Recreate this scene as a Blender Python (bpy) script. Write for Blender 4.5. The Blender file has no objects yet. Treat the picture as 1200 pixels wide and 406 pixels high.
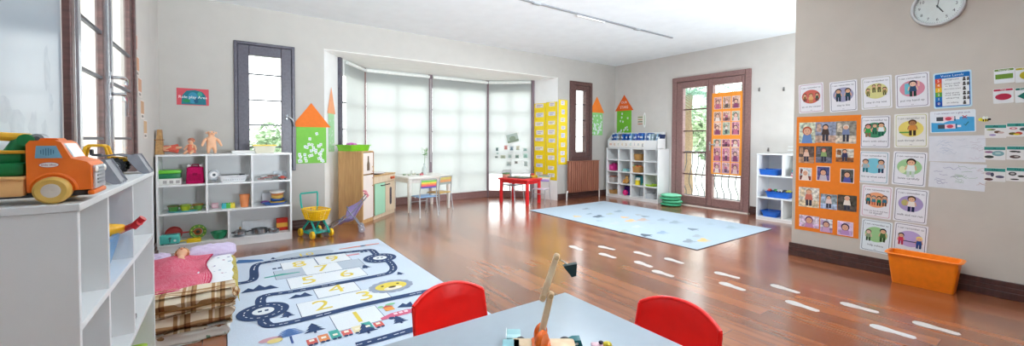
import bpy, bmesh, math, random
from mathutils import Vector, Matrix
random.seed(7)
S = bpy.context.scene
C = S.collection
PI = math.pi
R = math.radians

# ------------------------------------------------------------------ colour and materials
def lin(h):
    h = h.lstrip('#')
    return tuple(((c / 12.92) if c <= .04045 else ((c + .055) / 1.055) ** 2.4) for c in (int(h[i:i + 2], 16) / 255 for i in (0, 2, 4)))

MATS = {}
def mat(hexc, rough=.5, kind='plastic', metal=0.0, var=.06, scale=25.0, bump=0.0, spec=.5, coat=0.0):
    """a procedural material: base colour broken up by noise, optional bump"""
    key = (hexc, rough, kind, metal, var, scale, bump, spec, coat)
    if key in MATS:
        return MATS[key]
    m = bpy.data.materials.new(kind + '_' + hexc.lstrip('#'))
    m.use_nodes = True
    nt = m.node_tree
    b = nt.nodes['Principled BSDF']
    tc = nt.nodes.new('ShaderNodeTexCoord')
    nz = nt.nodes.new('ShaderNodeTexNoise')
    nz.inputs['Scale'].default_value = scale
    nz.inputs['Detail'].default_value = 3
    nt.links.new(tc.outputs['Object'], nz.inputs['Vector'])
    rp = nt.nodes.new('ShaderNodeValToRGB')
    c = lin(hexc)
    rp.color_ramp.elements[0].position = .3
    rp.color_ramp.elements[1].position = .7
    rp.color_ramp.elements[0].color = tuple(max(0, x * (1 - var)) for x in c) + (1,)
    rp.color_ramp.elements[1].color = tuple(min(1, x * (1 + var)) for x in c) + (1,)
    nt.links.new(nz.outputs['Fac'], rp.inputs['Fac'])
    nt.links.new(rp.outputs['Color'], b.inputs['Base Color'])
    b.inputs['Roughness'].default_value = rough
    b.inputs['Metallic'].default_value = metal
    b.inputs['Specular IOR Level'].default_value = spec
    b.inputs['Coat Weight'].default_value = coat
    if bump:
        bp = nt.nodes.new('ShaderNodeBump')
        bp.inputs['Strength'].default_value = bump
        bp.inputs['Distance'].default_value = .01
        nt.links.new(nz.outputs['Fac'], bp.inputs['Height'])
        nt.links.new(bp.outputs['Normal'], b.inputs['Normal'])
    MATS[key] = m
    return m

def P(h, rough=.35): return mat(h, rough, 'plastic')
def PAPER(h): return mat(h, .8, 'paper', var=.03, spec=.2)
def GLOSSPAPER(h): return mat(h, .3, 'laminated', var=.02)
def RUG(h): return mat(h, .95, 'rug_pile', var=.04, scale=120, bump=.12, spec=.1)
def CLOTH(h): return mat(h, .9, 'fabric', var=.12, scale=90, bump=.25, spec=.2)
def METAL(h='#B8BABD', rough=.3): return mat(h, rough, 'metal', metal=.9, var=.04)
def PAINT(h, rough=.45): return mat(h, rough, 'paint', var=.025, scale=6)
def PRINT(h): return mat(h, .5, 'print', var=.5, scale=38, spec=.3)
def INK(h): return mat(h, .7, 'ink', var=.02, spec=.2)

def wood(h1, h2, axis=2, rough=.4, scale=3.0):
    key = ('wood', h1, h2, axis, rough, scale)
    if key in MATS:
        return MATS[key]
    m = bpy.data.materials.new('wood_' + h1.lstrip('#'))
    m.use_nodes = True
    nt = m.node_tree
    b = nt.nodes['Principled BSDF']
    tc = nt.nodes.new('ShaderNodeTexCoord')
    mp = nt.nodes.new('ShaderNodeMapping')
    sc = [14 * scale] * 3
    sc[axis] = 1.2 * scale
    mp.inputs['Scale'].default_value = sc
    nz = nt.nodes.new('ShaderNodeTexNoise')
    nz.inputs['Scale'].default_value = 1.0
    nz.inputs['Detail'].default_value = 6
    nz.inputs['Distortion'].default_value = .6
    rp = nt.nodes.new('ShaderNodeValToRGB')
    rp.color_ramp.elements[0].position = .3
    rp.color_ramp.elements[1].position = .72
    rp.color_ramp.elements[0].color = lin(h1) + (1,)
    rp.color_ramp.elements[1].color = lin(h2) + (1,)
    nt.links.new(tc.outputs['Object'], mp.inputs['Vector'])
    nt.links.new(mp.outputs['Vector'], nz.inputs['Vector'])
    nt.links.new(nz.outputs['Fac'], rp.inputs['Fac'])
    nt.links.new(rp.outputs['Color'], b.inputs['Base Color'])
    b.inputs['Roughness'].default_value = rough
    MATS[key] = m
    return m

def glass_mat():
    if 'glass' in MATS:
        return MATS['glass']
    m = bpy.data.materials.new('window_glass')
    m.use_nodes = True
    nt = m.node_tree
    nt.nodes.clear()
    out = nt.nodes.new('ShaderNodeOutputMaterial')
    mx = nt.nodes.new('ShaderNodeMixShader')
    tr = nt.nodes.new('ShaderNodeBsdfTransparent')
    tr.inputs['Color'].default_value = (.97, .985, .98, 1)
    gl = nt.nodes.new('ShaderNodeBsdfGlossy')
    gl.inputs['Roughness'].default_value = .02
    fr = nt.nodes.new('ShaderNodeFresnel')
    fr.inputs['IOR'].default_value = 1.25
    ge = nt.nodes.new('ShaderNodeNewGeometry')
    ml = nt.nodes.new('ShaderNodeMath'); ml.operation = 'MULTIPLY_ADD'; ml.inputs[1].default_value = -1; ml.use_clamp = True
    nt.links.new(ge.outputs['Backfacing'], ml.inputs[0]); nt.links.new(fr.outputs[0], ml.inputs[2])
    nt.links.new(ml.outputs[0], mx.inputs[0])
    nt.links.new(tr.outputs[0], mx.inputs[1])
    nt.links.new(gl.outputs[0], mx.inputs[2])
    nt.links.new(mx.outputs[0], out.inputs[0])
    MATS['glass'] = m
    return m

def clear_mat(h='#F4F8F8', fac=.45):
    key = ('clear', h, fac)
    if key in MATS:
        return MATS[key]
    m = bpy.data.materials.new('clear_plastic')
    m.use_nodes = True
    nt = m.node_tree
    b = nt.nodes['Principled BSDF']
    b.inputs['Base Color'].default_value = lin(h) + (1,)
    b.inputs['Roughness'].default_value = .25
    b.inputs['Alpha'].default_value = fac
    MATS[key] = m
    return m

def blind_mat():
    """white screen fabric of a roller blind: scatters daylight through, a little see-through"""
    if 'blind' in MATS:
        return MATS['blind']
    m = bpy.data.materials.new('roller_blind_fabric')
    m.use_nodes = True
    nt = m.node_tree
    nt.nodes.clear()
    N = nt.nodes.new
    out = N('ShaderNodeOutputMaterial')
    tl = N('ShaderNodeBsdfTranslucent')
    df = N('ShaderNodeBsdfDiffuse')
    tp = N('ShaderNodeBsdfTransparent')
    tc = N('ShaderNodeTexCoord')
    nz = N('ShaderNodeTexNoise')
    nz.inputs['Scale'].default_value = 60
    rp = N('ShaderNodeValToRGB')
    rp.color_ramp.elements[0].color = (.65, .67, .66, 1)
    rp.color_ramp.elements[1].color = (.69, .71, .70, 1)
    nt.links.new(tc.outputs['Object'], nz.inputs['Vector'])
    nt.links.new(nz.outputs['Fac'], rp.inputs['Fac'])
    nt.links.new(rp.outputs['Color'], tl.inputs['Color'])
    nt.links.new(rp.outputs['Color'], df.inputs['Color'])
    a = N('ShaderNodeMixShader')
    a.inputs[0].default_value = .38
    nt.links.new(tl.outputs[0], a.inputs[1])
    nt.links.new(df.outputs[0], a.inputs[2])
    b = N('ShaderNodeMixShader')
    b.inputs[0].default_value = .125
    nt.links.new(a.outputs[0], b.inputs[1])
    nt.links.new(tp.outputs[0], b.inputs[2])
    nt.links.new(b.outputs[0], out.inputs[0])
    MATS['blind'] = m
    return m

def plaid_mat(base, c1, c2, c3, s=7.0):
    key = ('plaid', base, c1)
    if key in MATS:
        return MATS[key]
    m = bpy.data.materials.new('plaid_wool')
    m.use_nodes = True
    nt = m.node_tree
    b = nt.nodes['Principled BSDF']
    b.inputs['Roughness'].default_value = .95
    N = nt.nodes.new
    tc = N('ShaderNodeTexCoord')
    sx = N('ShaderNodeSeparateXYZ')
    nt.links.new(tc.outputs['UV'], sx.inputs[0])
    def bands(sock, freq):
        mu = N('ShaderNodeMath'); mu.operation = 'MULTIPLY'; mu.inputs[1].default_value = freq
        nt.links.new(sock, mu.inputs[0])
        fr = N('ShaderNodeMath'); fr.operation = 'FRACT'
        nt.links.new(mu.outputs[0], fr.inputs[0])
        rp = N('ShaderNodeValToRGB')
        rp.color_ramp.interpolation = 'CONSTANT'
        e = rp.color_ramp.elements
        cols = [(0, base), (.38, c1), (.5, base), (.56, c2), (.68, c3), (.74, c1), (.86, base)]
        e[0].position, e[0].color = 0, lin(base) + (1,)
        e[1].position, e[1].color = cols[1][0], lin(cols[1][1]) + (1,)
        for p, h in cols[2:]:
            q = e.new(p); q.color = lin(h) + (1,)
        nt.links.new(fr.outputs[0], rp.inputs[0])
        return rp
    u, v = bands(sx.outputs[0], s), bands(sx.outputs[1], s)
    mx = N('ShaderNodeMix'); mx.data_type = 'RGBA'; mx.blend_type = 'MULTIPLY'
    mx.inputs[0].default_value = 1
    nt.links.new(u.outputs[0], mx.inputs[6]); nt.links.new(v.outputs[0], mx.inputs[7])
    gm = N('ShaderNodeGamma'); gm.inputs[1].default_value = .75
    nt.links.new(mx.outputs[2], gm.inputs[0])
    nt.links.new(gm.outputs[0], b.inputs['Base Color'])
    MATS[key] = m
    return m

def dots_mat(base, dot, scale=60.0, size=.28, name='dotted_fabric'):
    key = ('dots', base, dot, scale)
    if key in MATS:
        return MATS[key]
    m = bpy.data.materials.new(name)
    m.use_nodes = True
    nt = m.node_tree
    b = nt.nodes['Principled BSDF']
    b.inputs['Roughness'].default_value = .9
    N = nt.nodes.new
    tc = N('ShaderNodeTexCoord')
    vo = N('ShaderNodeTexVoronoi')
    vo.inputs['Scale'].default_value = scale
    vo.inputs['Randomness'].default_value = .25
    nt.links.new(tc.outputs['UV'], vo.inputs['Vector'])
    rp = N('ShaderNodeValToRGB')
    rp.color_ramp.elements[0].position = size
    rp.color_ramp.elements[0].color = lin(dot) + (1,)
    rp.color_ramp.elements[1].position = size + .08
    rp.color_ramp.elements[1].color = lin(base) + (1,)
    nt.links.new(vo.outputs['Distance'], rp.inputs[0])
    nt.links.new(rp.outputs[0], b.inputs['Base Color'])
    MATS[key] = m
    return m

def floral_mat(base='#EDF0F2', cols=('#8C7FB8', '#7FA0C0', '#C9A0B4'), scale=9.0):
    key = ('floral', base, cols, scale)
    if key in MATS:
        return MATS[key]
    m = bpy.data.materials.new('floral_cotton')
    m.use_nodes = True
    nt = m.node_tree
    b = nt.nodes['Principled BSDF']
    b.inputs['Roughness'].default_value = .9
    N = nt.nodes.new
    tc = N('ShaderNodeTexCoord')
    vo = N('ShaderNodeTexVoronoi')
    vo.inputs['Scale'].default_value = scale
    nt.links.new(tc.outputs['UV'], vo.inputs['Vector'])
    nz = N('ShaderNodeTexNoise'); nz.inputs['Scale'].default_value = scale * 2.6
    nt.links.new(tc.outputs['UV'], nz.inputs['Vector'])
    ad = N('ShaderNodeMath'); ad.operation = 'MULTIPLY_ADD'; ad.inputs[1].default_value = .5
    nt.links.new(nz.outputs['Fac'], ad.inputs[0]); nt.links.new(vo.outputs['Distance'], ad.inputs[2])
    rp = N('ShaderNodeValToRGB')
    rp.color_ramp.elements[0].position = .42
    rp.color_ramp.elements[0].color = (1, 1, 1, 1)
    rp.color_ramp.elements[1].position = .47
    rp.color_ramp.elements[1].color = (0, 0, 0, 1)
    nt.links.new(ad.outputs[0], rp.inputs[0])
    hue = N('ShaderNodeValToRGB'); hue.color_ramp.interpolation = 'CONSTANT'
    e = hue.color_ramp.elements
    e[0].color = lin(cols[0]) + (1,)
    e[1].position = .4; e[1].color = lin(cols[1]) + (1,)
    q = e.new(.7); q.color = lin(cols[2]) + (1,)
    nt.links.new(vo.outputs['Color'], hue.inputs[0])
    mx = N('ShaderNodeMix'); mx.data_type = 'RGBA'
    mx.inputs[6].default_value = lin(base) + (1,)
    nt.links.new(rp.outputs[0], mx.inputs[0]); nt.links.new(hue.outputs[0], mx.inputs[7])
    nt.links.new(mx.outputs[2], b.inputs['Base Color'])
    MATS[key] = m
    return m

# ------------------------------------------------------------------ camera model (also used to read points off known planes)
CF, CX, CY, YAW, PITCH, ROLL, CH = 471.5, 600.0, 174.7, .6159, -.0222, .0039, 1.15
_f = Vector((math.sin(YAW) * math.cos(PITCH), math.cos(YAW) * math.cos(PITCH), math.sin(PITCH)))
_r = Vector((math.cos(YAW), -math.sin(YAW), 0))
_u = _r.cross(_f)
CR = _r * math.cos(ROLL) + _u * math.sin(ROLL)
CU = -_r * math.sin(ROLL) + _u * math.cos(ROLL)
CFW = _f
def at(x, y, X=None, Y=None, Z=None):
    d = CR * ((x - CX) / CF) - CU * ((y - CY) / CF) + CFW
    if X is not None: t = X / d.x
    elif Y is not None: t = Y / d.y
    else: t = (Z - CH) / d.z
    return Vector((0, 0, CH)) + d * t

# ------------------------------------------------------------------ mesh builder
TEXTS = {}
def text_data(s):
    if s not in TEXTS:
        cu = bpy.data.curves.new('lettering', 'FONT')
        cu.body = s
        cu.size = 1
        cu.resolution_u = 2
        cu.align_x = 'CENTER'
        cu.align_y = 'CENTER'
        o = bpy.data.objects.new('lettering_source', cu)
        C.objects.link(o)
        dg = bpy.context.evaluated_depsgraph_get()
        me = bpy.data.meshes.new_from_object(o.evaluated_get(dg))
        TEXTS[s] = ([v.co.copy() for v in me.vertices], [tuple(p.vertices) for p in me.polygons])
        bpy.data.objects.remove(o)
        bpy.data.curves.remove(cu)
        bpy.data.meshes.remove(me)
    return TEXTS[s]

class MB:
    def __init__(s):
        s.bm = bmesh.new(); s.mats = []; s.M = Matrix()
        s.bm.loops.layers.uv.new('UVMap')
    def mi(s, m):
        if m not in s.mats: s.mats.append(m)
        return s.mats.index(m)
    def add(s, verts, faces, m, M=None, uvs=None):
        T = s.M @ M if M is not None else s.M
        vs = [s.bm.verts.new(T @ Vector(v)) for v in verts]
        i = s.mi(m)
        out = []
        uvl = s.bm.loops.layers.uv.active
        for f in faces:
            try:
                fc = s.bm.faces.new([vs[k] for k in f])
            except ValueError:
                continue
            fc.material_index = i
            if uvs:
                for lp, k in zip(fc.loops, f): lp[uvl].uv = uvs[k]
            out.append(fc)
        return vs, out
    def box(s, x0, x1, y0, y1, z0, z1, m, bev=0.0, M=None, seg=2, taper=0.0):
        if x1 < x0: x0, x1 = x1, x0
        if y1 < y0: y0, y1 = y1, y0
        if z1 < z0: z0, z1 = z1, z0
        t = taper
        v = [(x0 + t, y0 + t, z0), (x1 - t, y0 + t, z0), (x1 - t, y1 - t, z0), (x0 + t, y1 - t, z0), (x0, y0, z1), (x1, y0, z1), (x1, y1, z1), (x0, y1, z1)]
        f = [(3, 2, 1, 0), (4, 5, 6, 7), (0, 1, 5, 4), (1, 2, 6, 5), (2, 3, 7, 6), (3, 0, 4, 7)]
        vs, fs = s.add(v, f, m, M)
        if bev:
            bev = min(bev, .45 * min(x1 - x0, y1 - y0, z1 - z0))
            es = list({e for fc in fs for e in fc.edges})
            i = s.mi(m)
            r = bmesh.ops.bevel(s.bm, geom=es, offset=bev, segments=seg, affect='EDGES', profile=.5)
            for fc in r['faces']: fc.material_index = i
        return s
    def tube(s, pts, r, m, seg=8, closed=False, flat=1.0, caps=True):
        pts = [Vector(p) for p in pts]
        n = len(pts)
        rr = r if isinstance(r, (list, tuple)) else [r] * n
        rings = []
        prev = None
        for i, p in enumerate(pts):
            a = pts[i - 1] if (i or closed) else p
            b = pts[(i + 1) % n] if (i < n - 1 or closed) else p
            d = (b - a).normalized()
            if prev is None:
                up = Vector((0, 0, 1)) if abs(d.z) < .95 else Vector((1, 0, 0))
                x = d.cross(up).normalized()
            else:
                x = (prev - d * prev.dot(d)).normalized()
            prev = x
            y = d.cross(x)
            rings.append([p + x * (math.cos(2 * PI * k / seg) * rr[i]) + y * (math.sin(2 * PI * k / seg) * rr[i] * flat) for k in range(seg)])
        v = [q for ring in rings for q in ring]
        f = []
        for i in range(n if closed else n - 1):
            for k in range(seg):
                a, b = i * seg, ((i + 1) % n) * seg
                f.append((a + k, a + (k + 1) % seg, b + (k + 1) % seg, b + k))
        if not closed and caps:
            f.append(tuple(range(seg - 1, -1, -1)))
            f.append(tuple((n - 1) * seg + k for k in range(seg)))
        s.add(v, f, m)
        return s
    def cyl(s, p0, p1, r, m, r1=None, seg=20):
        return s.tube([p0, p1], [r, r if r1 is None else r1], m, seg)
    def lathe(s, prof, m, c=(0, 0, 0), seg=24, M=None, a0=0, a1=2 * PI):
        """profile of (radius, height) spun about the local z axis"""
        full = abs(a1 - a0 - 2 * PI) < 1e-6
        n = seg if full else seg + 1
        v, f = [], []
        for (r, z) in prof:
            for k in range(n):
                a = a0 + (a1 - a0) * k / seg
                v.append((c[0] + max(r, 1e-5) * math.cos(a), c[1] + max(r, 1e-5) * math.sin(a), c[2] + z))
        for i in range(len(prof) - 1):
            for k in range(seg):
                k2 = (k + 1) % n
                f.append((i * n + k, i * n + k2, (i + 1) * n + k2, (i + 1) * n + k))
        s.add(v, f, m, M)
        return s
    def ell(s, c, rad, m, seg=16, rings=10, M=None):
        if not isinstance(rad, (tuple, list)): rad = (rad,) * 3
        prof = [(math.sin(PI * i / rings), -math.cos(PI * i / rings)) for i in range(rings + 1)]
        T = Matrix.Translation(c) @ (M or Matrix()) @ Matrix.Diagonal((rad[0], rad[1], rad[2], 1))
        return s.lathe(prof, m, seg=seg, M=T)
    def prism(s, pts, z0, z1, m, M=None):
        """polygon in local x,y pulled from z0 to z1"""
        n = len(pts)
        area = sum(pts[i][0] * pts[(i + 1) % n][1] - pts[(i + 1) % n][0] * pts[i][1] for i in range(n))
        if area < 0: pts = pts[::-1]
        v = [(x, y, z0) for x, y in pts] + [(x, y, z1) for x, y in pts]
        f = [tuple(range(n - 1, -1, -1)), tuple(range(n, 2 * n))] + [(i, (i + 1) % n, n + (i + 1) % n, n + i) for i in range(n)]
        s.add(v, f, m, M)
        return s
    def poly(s, pts, z, m, M=None):
        """flat printed shape in local x,y at height z, facing up"""
        n = len(pts)
        area = sum(pts[i][0] * pts[(i + 1) % n][1] - pts[(i + 1) % n][0] * pts[i][1] for i in range(n))
        if area < 0: pts = pts[::-1]
        s.add([(x, y, z) for x, y in pts], [tuple(range(n))], m, M)
        return s
    def rect(s, x0, x1, y0, y1, z, m): return s.poly([(x0, y0), (x1, y0), (x1, y1), (x0, y1)], z, m)
    def disc(s, cx, cy, rx, ry, z, m, seg=24): return s.poly([(cx + rx * math.cos(2 * PI * k / seg), cy + ry * math.sin(2 * PI * k / seg)) for k in range(seg)], z, m)
    def text(s, txt, x, y, z, size, m, wmax=None, rot=0):
        v, f = text_data(txt)
        if not v: return s
        k = size
        if wmax:
            w = max(p.x for p in v) - min(p.x for p in v)
            k = min(k, wmax / w)
        cs, sn = math.cos(rot), math.sin(rot)
        s.add([(x + (p.x * cs - p.y * sn) * k, y + (p.x * sn + p.y * cs) * k, z) for p in v], f, m)
        return s
    def strip(s, pts, w, z, m):
        """flat ribbon of width w along a polyline"""
        pts = [Vector((p[0], p[1])) for p in pts]
        L, Rr = [], []
        for i, p in enumerate(pts):
            d = (pts[min(i + 1, len(pts) - 1)] - pts[max(i - 1, 0)]).normalized()
            nn = Vector((-d.y, d.x)) * (w / 2)
            L.append(p + nn); Rr.append(p - nn)
        v = [(p.x, p.y, z) for p in L] + [(p.x, p.y, z) for p in Rr]
        n = len(pts)
        s.add(v, [(n + i, n + i + 1, i + 1, i) for i in range(n - 1)], m)
        return s
    def grid(s, fn, nu, nv, m, closed_u=False, uvscale=(1, 1)):
        v = [fn(i / nu, j / nv) for j in range(nv + 1) for i in range(nu + 1)]
        uv = [(i / nu * uvscale[0], j / nv * uvscale[1]) for j in range(nv + 1) for i in range(nu + 1)]
        f = [(j * (nu + 1) + i, j * (nu + 1) + i + 1, (j + 1) * (nu + 1) + i + 1, (j + 1) * (nu + 1) + i) for j in range(nv) for i in range(nu)]
        s.add(v, f, m, uvs=uv)
        return s
    def build(s, name, parent=None, label=None, cat=None, group=None, kind=None, loc=None, rz=0, smooth=35, recenter=False, matrix=None):
        bmesh.ops.remove_doubles(s.bm, verts=s.bm.verts, dist=1e-7)
        me = bpy.data.meshes.new(name)
        s.bm.normal_update()
        s.bm.to_mesh(me); s.bm.free()
        for m in s.mats: me.materials.append(m)
        if smooth:
            me.polygons.foreach_set('use_smooth', [True] * len(me.polygons))
            me.set_sharp_from_angle(angle=R(smooth))
        o = bpy.data.objects.new(name, me)
        C.objects.link(o)
        if parent: o.parent = parent
        if matrix is not None: o.matrix_basis = matrix
        elif loc is not None:
            o.location = loc; o.rotation_euler = (0, 0, rz)
        tag(o, label, cat, group, kind)
        return o

def tag(o, label=None, cat=None, group=None, kind=None):
    if label: o['label'] = label
    if cat: o['category'] = cat
    if group: o['group'] = group
    if kind: o['kind'] = kind
    return o

def thing(name, label, cat, loc=(0, 0, 0), rz=0, group=None, kind=None, matrix=None):
    o = bpy.data.objects.new(name, None)
    o.empty_display_size = .05
    C.objects.link(o)
    if matrix is not None: o.matrix_basis = matrix
    else:
        o.location = loc; o.rotation_euler = (0, 0, rz)
    return tag(o, label, cat, group, kind)

def one(name, label, cat, fn, loc=(0, 0, 0), rz=0, group=None, matrix=None, smooth=35):
    """a thing that is one mesh"""
    b = MB(); fn(b)
    return b.build(name, label=label, cat=cat, group=group, loc=loc, rz=rz, matrix=matrix, smooth=smooth)

def part(name, parent, fn, label=None, smooth=35, kind=None):
    b = MB(); fn(b)
    return b.build(name, parent, label, smooth=smooth, kind=kind)

def dup(src, loc, rz=None, label=None, group=None):
    r = src.copy(); C.objects.link(r)
    r.location = loc
    if rz is not None: r.rotation_euler = (0, 0, rz)
    if label: r['label'] = label
    if group: r['group'] = group
    for ch in list(src.children):
        c = ch.copy(); C.objects.link(c); c.parent = r
        for g in list(ch.children):
            d = g.copy(); C.objects.link(d); d.parent = c
    return r

def wallm(pos, ang, tilt=0):
    """local x to the viewer's right, y up, z out of the wall; ang 0 back wall, -90 partition and far wall, 90 left wall"""
    return Matrix.Translation(pos) @ Matrix.Rotation(R(ang), 4, 'Z') @ Matrix.Rotation(PI / 2, 4, 'X') @ Matrix.Rotation(R(tilt), 4, 'Z')

def figure(m_skin, verts, edges, name, parent, levels=2):
    """a continuous body grown over a skeleton: verts are (x, y, z, radius)"""
    me = bpy.data.meshes.new(name)
    me.from_pydata([v[:3] for v in verts], edges, [])
    me.materials.append(m_skin)
    o = bpy.data.objects.new(name, me)
    C.objects.link(o)
    o.parent = parent
    sk = o.modifiers.new('Skin', 'SKIN')
    for i, v in enumerate(verts):
        rr = v[3]
        me.skin_vertices[0].data[i].radius = (rr, rr) if not isinstance(rr, tuple) else rr
        me.skin_vertices[0].data[i].use_root = (i == 0)
    sk.use_smooth_shade = True
    sb = o.modifiers.new('Subsurf', 'SUBSURF'); sb.levels = levels; sb.render_levels = levels
    return o
# ------------------------------------------------------------------ the setting
XL, YB, XF, ZC, XP = -.594, 5.72, 6.72, 2.717, 4.66
YR = -2.2      # the rear wall closes the room behind the camera
WALL = PAINT('#B6B2AC', .6)  # back wall's shade is put into a darker copy of the wall paint
WALLP_SHADED = PAINT('#BFB6AB', .6)  # poster wall's shade is put into its colour too
WALLF_LIT = PAINT('#D2CEC9', .6)  # same paint, lighter for the walls that catch more light
WHITE = PAINT('#EDEEED', .5)
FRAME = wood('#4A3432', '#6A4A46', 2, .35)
FRAMED = wood('#4A4650', '#5C5A66', 2, .35)  # bluish tone carries the window bloom into the frame colour
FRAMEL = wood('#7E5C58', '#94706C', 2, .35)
SKIRT = wood('#3A211D', '#52302A', 1, .35)

def floor_mat():
    m = bpy.data.materials.new('wood_laminate_planks')
    m.use_nodes = True
    nt = m.node_tree
    b = nt.nodes['Principled BSDF']
    N = nt.nodes.new
    tc = N('ShaderNodeTexCoord')
    mp = N('ShaderNodeMapping'); mp.inputs['Rotation'].default_value = (0, 0, PI / 2)
    nt.links.new(tc.outputs['Object'], mp.inputs['Vector'])
    br = N('ShaderNodeTexBrick')
    br.offset = .37; br.offset_frequency = 2
    br.inputs['Scale'].default_value = 1
    br.inputs['Brick Width'].default_value = 1.2
    br.inputs['Row Height'].default_value = .125
    br.inputs['Mortar Size'].default_value = .0016
    br.inputs['Mortar Smooth'].default_value = .3
    br.inputs['Bias'].default_value = 0
    br.inputs['Color1'].default_value = (0, 0, 0, 1)
    br.inputs['Color2'].default_value = (1, 1, 1, 1)
    br.inputs['Mortar'].default_value = (.5, .5, .5, 1)
    nt.links.new(mp.outputs['Vector'], br.inputs['Vector'])
    g = N('ShaderNodeMapping'); g.inputs['Scale'].default_value = (16, 1.2, 1)
    nt.links.new(tc.outputs['Object'], g.inputs['Vector'])
    nz = N('ShaderNodeTexNoise'); nz.inputs['Scale'].default_value = 1; nz.inputs['Detail'].default_value = 7; nz.inputs['Distortion'].default_value = .5
    nt.links.new(g.outputs['Vector'], nz.inputs['Vector'])
    rp = N('ShaderNodeValToRGB')
    e = rp.color_ramp.elements
    e[0].position, e[0].color = .28, lin('#7E462C') + (1,)
    e[1].position, e[1].color = .72, lin('#A4623C') + (1,)
    q = e.new(.5); q.color = lin('#915434') + (1,)
    mx = N('ShaderNodeMath'); mx.operation = 'MULTIPLY_ADD'; mx.inputs[1].default_value = .55
    sb = N('ShaderNodeMath'); sb.operation = 'SUBTRACT'; sb.inputs[1].default_value = .275
    nt.links.new(nz.outputs['Fac'], sb.inputs[0])
    nt.links.new(br.outputs['Color'], mx.inputs[0]); nt.links.new(sb.outputs[0], mx.inputs[2])
    nt.links.new(mx.outputs[0], rp.inputs['Fac'])
    mort = N('ShaderNodeMix'); mort.data_type = 'RGBA'
    mort.inputs[7].default_value = lin('#2E1710') + (1,)
    nt.links.new(br.outputs['Fac'], mort.inputs[0]); nt.links.new(rp.outputs['Color'], mort.inputs[6])
    nt.links.new(mort.outputs[2], b.inputs['Base Color'])
    rr = N('ShaderNodeMapRange'); rr.inputs['To Min'].default_value = .13; rr.inputs['To Max'].default_value = .24
    nt.links.new(nz.outputs['Fac'], rr.inputs['Value'])
    nt.links.new(rr.outputs[0], b.inputs['Roughness'])
    bp = N('ShaderNodeBump'); bp.inputs['Strength'].default_value = .03; bp.inputs['Distance'].default_value = .004
    nt.links.new(nz.outputs['Fac'], bp.inputs['Height'])
    nt.links.new(bp.outputs['Normal'], b.inputs['Normal'])
    b.inputs['Specular IOR Level'].default_value = .55
    b.inputs['Coat Weight'].default_value = .8
    b.inputs['Coat IOR'].default_value = 1.6
    b.inputs['Coat Roughness'].default_value = .27
    return m

def struct(name, fn, smooth=0, matrix=None, parent=None):
    b = MB(); fn(b)
    return b.build(name, parent, kind=None if parent else 'structure', smooth=smooth, matrix=matrix)

struct('floor', lambda b: b.box(-.85, 6.98, YR, 7.0, -.12, 0, floor_mat()))
struct('ceiling', lambda b: b.box(-.85, 6.98, YR, 5.97, ZC, ZC + .15, PAINT('#EEF4F7', .7)))

def holed(b, u0, u1, z0, z1, holes, m, t=.25):
    us = sorted({u0, u1, *[h[0] for h in holes], *[h[1] for h in holes]})
    zs = sorted({z0, z1, *[h[2] for h in holes], *[h[3] for h in holes]})
    for i in range(len(us) - 1):
        j = 0
        while j < len(zs) - 1:
            def solid(j):
                cu, cz = (us[i] + us[i + 1]) / 2, (zs[j] + zs[j + 1]) / 2
                return not any(h[0] < cu < h[1] and h[2] < cz < h[3] for h in holes)
            if solid(j):
                k = j
                while k + 1 < len(zs) - 1 and solid(k + 1): k += 1
                b.box(us[i], us[i + 1], zs[j], zs[k + 1], -t, 0, m)
                j = k + 1
            else: j += 1

W1 = (.07, .70, .755, 2.30)
BAY = (1.04, 5.11, 0, 2.33)
W3 = (5.405, 6.01, .75, 2.30)
WL = (2.62, 4.225, .9, 2.30)
DR = (-4.36, -3.0, 0, 2.29)
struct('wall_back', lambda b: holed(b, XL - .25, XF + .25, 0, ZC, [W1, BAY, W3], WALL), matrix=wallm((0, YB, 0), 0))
struct('wall_left', lambda b: holed(b, YR, YB, 0, ZC, [WL], WALLF_LIT, .06), matrix=wallm((XL, 0, 0), 90))
struct('wall_far', lambda b: holed(b, -YB, -YR, 0, ZC, [DR], WALLF_LIT), matrix=wallm((XF, 0, 0), -90))
struct('wall_right', lambda b: b.box(XP, XP + .16, YR, 1.675, 0, ZC, WALLP_SHADED, .004))

struct('wall_rear', lambda b: b.box(-.85, 6.97, YR - .2, YR, 0, ZC, WALLF_LIT))
def skirt_profile(b, L0, L1):
    for z0, z1, t in ((0, .05, .032), (.05, .085, .024), (.085, .124, .017)):
        b.box(L0, L1, z0, z1, 0, t, SKIRT, .003)
struct('baseboard_right', lambda b: skirt_profile(b, -1.69, -YR), matrix=wallm((XP, 0, 0), -90))
struct('baseboard_back', lambda b: (skirt_profile(b, XL, 1.04), skirt_profile(b, 5.11, XF)), matrix=wallm((0, YB, 0), 0))
struct('baseboard_far', lambda b: (skirt_profile(b, -YB, -4.37), skirt_profile(b, -2.99, -YR)), matrix=wallm((XF, 0, 0), -90))
struct('baseboard_left', lambda b: skirt_profile(b, YR, YB), matrix=wallm((XL, 0, 0), 90))

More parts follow.
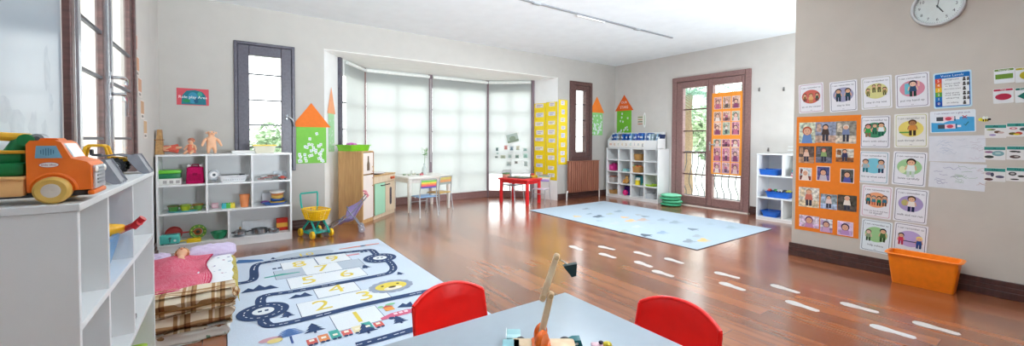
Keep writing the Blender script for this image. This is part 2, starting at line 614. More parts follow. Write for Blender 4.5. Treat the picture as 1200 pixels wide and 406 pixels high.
# ---- bay
P0, P1, P2, P3, P4 = (1.33, 6.20), (1.85, 6.885), (3.03, 6.885), (4.265, 6.885), (4.955, 6.29)
struct('wall_bay_left', lambda b: b.prism([(1.04, 5.725), (1.31, 6.19), (1.15, 6.30), (.84, 5.97), (.9, 5.725)], 0, 2.33, WHITE))
struct('wall_bay_right', lambda b: b.prism([(5.11, 5.725), (4.975, 6.29), (5.12, 6.40), (5.30, 5.97), (5.25, 5.725)], 0, 2.33, WHITE))
struct('ceiling_bay', lambda b: b.prism([(.85, 5.97), (5.30, 5.97), (5.2, 6.4), (4.35, 7.1), (1.75, 7.1), (1.05, 6.4)], 2.33, 2.45, PAINT('#F3F3EF', .6)))
struct('ceiling_bay_edge', lambda b: b.box(1.04, 5.11, 5.725, 5.97, 2.322, 2.331, PAINT('#F3F3EF', .6)))

def bay_window(n, a, c, rows, fm):
    a, c = Vector((a[0], a[1], 0)), Vector((c[0], c[1], 0))
    d = c - a; L = d.length; ang = math.degrees(math.atan2(d.y, d.x))
    w = thing('window_%d' % n, None, None, kind='structure', matrix=wallm(a, ang))
    def fr(b):
        b.box(-.035, .035, 0, 2.33, -.05, .036, fm, .006)
        b.box(.035, L, 0, .135, -.05, .03, FRAMEL, .006)
        b.box(.035, L, 2.10, 2.33, -.05, .0, WHITE)
        for k in range(1, rows):
            z = .10 + 2.0 * k / rows
            b.box(.035, L - .03, z - .009, z + .009, -.045, -.012, fm)
        b.box(L / 2 - .009, L / 2 + .009, .135, 2.1, -.045, -.012, fm)
    part('frame', w, fr, smooth=0)
    part('pane', w, lambda b: b.box(.035, L - .03, .1, 2.1, -.032, -.028, glass_mat()), smooth=0)
    return w
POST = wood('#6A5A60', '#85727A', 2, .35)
bay_window(3, P0, P1, 5, FRAMED)
bay_window(4, P1, P2, 5, FRAMEL)
bay_window(5, P2, P3, 5, POST)
bay_window(6, P3, P4, 5, POST)
struct('trim_bay_post', lambda b: b.box(P4[0] - .035, P4[0] + .035, P4[1] - .02, P4[1] + .05, 0, 2.33, POST, .006))

def roller_blind(a, c, f0, label, chain=False, zb=.132):
    a, c = Vector((a[0], a[1], 0)), Vector((c[0], c[1], 0))
    d = c - a; L = d.length; ang = math.degrees(math.atan2(d.y, d.x))
    t = thing('roller_blind', label, 'blind', group='white roller blinds in the bay', matrix=wallm(a, ang))
    x0, x1 = f0, L - .034
    part('fabric', t, lambda b: b.box(x0, x1, zb + .018, 2.27, .034, .0352, blind_mat()), smooth=0)
    part('roller_tube', t, lambda b: b.cyl((x0, 2.285, .055), (x1, 2.285, .055), .026, P('#E9ECE8')))
    part('bottom_bar', t, lambda b: b.box(x0, x1, zb, zb + .021, .027, .042, P('#E6EAE8'), .005))
    if chain:
        part('chain', t, lambda b: b.tube([(x1 + .02, 2.25, .05), (x1 + .02, .75, .05), (x1 + .035, .74, .05), (x1 + .035, 2.25, .05)], .003, P('#F0F0F0'), 6))
roller_blind(P0, P1, .135, 'white roller blind on the narrow slanting bay window behind the wooden toy fridge')
roller_blind(P1, P2, .036, 'white roller blind hanging behind the white table with the plant', True)
roller_blind(P2, P3, .036, 'white roller blind on the middle bay pane, bare, between table and red table')
roller_blind(P3, P4, .036, 'white roller blind with small picture cards taped to it, above red table', zb=.47)

# ---- plain windows set in the walls
def window(n, M, u0, u1, z0, z1, sashes, ow, sw, munt, fm, sill=False, handle=None, depth=.03, back=.075, gz=-.04):
    w = thing('window_%d' % n, None, None, kind='structure', matrix=M)
    def fr(b):
        b.box(u0, u0 + ow, z0, z1, -back - .015, depth, fm, .006)
        b.box(u1 - ow, u1, z0, z1, -back - .015, depth, fm, .006)
        b.box(u0 + ow, u1 - ow, z1 - ow, z1, -back - .015, depth, fm, .006)
        b.box(u0 + ow, u1 - ow, z0, z0 + ow, -back - .015, depth, fm, .006)
    part('frame', w, fr, smooth=0)
    for (a, c) in sashes:
        def sash(b):
            b.box(a, a + sw, z0 + ow, z1 - ow, -back, depth - .015, fm, .008)
            b.box(c - sw, c, z0 + ow, z1 - ow, -back, depth - .015, fm, .008)
            b.box(a + sw, c - sw, z1 - ow - sw, z1 - ow, -back, depth - .015, fm, .008)
            b.box(a + sw, c - sw, z0 + ow, z0 + ow + sw, -back, depth - .015, fm, .008)
            for z in munt: b.box(a + sw, c - sw, z - .008, z + .008, gz - .01, gz + .01, mat('#3C3F4A', .4, 'paint'), 0)
        s = part('sash', w, sash, smooth=0)
        if n == 7: part('sky_sheen_strip', s, lambda b: (b.box(a + sw, a + sw + .045, z0 + ow + sw, z1 - ow - sw, gz, depth - .006, METAL('#D5DAE0', .25)), b.box(a - .012, a + .012, z0 + ow, z1 - ow, gz, depth - .004, METAL('#D5DAE0', .25))), 'pale strip of painted sky sheen', smooth=0)  # pale strips put the sky's reflection on the jambs into colour
        part('pane', s, lambda b: b.box(a + sw, c - sw, z0 + ow + sw, z1 - ow - sw, gz - .002, gz + .002, glass_mat()), smooth=0)
        if handle:
            for (hx, hz, drop) in [h for h in handle if a <= h[0] <= c]:
                def hd(b):
                    b.box(hx - .014, hx + .014, hz - .035, hz + .035, depth - .016, depth - .004, METAL('#9A9DA2'), .004)
                    b.tube([(hx, hz, depth - .01), (hx, hz, depth + .035), (hx + .02, hz, depth + .05), (hx + .06, hz - drop * .25, depth + .055), (hx + .085, hz - drop, depth + .05)], .010, METAL('#C9CCD1', .2), 8)
                part('handle', s, hd)
    return w
yl = lambda px: at(px, 90, X=XL).y
window(1, wallm((0, YB, 0), 0), *W1, [(W1[0] + .035, W1[1] - .035)], .035, .115, (1.93, 1.62, 1.32, 1.05), FRAMED, handle=[(W1[1] - .095, 1.42, .12)])
window(2, wallm((0, YB, 0), 0), *W3, [(W3[0] + .07, W3[1] - .07)], .07, .10, (1.86, 1.55, 1.22), FRAME)
LM = wallm((XL, 0, 0), 90)
window(7, LM, *WL, [(WL[0] + .06, yl(121)), (yl(121) + .005, WL[1] - .06)], .05, .07, (1.76, 1.50, 1.15), FRAME, handle=[(yl(121) + .05, 1.52, .03), (yl(121) + .052, 1.42, .13)], depth=.03, back=.02, gz=.0)
struct('trim_window_sill', lambda b: b.box(WL[0] - .03, WL[1] + .03, WL[2] - .03, WL[2], -.08, .06, WHITE, .006), matrix=LM)

# ---- glazed double door to the balcony
yd = lambda px: -at(px, 150, X=XF).y
def glazed_door():
    M = wallm((XF, 0, 0), -90)
    w = thing('door_1', None, None, kind='structure', matrix=M)
    u0, u1, z1 = DR[0], DR[1], DR[3]
    def fr(b):
        b.box(u0, u0 + .085, 0, z1, -.1, .03, FRAMEL, .008)
        b.box(u1 - .085, u1, 0, z1, -.1, .03, FRAMEL, .008)
        b.box(u0 + .085, u1 - .085, z1 - .085, z1, -.1, .03, FRAMEL, .008)
        b.box(u0 + .085, u1 - .085, 0, .025, -.1, .03, FRAMEL, .004)
    part('door_frame', w, fr, smooth=0)
    mid = yd(830)
    for (a, c, g0, g1, hside) in ((u0 + .088, mid - .002, yd(800.6), yd(828), 0), (mid + .002, u1 - .088, yd(835.6), yd(869), 1)):
        def leaf(b):
            b.box(a, g0, .03, z1 - .09, -.07, .02, FRAMEL, .008)
            b.box(g1, c, .03, z1 - .09, -.07, .02, FRAMEL, .008)
            b.box(g0, g1, z1 - .20, z1 - .09, -.07, .02, FRAMEL, .008)
            b.box(g0, g1, .03, .17, -.07, .02, FRAMEL, .008)
            for k in range(1, 5):
                z = .17 + (z1 - .37) * k / 5
                b.box(g0, g1, z - .011, z + .011, -.045, -.02, FRAME, 0)
        s = part('door_leaf', w, leaf, smooth=0)
        part('pane', s, lambda b: b.box(g0, g1, .17, z1 - .2, -.036, -.032, glass_mat()), smooth=0)
        if hside:
            def hd(b):
                b.box(a + .03, a + .055, .98, 1.13, .02, .03, METAL('#C0C2C5'), .004)
                b.tube([(a + .042, 1.09, .03), (a + .042, 1.09, .07), (a + .06, 1.09, .08), (a + .15, 1.085, .08)], .009, METAL('#D0D2D5', .2), 8)
            part('handle', s, hd)
        else:
            pass
    return w
glazed_door()
struct('trim_door_threshold', lambda b: b.box(6.62, 6.95, 2.98, 4.38, 0, .012, PAINT('#E4DED4', .4), .003))

def wall_panel(b):  # pale bluish panel added to stand in for glare on the wall
    b.box(-.99, 2.575, .98, 2.70, 0, .006, mat('#A4B0B9', .22, 'glare_paint', var=.015, scale=3))
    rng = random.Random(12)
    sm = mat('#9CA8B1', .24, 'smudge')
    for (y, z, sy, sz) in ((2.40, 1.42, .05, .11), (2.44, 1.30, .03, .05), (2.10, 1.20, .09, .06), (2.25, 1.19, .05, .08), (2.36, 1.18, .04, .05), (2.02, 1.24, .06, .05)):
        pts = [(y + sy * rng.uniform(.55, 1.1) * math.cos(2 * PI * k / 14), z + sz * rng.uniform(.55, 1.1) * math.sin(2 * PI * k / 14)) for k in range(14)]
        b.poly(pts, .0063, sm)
struct('wall_left_glare', wall_panel, matrix=LM)

# ---- outdoors
def ground_mat(h): return mat(h, .9, 'paving', var=.1, scale=3)
struct('ground', lambda b: b.box(-40, 45, -40, 45, -.5, -.35, ground_mat('#C9C8BE')))
struct('balcony_floor', lambda b: b.box(6.98, 8.2, 1.8, 5.6, -.35, -.03, ground_mat('#D8D4C8')))
def railing():
    t = thing('balcony_railing', 'dark metal balcony railing with bellied bars outside the glazed door', 'railing', (7.75, 0, -.03))
    iron = mat('#3B4148', .5, 'iron')
    part('top_rail', t, lambda b: b.box(-.025, .025, 2.0, 5.5, .93, .965, iron, .006))
    part('bottom_rail', t, lambda b: (b.box(-.02, .02, 2.0, 5.5, .05, .075, iron, .004), [b.box(-.015, .015, y - .015, y + .015, 0, .05, iron) for y in (2.1, 3.75, 5.4)]))
    y = 2.1
    while y < 5.4:
        part('bar', t, lambda b: b.tube([(0, y, .07), (0, y, .16), (-.10, y, .30), (-.12, y, .42), (-.05, y, .60), (0, y, .72), (0, y, .94)], .009, iron, 6))
        y += .13
railing()

LEAF = lambda h: mat(h, .6, 'leaf', var=.25, scale=8)
def leaf_cloud(b, c, rad, n, size, m, rng):
    for _ in range(n):
        while True:
            p = Vector((rng.uniform(-1, 1), rng.uniform(-1, 1), rng.uniform(-1, 1)))
            if .25 < p.length < 1: break
        q = Vector((c[0] + p.x * rad[0], c[1] + p.y * rad[1], c[2] + p.z * rad[2]))
        s = size * rng.uniform(.6, 1.3)
        a = Vector((rng.gauss(0, 1), rng.gauss(0, 1), rng.gauss(0, .6))).normalized()
        d = a.orthogonal().normalized()
        d.rotate(Matrix.Rotation(rng.uniform(0, 6.28), 3, a))
        b.add([q - a * s, q + d * s * .35 + Vector((0, 0, s * .1)), q + a * s, q - d * s * .35 + Vector((0, 0, s * .1))], [(0, 1, 2, 3)], m)
def tree(loc, h, rad, n, cols, label, seed, size=.13):
    rng = random.Random(seed)
    t = thing('garden_tree', label, 'tree', (loc[0], loc[1], -.35), group='garden trees beyond the balcony')
    def trunk(b):
        b.tube([(0, 0, 0), (.05, .02, h * .3), (-.03, .04, h * .55), (0, 0, h * .8)], [.11, .09, .07, .03], wood('#6B5A48', '#8A7860', 2, .8), 8)
        for k in range(5):
            a = rng.uniform(0, 6.28)
            b.tube([(0, 0, h * (.4 + .07 * k)), (rad * .4 * math.cos(a), rad * .4 * math.sin(a), h * (.55 + .07 * k)), (rad * .75 * math.cos(a), rad * .75 * math.sin(a), h * (.62 + .07 * k))], [.05, .03, .01], wood('#6B5A48', '#8A7860', 2, .8), 6)
    part('trunk', t, trunk)
    def crown(b):
        for k in range(7):
            a = rng.uniform(0, 6.28); r = rad * rng.uniform(.2, .7)
            c = (r * math.cos(a), r * math.sin(a), h * rng.uniform(.42, .95))
            leaf_cloud(b, c, (rad * .55, rad * .55, rad * .5), n // 7, size, LEAF(cols[k % len(cols)]), rng)
    part('foliage', t, crown, smooth=0)
def palm(loc, h, label, seed, nf=15, fl=1.7, cols=('#6F9480', '#86A88E')):
    rng = random.Random(seed)
    t = thing('palm_tree', label, 'tree', (loc[0], loc[1], -.35), group='palms beyond the balcony')
    def trunk(b):
        n = 14
        b.tube([(.04 * math.sin(k), 0, h * k / n) for k in range(n + 1)], [.14 - .04 * k / n + (.012 if k % 2 else 0) for k in range(n + 1)], wood('#7A6650', '#9A8468', 0, .9), 10)
    part('trunk', t, trunk)
    for k in range(nf):
        a = 2 * PI * k / nf + rng.uniform(-.2, .2); e = rng.uniform(.1, .9); L = fl * rng.uniform(.85, 1.15)
        def frond(b):
            d = Vector((math.cos(a), math.sin(a), 0)); sd = Vector((-d.y, d.x, 0))
            pts = []
            for i in range(11):
                s = i / 10
                pts.append(Vector((0, 0, h)) + d * (L * s * (1 - .2 * s)) + Vector((0, 0, L * (e * s - (.5 + e * .9) * s * s))))
            b.tube(pts, [.018 - .013 * i / 10 for i in range(11)], LEAF(cols[0]), 5)
            m = LEAF(cols[k % 2])
            for i in range(1, 11):
                for j in range(3):
                    f = (i - 1 + j / 3) / 10
                    p = pts[i - 1].lerp(pts[i], j / 3)
                    w = (.42 * math.sin(PI * min(1, f * .85 + .12))) * fl / 1.7
                    tdir = (pts[i] - pts[i - 1]).normalized()
                    for sg in (1, -1):
                        tip = p + sd * (sg * w) + tdir * w * .55 - Vector((0, 0, w * .35))
                        b.add([p + tdir * .015, p - tdir * .015, tip], [(0, 1, 2)], m)
        part('frond', t, frond, smooth=0)
# palms and trees in the garden
_p = at(806, 120, X=10.2); palm((_p.x, _p.y), 2.75, 'palm tree seen through the left leaf of the balcony door', 3, 16, 1.9)
_p = at(888, 120, X=13.6); palm((_p.x, _p.y), 3.0, 'palm tree whose fronds hang over the orange photo poster on the balcony door', 5, 15, 1.9)
_p = at(800, 150, X=17.5); tree((_p.x, _p.y), 3.5, 1.5, 3200, ('#A9BF9C', '#BACBAA', '#98B090'), 'leafy green tree filling the left leaf of the balcony door', 11, .2)
_p = at(846, 150, X=22); tree((_p.x, _p.y), 2.8, 1.9, 2400, ('#A3B894', '#B5C5A5', '#8FA886'), 'pale leafy tree low behind the balcony railing', 12, .24)
_p = at(316, 150, Y=10.5); tree((_p.x, _p.y), 1.65, .8, 1500, ('#A9BF9C', '#BDCCAE', '#9AB090'), 'bushy tree below the narrow window over the toy shelf', 13, .09)

def building():
    t = thing('building', 'pale pink rendered house outside the window by the toy trucks', 'building', (-8.4, 15, -.35), R(-90))
    wl = mat('#D9CFC8', .9, 'render', var=.05, scale=2)
    part('wall', t, lambda b: (b.box(-3, 0, -7, 7, 0, 5.6, wl), [b.box(0, .03, -7, 7, z, z + .12, wl) for z in (1.4, 3.1)]), smooth=0)
    part('roof', t, lambda b: b.prism([(-3.4, 5.6), (.45, 5.6), (.3, 5.75), (-1.5, 6.6), (-3.3, 5.75)], -7.4, 7.4, mat('#B7826C', .8, 'roof_tile', var=.15), M=Matrix.Rotation(PI / 2, 4, 'X')), smooth=0)
    for k, y in enumerate((-5.4, -3.5, -1.6, .3, 2.2, 4.1)):
        for z in (1.75, 3.6):
            f = part('window', t, lambda b: (b.box(0, .05, y - .5, y - .44, z, z + 1.3, FRAME), b.box(0, .05, y + .44, y + .5, z, z + 1.3, FRAME), b.box(0, .05, y - .44, y + .44, z + 1.24, z + 1.3, FRAME), b.box(0, .05, y - .44, y + .44, z, z + .06, FRAME), b.box(0, .04, y - .02, y + .02, z + .06, z + 1.24, FRAME)), smooth=0)
            part('pane', f, lambda b: b.box(.005, .02, y - .44, y + .44, z + .06, z + 1.24, mat('#A9B4BC', .1, 'pane')), smooth=0)
building()

# ------------------------------------------------------------------ shelves
MEL = mat('#E9EAEA', .35, 'melamine', var=.02, scale=4)
MELG = mat('#DDDBD8', .45, 'melamine', var=.03, scale=4)
def shelf_unit(name, label, loc, rz, w, d, h, boards, dividers, t=.018, cat='shelf', cleats=()):
    """boards: heights of shelf tops; dividers: (x, z0, z1)"""
    o = thing(name, label, cat, loc, R(rz))
    for x in (0, w - t): part('side_panel', o, lambda b: b.box(x, x + t, 0, d, 0, h - t, MEL, .0015), smooth=0)
    part('top_panel', o, lambda b: b.box(-.003, w + .003, -.004, d, h - t, h, MEL, .002), smooth=0)
    part('back_panel', o, lambda b: b.box(t, w - t, d - .008, d, .05, h - t, MEL), smooth=0)
    for z in boards: part('shelf_board', o, lambda b: b.box(t, w - t, .002, d - .008, z - t, z, MEL, .001), smooth=0)
    part('plinth', o, lambda b: b.box(t, w - t, .01, .03, 0, boards[-1] - t, MEL), smooth=0)
    for (x, z0, z1) in dividers: part('divider', o, lambda b: b.box(x - t / 2, x + t / 2, .003, d - .008, z0, z1, MEL, .001), smooth=0)
    for (x, z) in cleats: part('shelf_cleat', o, lambda b: b.box(x, x + .018, .04, .24, z - .012, z + .006, MEL, .001), smooth=0)
    return o
LSH, LSZ = -.29, .995
shelf_unit('storage_shelf', 'white cubby shelf under the side window with the orange toy truck on top', (LSH, 1.366, 0), 90, 1.18, .295, LSZ,
           (.70, .412, .10), [(.315, .70, LSZ - .018), (.70, .70, LSZ - .018), (.315, .412, .682), (.70, .412, .682), (.58, .10, .394)], cleats=((.018, .84), (.324, .59)))
BSY = 5.22
BS0, BSW, BSH, BSD = -.575, 1.175, .990, .36
shelf_unit('storage_shelf', 'white open toy shelf with dolls on top, between room corner and toy shopping cart', (BS0, BSY, 0), 0, BSW, BSD, BSH,
           (.685, .40, .085), [(.397, .685, BSH - .018), (.795, .685, BSH - .018), (.397, .40, .667), (.795, .40, .667), (.58, .085, .382)])
CBX = 6.38
shelf_unit('cube_shelf', 'white cube shelf of sixteen compartments below the rack of blue books', (CBX, 5.645, 0), -90, 1.225, .335, .997,
           (.762, .530, .290, .055), [(k * 1.225 / 4 + (.009 if k == 0 else 0), .055, .979) for k in (1, 2, 3)])
WSX = 6.33
shelf_unit('storage_shelf', 'white shelf with blue plastic trays beside the glazed door', (WSX, 2.735, 0), -90, 1.2, .365, .967,
           (.655, .335, .05), [(.335, .655, .949), (.335, .05, .317), (.78, .335, .637), (.78, .655, .949)])

# ------------------------------------------------------------------ rugs
NAVY, YEL = INK('#33486E'), INK('#E3CC5A')
RZ = .008
def rxy(px, py): p = at(px, py, Z=RZ); return (p.x, p.y)
def ov(cx, cy): return rxy(260 + cx / 2.985, 270 + cy / 2.985)
def smooth_line(pts, n=6):
    out = []
    for i in range(len(pts) - 1):
        p0, p1, p2, p3 = (Vector(pts[max(0, min(len(pts) - 1, k))]) for k in (i - 1, i, i + 1, i + 2))
        for j in range(n):
            t = j / n
            out.append(.5 * ((2 * p1) + (-p0 + p2) * t + (2 * p0 - 5 * p1 + 4 * p2 - p3) * t * t + (-p0 + 3 * p1 - 3 * p2 + p3) * t ** 3))
    out.append(Vector(pts[-1]))
    return out
def road_rug():
    b = MB()
    x0, x1, y0, y1 = -.01, 1.405, 2.19, 4.655
    b.box(x0, x1, y0, y1, 0, .007, RUG('#CFDAE8'), .002)
    b.box(x0 - .004, x1 + .004, y0 - .004, y1 + .004, 0, .004, RUG('#2F3440'))
    z = .0078
    tile, tile2 = RUG('#E6EAEE'), RUG('#BCC6D2')
    lay = [0]
    def tl(pts, num, m=tile, outline=True):
        lay[0] += 1; z = .0078 + .00008 * lay[0]
        q = [ov(*p) for p in pts]
        xs, ys = [p[0] for p in q], [p[1] for p in q]
        ax, bx = (xs[0] + xs[3]) / 2, (xs[1] + xs[2]) / 2
        ay, by = (ys[2] + ys[3]) / 2, (ys[0] + ys[1]) / 2
        if outline: b.rect(ax - .004, bx + .004, ay - .004, by + .004, z - .0007, NAVY)
        b.rect(ax, bx, ay, by, z, m)
        if num: b.text(num, (ax + bx) / 2, (ay + by) / 2, z + .0012, min(.26, (by - ay) * 1.0), YEL)
    tl([(375, 300), (535, 265), (575, 310), (410, 355)], '1')
    tl([(262, 258), (415, 228), (440, 270), (280, 305)], '2')
    tl([(415, 228), (555, 195), (590, 235), (440, 270)], '3')
    tl([(320, 205), (460, 175), (482, 210), (337, 240)], '4')
    tl([(228, 170), (362, 150), (383, 180), (240, 208)], '5')
    tl([(362, 150), (482, 130), (510, 157), (383, 180)], '6')
    tl([(282, 130), (405, 112), (418, 137), (296, 160)], '7')
    tl([(205, 117), (322, 99), (336, 124), (215, 143)], '8')
    tl([(326, 97), (432, 80), (450, 103), (338, 122)], '9')
    tl([(405, 112), (480, 100), (500, 125), (418, 137)], '', tile2)
    tl([(180, 145), (282, 130), (296, 160), (190, 170)], '', tile2)
    c10 = Vector(ov(292, 86)); b.disc(c10.x, c10.y, .26, .14, z, tile2); b.text('10', c10.x, c10.y, z + .001, .16, YEL)
    def road(pts, w=.066):
        q = smooth_line([ov(*p) for p in pts])
        b.strip(q, w, z + .0016, NAVY)
        acc = 0
        for i in range(len(q) - 1):
            seg = (q[i + 1] - q[i]).length
            acc += seg
            if int(acc / .035) % 2 == 0: b.strip([q[i].lerp(q[i + 1], .1), q[i].lerp(q[i + 1], .9)], .007, z + .0022, INK('#E6EAF0'))
    road([(20, 192), (90, 182), (112, 168), (115, 130), (150, 114), (300, 93), (480, 73), (520, 70), (535, 80), (548, 94)])
    road([(568, 102), (585, 110), (600, 130), (592, 146), (560, 157), (400, 188), (250, 215), (160, 228), (136, 244), (140, 275)])
    road([(146, 296), (145, 312), (152, 328), (185, 334), (300, 310), (480, 265), (680, 222), (760, 205)])
    road([(470, 404), (560, 380), (680, 345), (760, 322)])
    for (cc, e) in ((ov(145, 285), ov(240, 272)), (ov(553, 98), ov(613, 92))):
        cc = Vector(cc); r = (Vector(e) - cc).length * .95
        b.disc(cc.x, cc.y, r, r, z + .0026, NAVY, 40)
        for k in range(16):
            a0 = 2 * PI * k / 16
            b.strip([(cc.x + r * .72 * math.cos(a0 + j * .06), cc.y + r * .72 * math.sin(a0 + j * .06)) for j in range(4)], .007, z + .0032, INK('#E6EAF0'))
        b.disc(cc.x, cc.y, r * .42, r * .42, z + .0033, tile, 24)
        b.rect(cc.x - .03, cc.x - .008, cc.y - .012, cc.y + .016, z + .0038, NAVY); b.rect(cc.x + .008, cc.x + .03, cc.y - .012, cc.y + .016, z + .0038, NAVY)
    def pine(cx, cy, s, m=NAVY):
        p = Vector(ov(cx, cy))
        for k in range(3):
            yy = p.y - s * .1 + k * s * .28
            ww = s * (.5 - k * .12)
            b.poly([(p.x - ww, yy), (p.x + ww, yy), (p.x, yy + s * .5)], z + .001 + k * .0002, m)
        b.rect(p.x - s * .06, p.x + s * .06, p.y - s * .3, p.y - s * .1, z + .001, m)
    for c in ((325, 352, .12), (510, 354, .12), (625, 320, .10), (230, 301, .09), (505, 131, .09), (625, 154, .07), (180, 101, .06)): pine(*c)
    def mountain(pts, m=NAVY):
        b.poly([ov(*p) for p in pts], z + .001, m)
    mountain([(65, 222), (92, 204), (110, 208), (130, 192), (150, 200), (170, 193), (200, 202)])
    mountain([(233, 242), (258, 226), (275, 228), (290, 218), (300, 222), (318, 229)])
    mountain([(613, 272), (632, 256), (645, 260), (660, 250), (672, 268)])
    mountain([(44, 118), (58, 105), (90, 104), (140, 103), (148, 107), (100, 114)], INK('#4C74A8'))
    lc = Vector(ov(592, 196))
    for k in range(14): b.disc(lc.x + .13 * math.cos(k * .449), lc.y + .10 * math.sin(k * .449), .042, .038, z + .001 + .00005 * k, INK('#9AA3B4'), 10)
    b.disc(lc.x, lc.y, .12, .088, z + .002, YEL, 28)
    b.disc(lc.x, lc.y - .05, .07, .035, z + .0026, INK('#F0EBD8'), 16); b.disc(lc.x, lc.y - .028, .03, .018, z + .0032, INK('#54432E'), 12)
    for sx in (-.06, .06): b.disc(lc.x + sx, lc.y + .025, .012, .012, z + .0026, INK('#40382E'), 10)
    def block(px0, py0, px1, py1, m, dz=.001):
        a, c = ov(px0, py0), ov(px1, py1)
        b.rect(min(a[0], c[0]), max(a[0], c[0]), min(a[1], c[1]), max(a[1], c[1]), z + dz, m)
    # printed train, palm, car, house, plane, digger
    tr = Vector(ov(300, 402))
    cols = ('#D9685F', '#E08C5C', '#4FA59A', '#D9685F', '#E7D9B0', '#4FA59A', '#D9685F')
    for k, hx in enumerate(cols):
        b.rect(tr.x + .062 * k, tr.x + .062 * k + .054, tr.y - .01, tr.y + .06 + .02 * (k % 3), z + .001, INK(hx))
        b.rect(tr.x + .062 * k + .014, tr.x + .062 * k + .04, tr.y + .025, tr.y + .05, z + .0016, INK('#F0E9D8'))
        for sx in (.014, .04): b.disc(tr.x + .062 * k + sx, tr.y - .015, .012, .012, z + .0016, NAVY, 10)
    pt = Vector(ov(240, 372))
    for k in range(5): b.poly([(pt.x - .09 + .01 * k, pt.y + .02 * k), (pt.x + .09 - .01 * k, pt.y + .02 * k + .008), (pt.x, pt.y + .02 * k + .03)], z + .001, INK('#5D80B8'))
    b.rect(pt.x - .006, pt.x + .006, pt.y - .1, pt.y, z + .001, INK('#49609A'))
    bp_ = Vector(ov(170, 384)); b.disc(bp_.x, bp_.y, .06, .03, z + .001, INK('#C99CA8'), 14); b.disc(bp_.x + .02, bp_.y - .03, .04, .03, z + .0014, INK('#E3CF88'), 14)
    pc = Vector(ov(632, 293))
    b.poly([(pc.x - .14, pc.y - .02), (pc.x + .12, pc.y - .02), (pc.x + .12, pc.y + .02), (pc.x + .05, pc.y + .05), (pc.x - .06, pc.y + .05), (pc.x - .14, pc.y + .015)], z + .001, INK('#D46A86'))
    for sx in (-.08, .07): b.disc(pc.x + sx, pc.y - .025, .02, .02, z + .0016, NAVY, 12)
    for k in range(3): b.rect(pc.x - .05 + .035 * k, pc.x - .025 + .035 * k, pc.y + .012, pc.y + .04, z + .0016, INK('#F0D8DE'))
    hc = Vector(ov(582, 272)); b.rect(hc.x - .03, hc.x + .03, hc.y - .05, hc.y + .01, z + .001, INK('#E59A52')); b.poly([(hc.x - .04, hc.y + .01), (hc.x + .04, hc.y + .01), (hc.x, hc.y + .05)], z + .001, INK('#C9615A'))
    b.disc(hc.x + .03, hc.y + .05, .035, .02, z + .0015, INK('#8CC49A'), 14); b.disc(hc.x - .04, hc.y + .035, .02, .02, z + .0015, INK('#8CC49A'), 12)
    gc = Vector(ov(212, 157)); b.poly([(gc.x - .13, gc.y - .015), (gc.x + .13, gc.y - .01), (gc.x + .13, gc.y + .01), (gc.x + .04, gc.y + .02), (gc.x, gc.y + .035), (gc.x - .13, gc.y + .01)], z + .001, INK('#4FA59A'))
    oc = Vector(ov(480, 57)); b.poly([(oc.x - .2, oc.y - .015), (oc.x + .2, oc.y - .012), (oc.x + .22, oc.y + .015), (oc.x + .05, oc.y + .02), (oc.x - .2, oc.y + .008)], z + .001, INK('#E0795C')); b.disc(oc.x + .04, oc.y, .03, .02, z + .0016, NAVY, 12)
    kc = Vector(ov(462, 86)); b.rect(kc.x - .07, kc.x + .05, kc.y - .02, kc.y + .02, z + .0018, INK('#E39AA4'))
    for c in ((193, 134), (497, 76)):
        q = Vector(ov(*c)); b.rect(q.x - .035, q.x - .005, q.y - .02, q.y + .02, z + .001, NAVY); b.rect(q.x + .005, q.x + .035, q.y - .02, q.y + .02, z + .001, NAVY)
    b.build('play_rug', label='grey-blue play rug printed with roads and yellow hopscotch numbers', cat='rug', smooth=0)
road_rug()

def pale_rug():
    rng = random.Random(4)
    b = MB()
    x0, x1, y0, y1 = 4.01, 5.77, 2.30, 5.16
    b.box(x0, x1, y0, y1, 0, .008, RUG('#AFBECB'), .002)
    b.box(x0 - .004, x1 + .004, y0 - .004, y1 + .004, 0, .005, RUG('#4A4A50'))
    z = .0086
    def q(px, py): p = at(px, py, Z=z); return p.x, p.y
    spots = [(686, 245, '#8E9AA6'), (702, 239, '#9FB0BC'), (690, 251, '#93A3B0'), (676, 254, '#CBB58E'), (700, 254, '#65727E'), (724, 248, '#8FA0AE'), (714, 251, '#A9B4A8'), (702, 259, '#9AABB8'), (732, 255, '#D9B48A'), (738, 259, '#E0B98C'), (748, 252, '#A2A8AC'), (756, 254, '#8D99A4'), (752, 258, '#C0A99C'), (764, 262, '#A8B6C2'), (775, 258, '#9CAAB6'), (730, 271, '#A8B4B0'), (757, 276, '#5A6570'), (775, 273, '#93A7BC'), (790, 261, '#9AA9B4'), (812, 269, '#7A8894'), (806, 283, '#8C969E'), (823, 282, '#D6BC86'), (832, 263, '#A5B5C0'), (856, 267, '#9FB0BB'), (800, 258, '#B5C0C8'), (816, 277, '#A0AAB2'), (745, 266, '#B8C2CA'), (720, 262, '#B4BEC8')]
    for (px, py, hx) in spots:
        x, y = q(px, py)
        s = rng.uniform(.05, .085)
        m = INK(hx)
        if rng.random() < .6:   # small printed animal
            b.disc(x, y, s * 1.2, s * .6, z, m, 14); b.disc(x + s * 1.15, y + s * .55, s * .5, s * .42, z + .0004, m, 12)
            for k in (-.8, -.3, .4, .85): b.rect(x + s * k - s * .12, x + s * k + s * .12, y - s * 1.1, y - s * .3, z + .0002, m)
        else:
            b.poly([(x - s, y - s * .5), (x + s, y - s * .5), (x + s * .3, y + s), (x - s * .3, y + s * .8)], z, m)
            b.rect(x - s * .1, x + s * .1, y - s, y - s * .5, z, m)
    b.build('play_rug', label='pale blue rug with faint printed animals before the glazed door', cat='rug', smooth=0)
pale_rug()

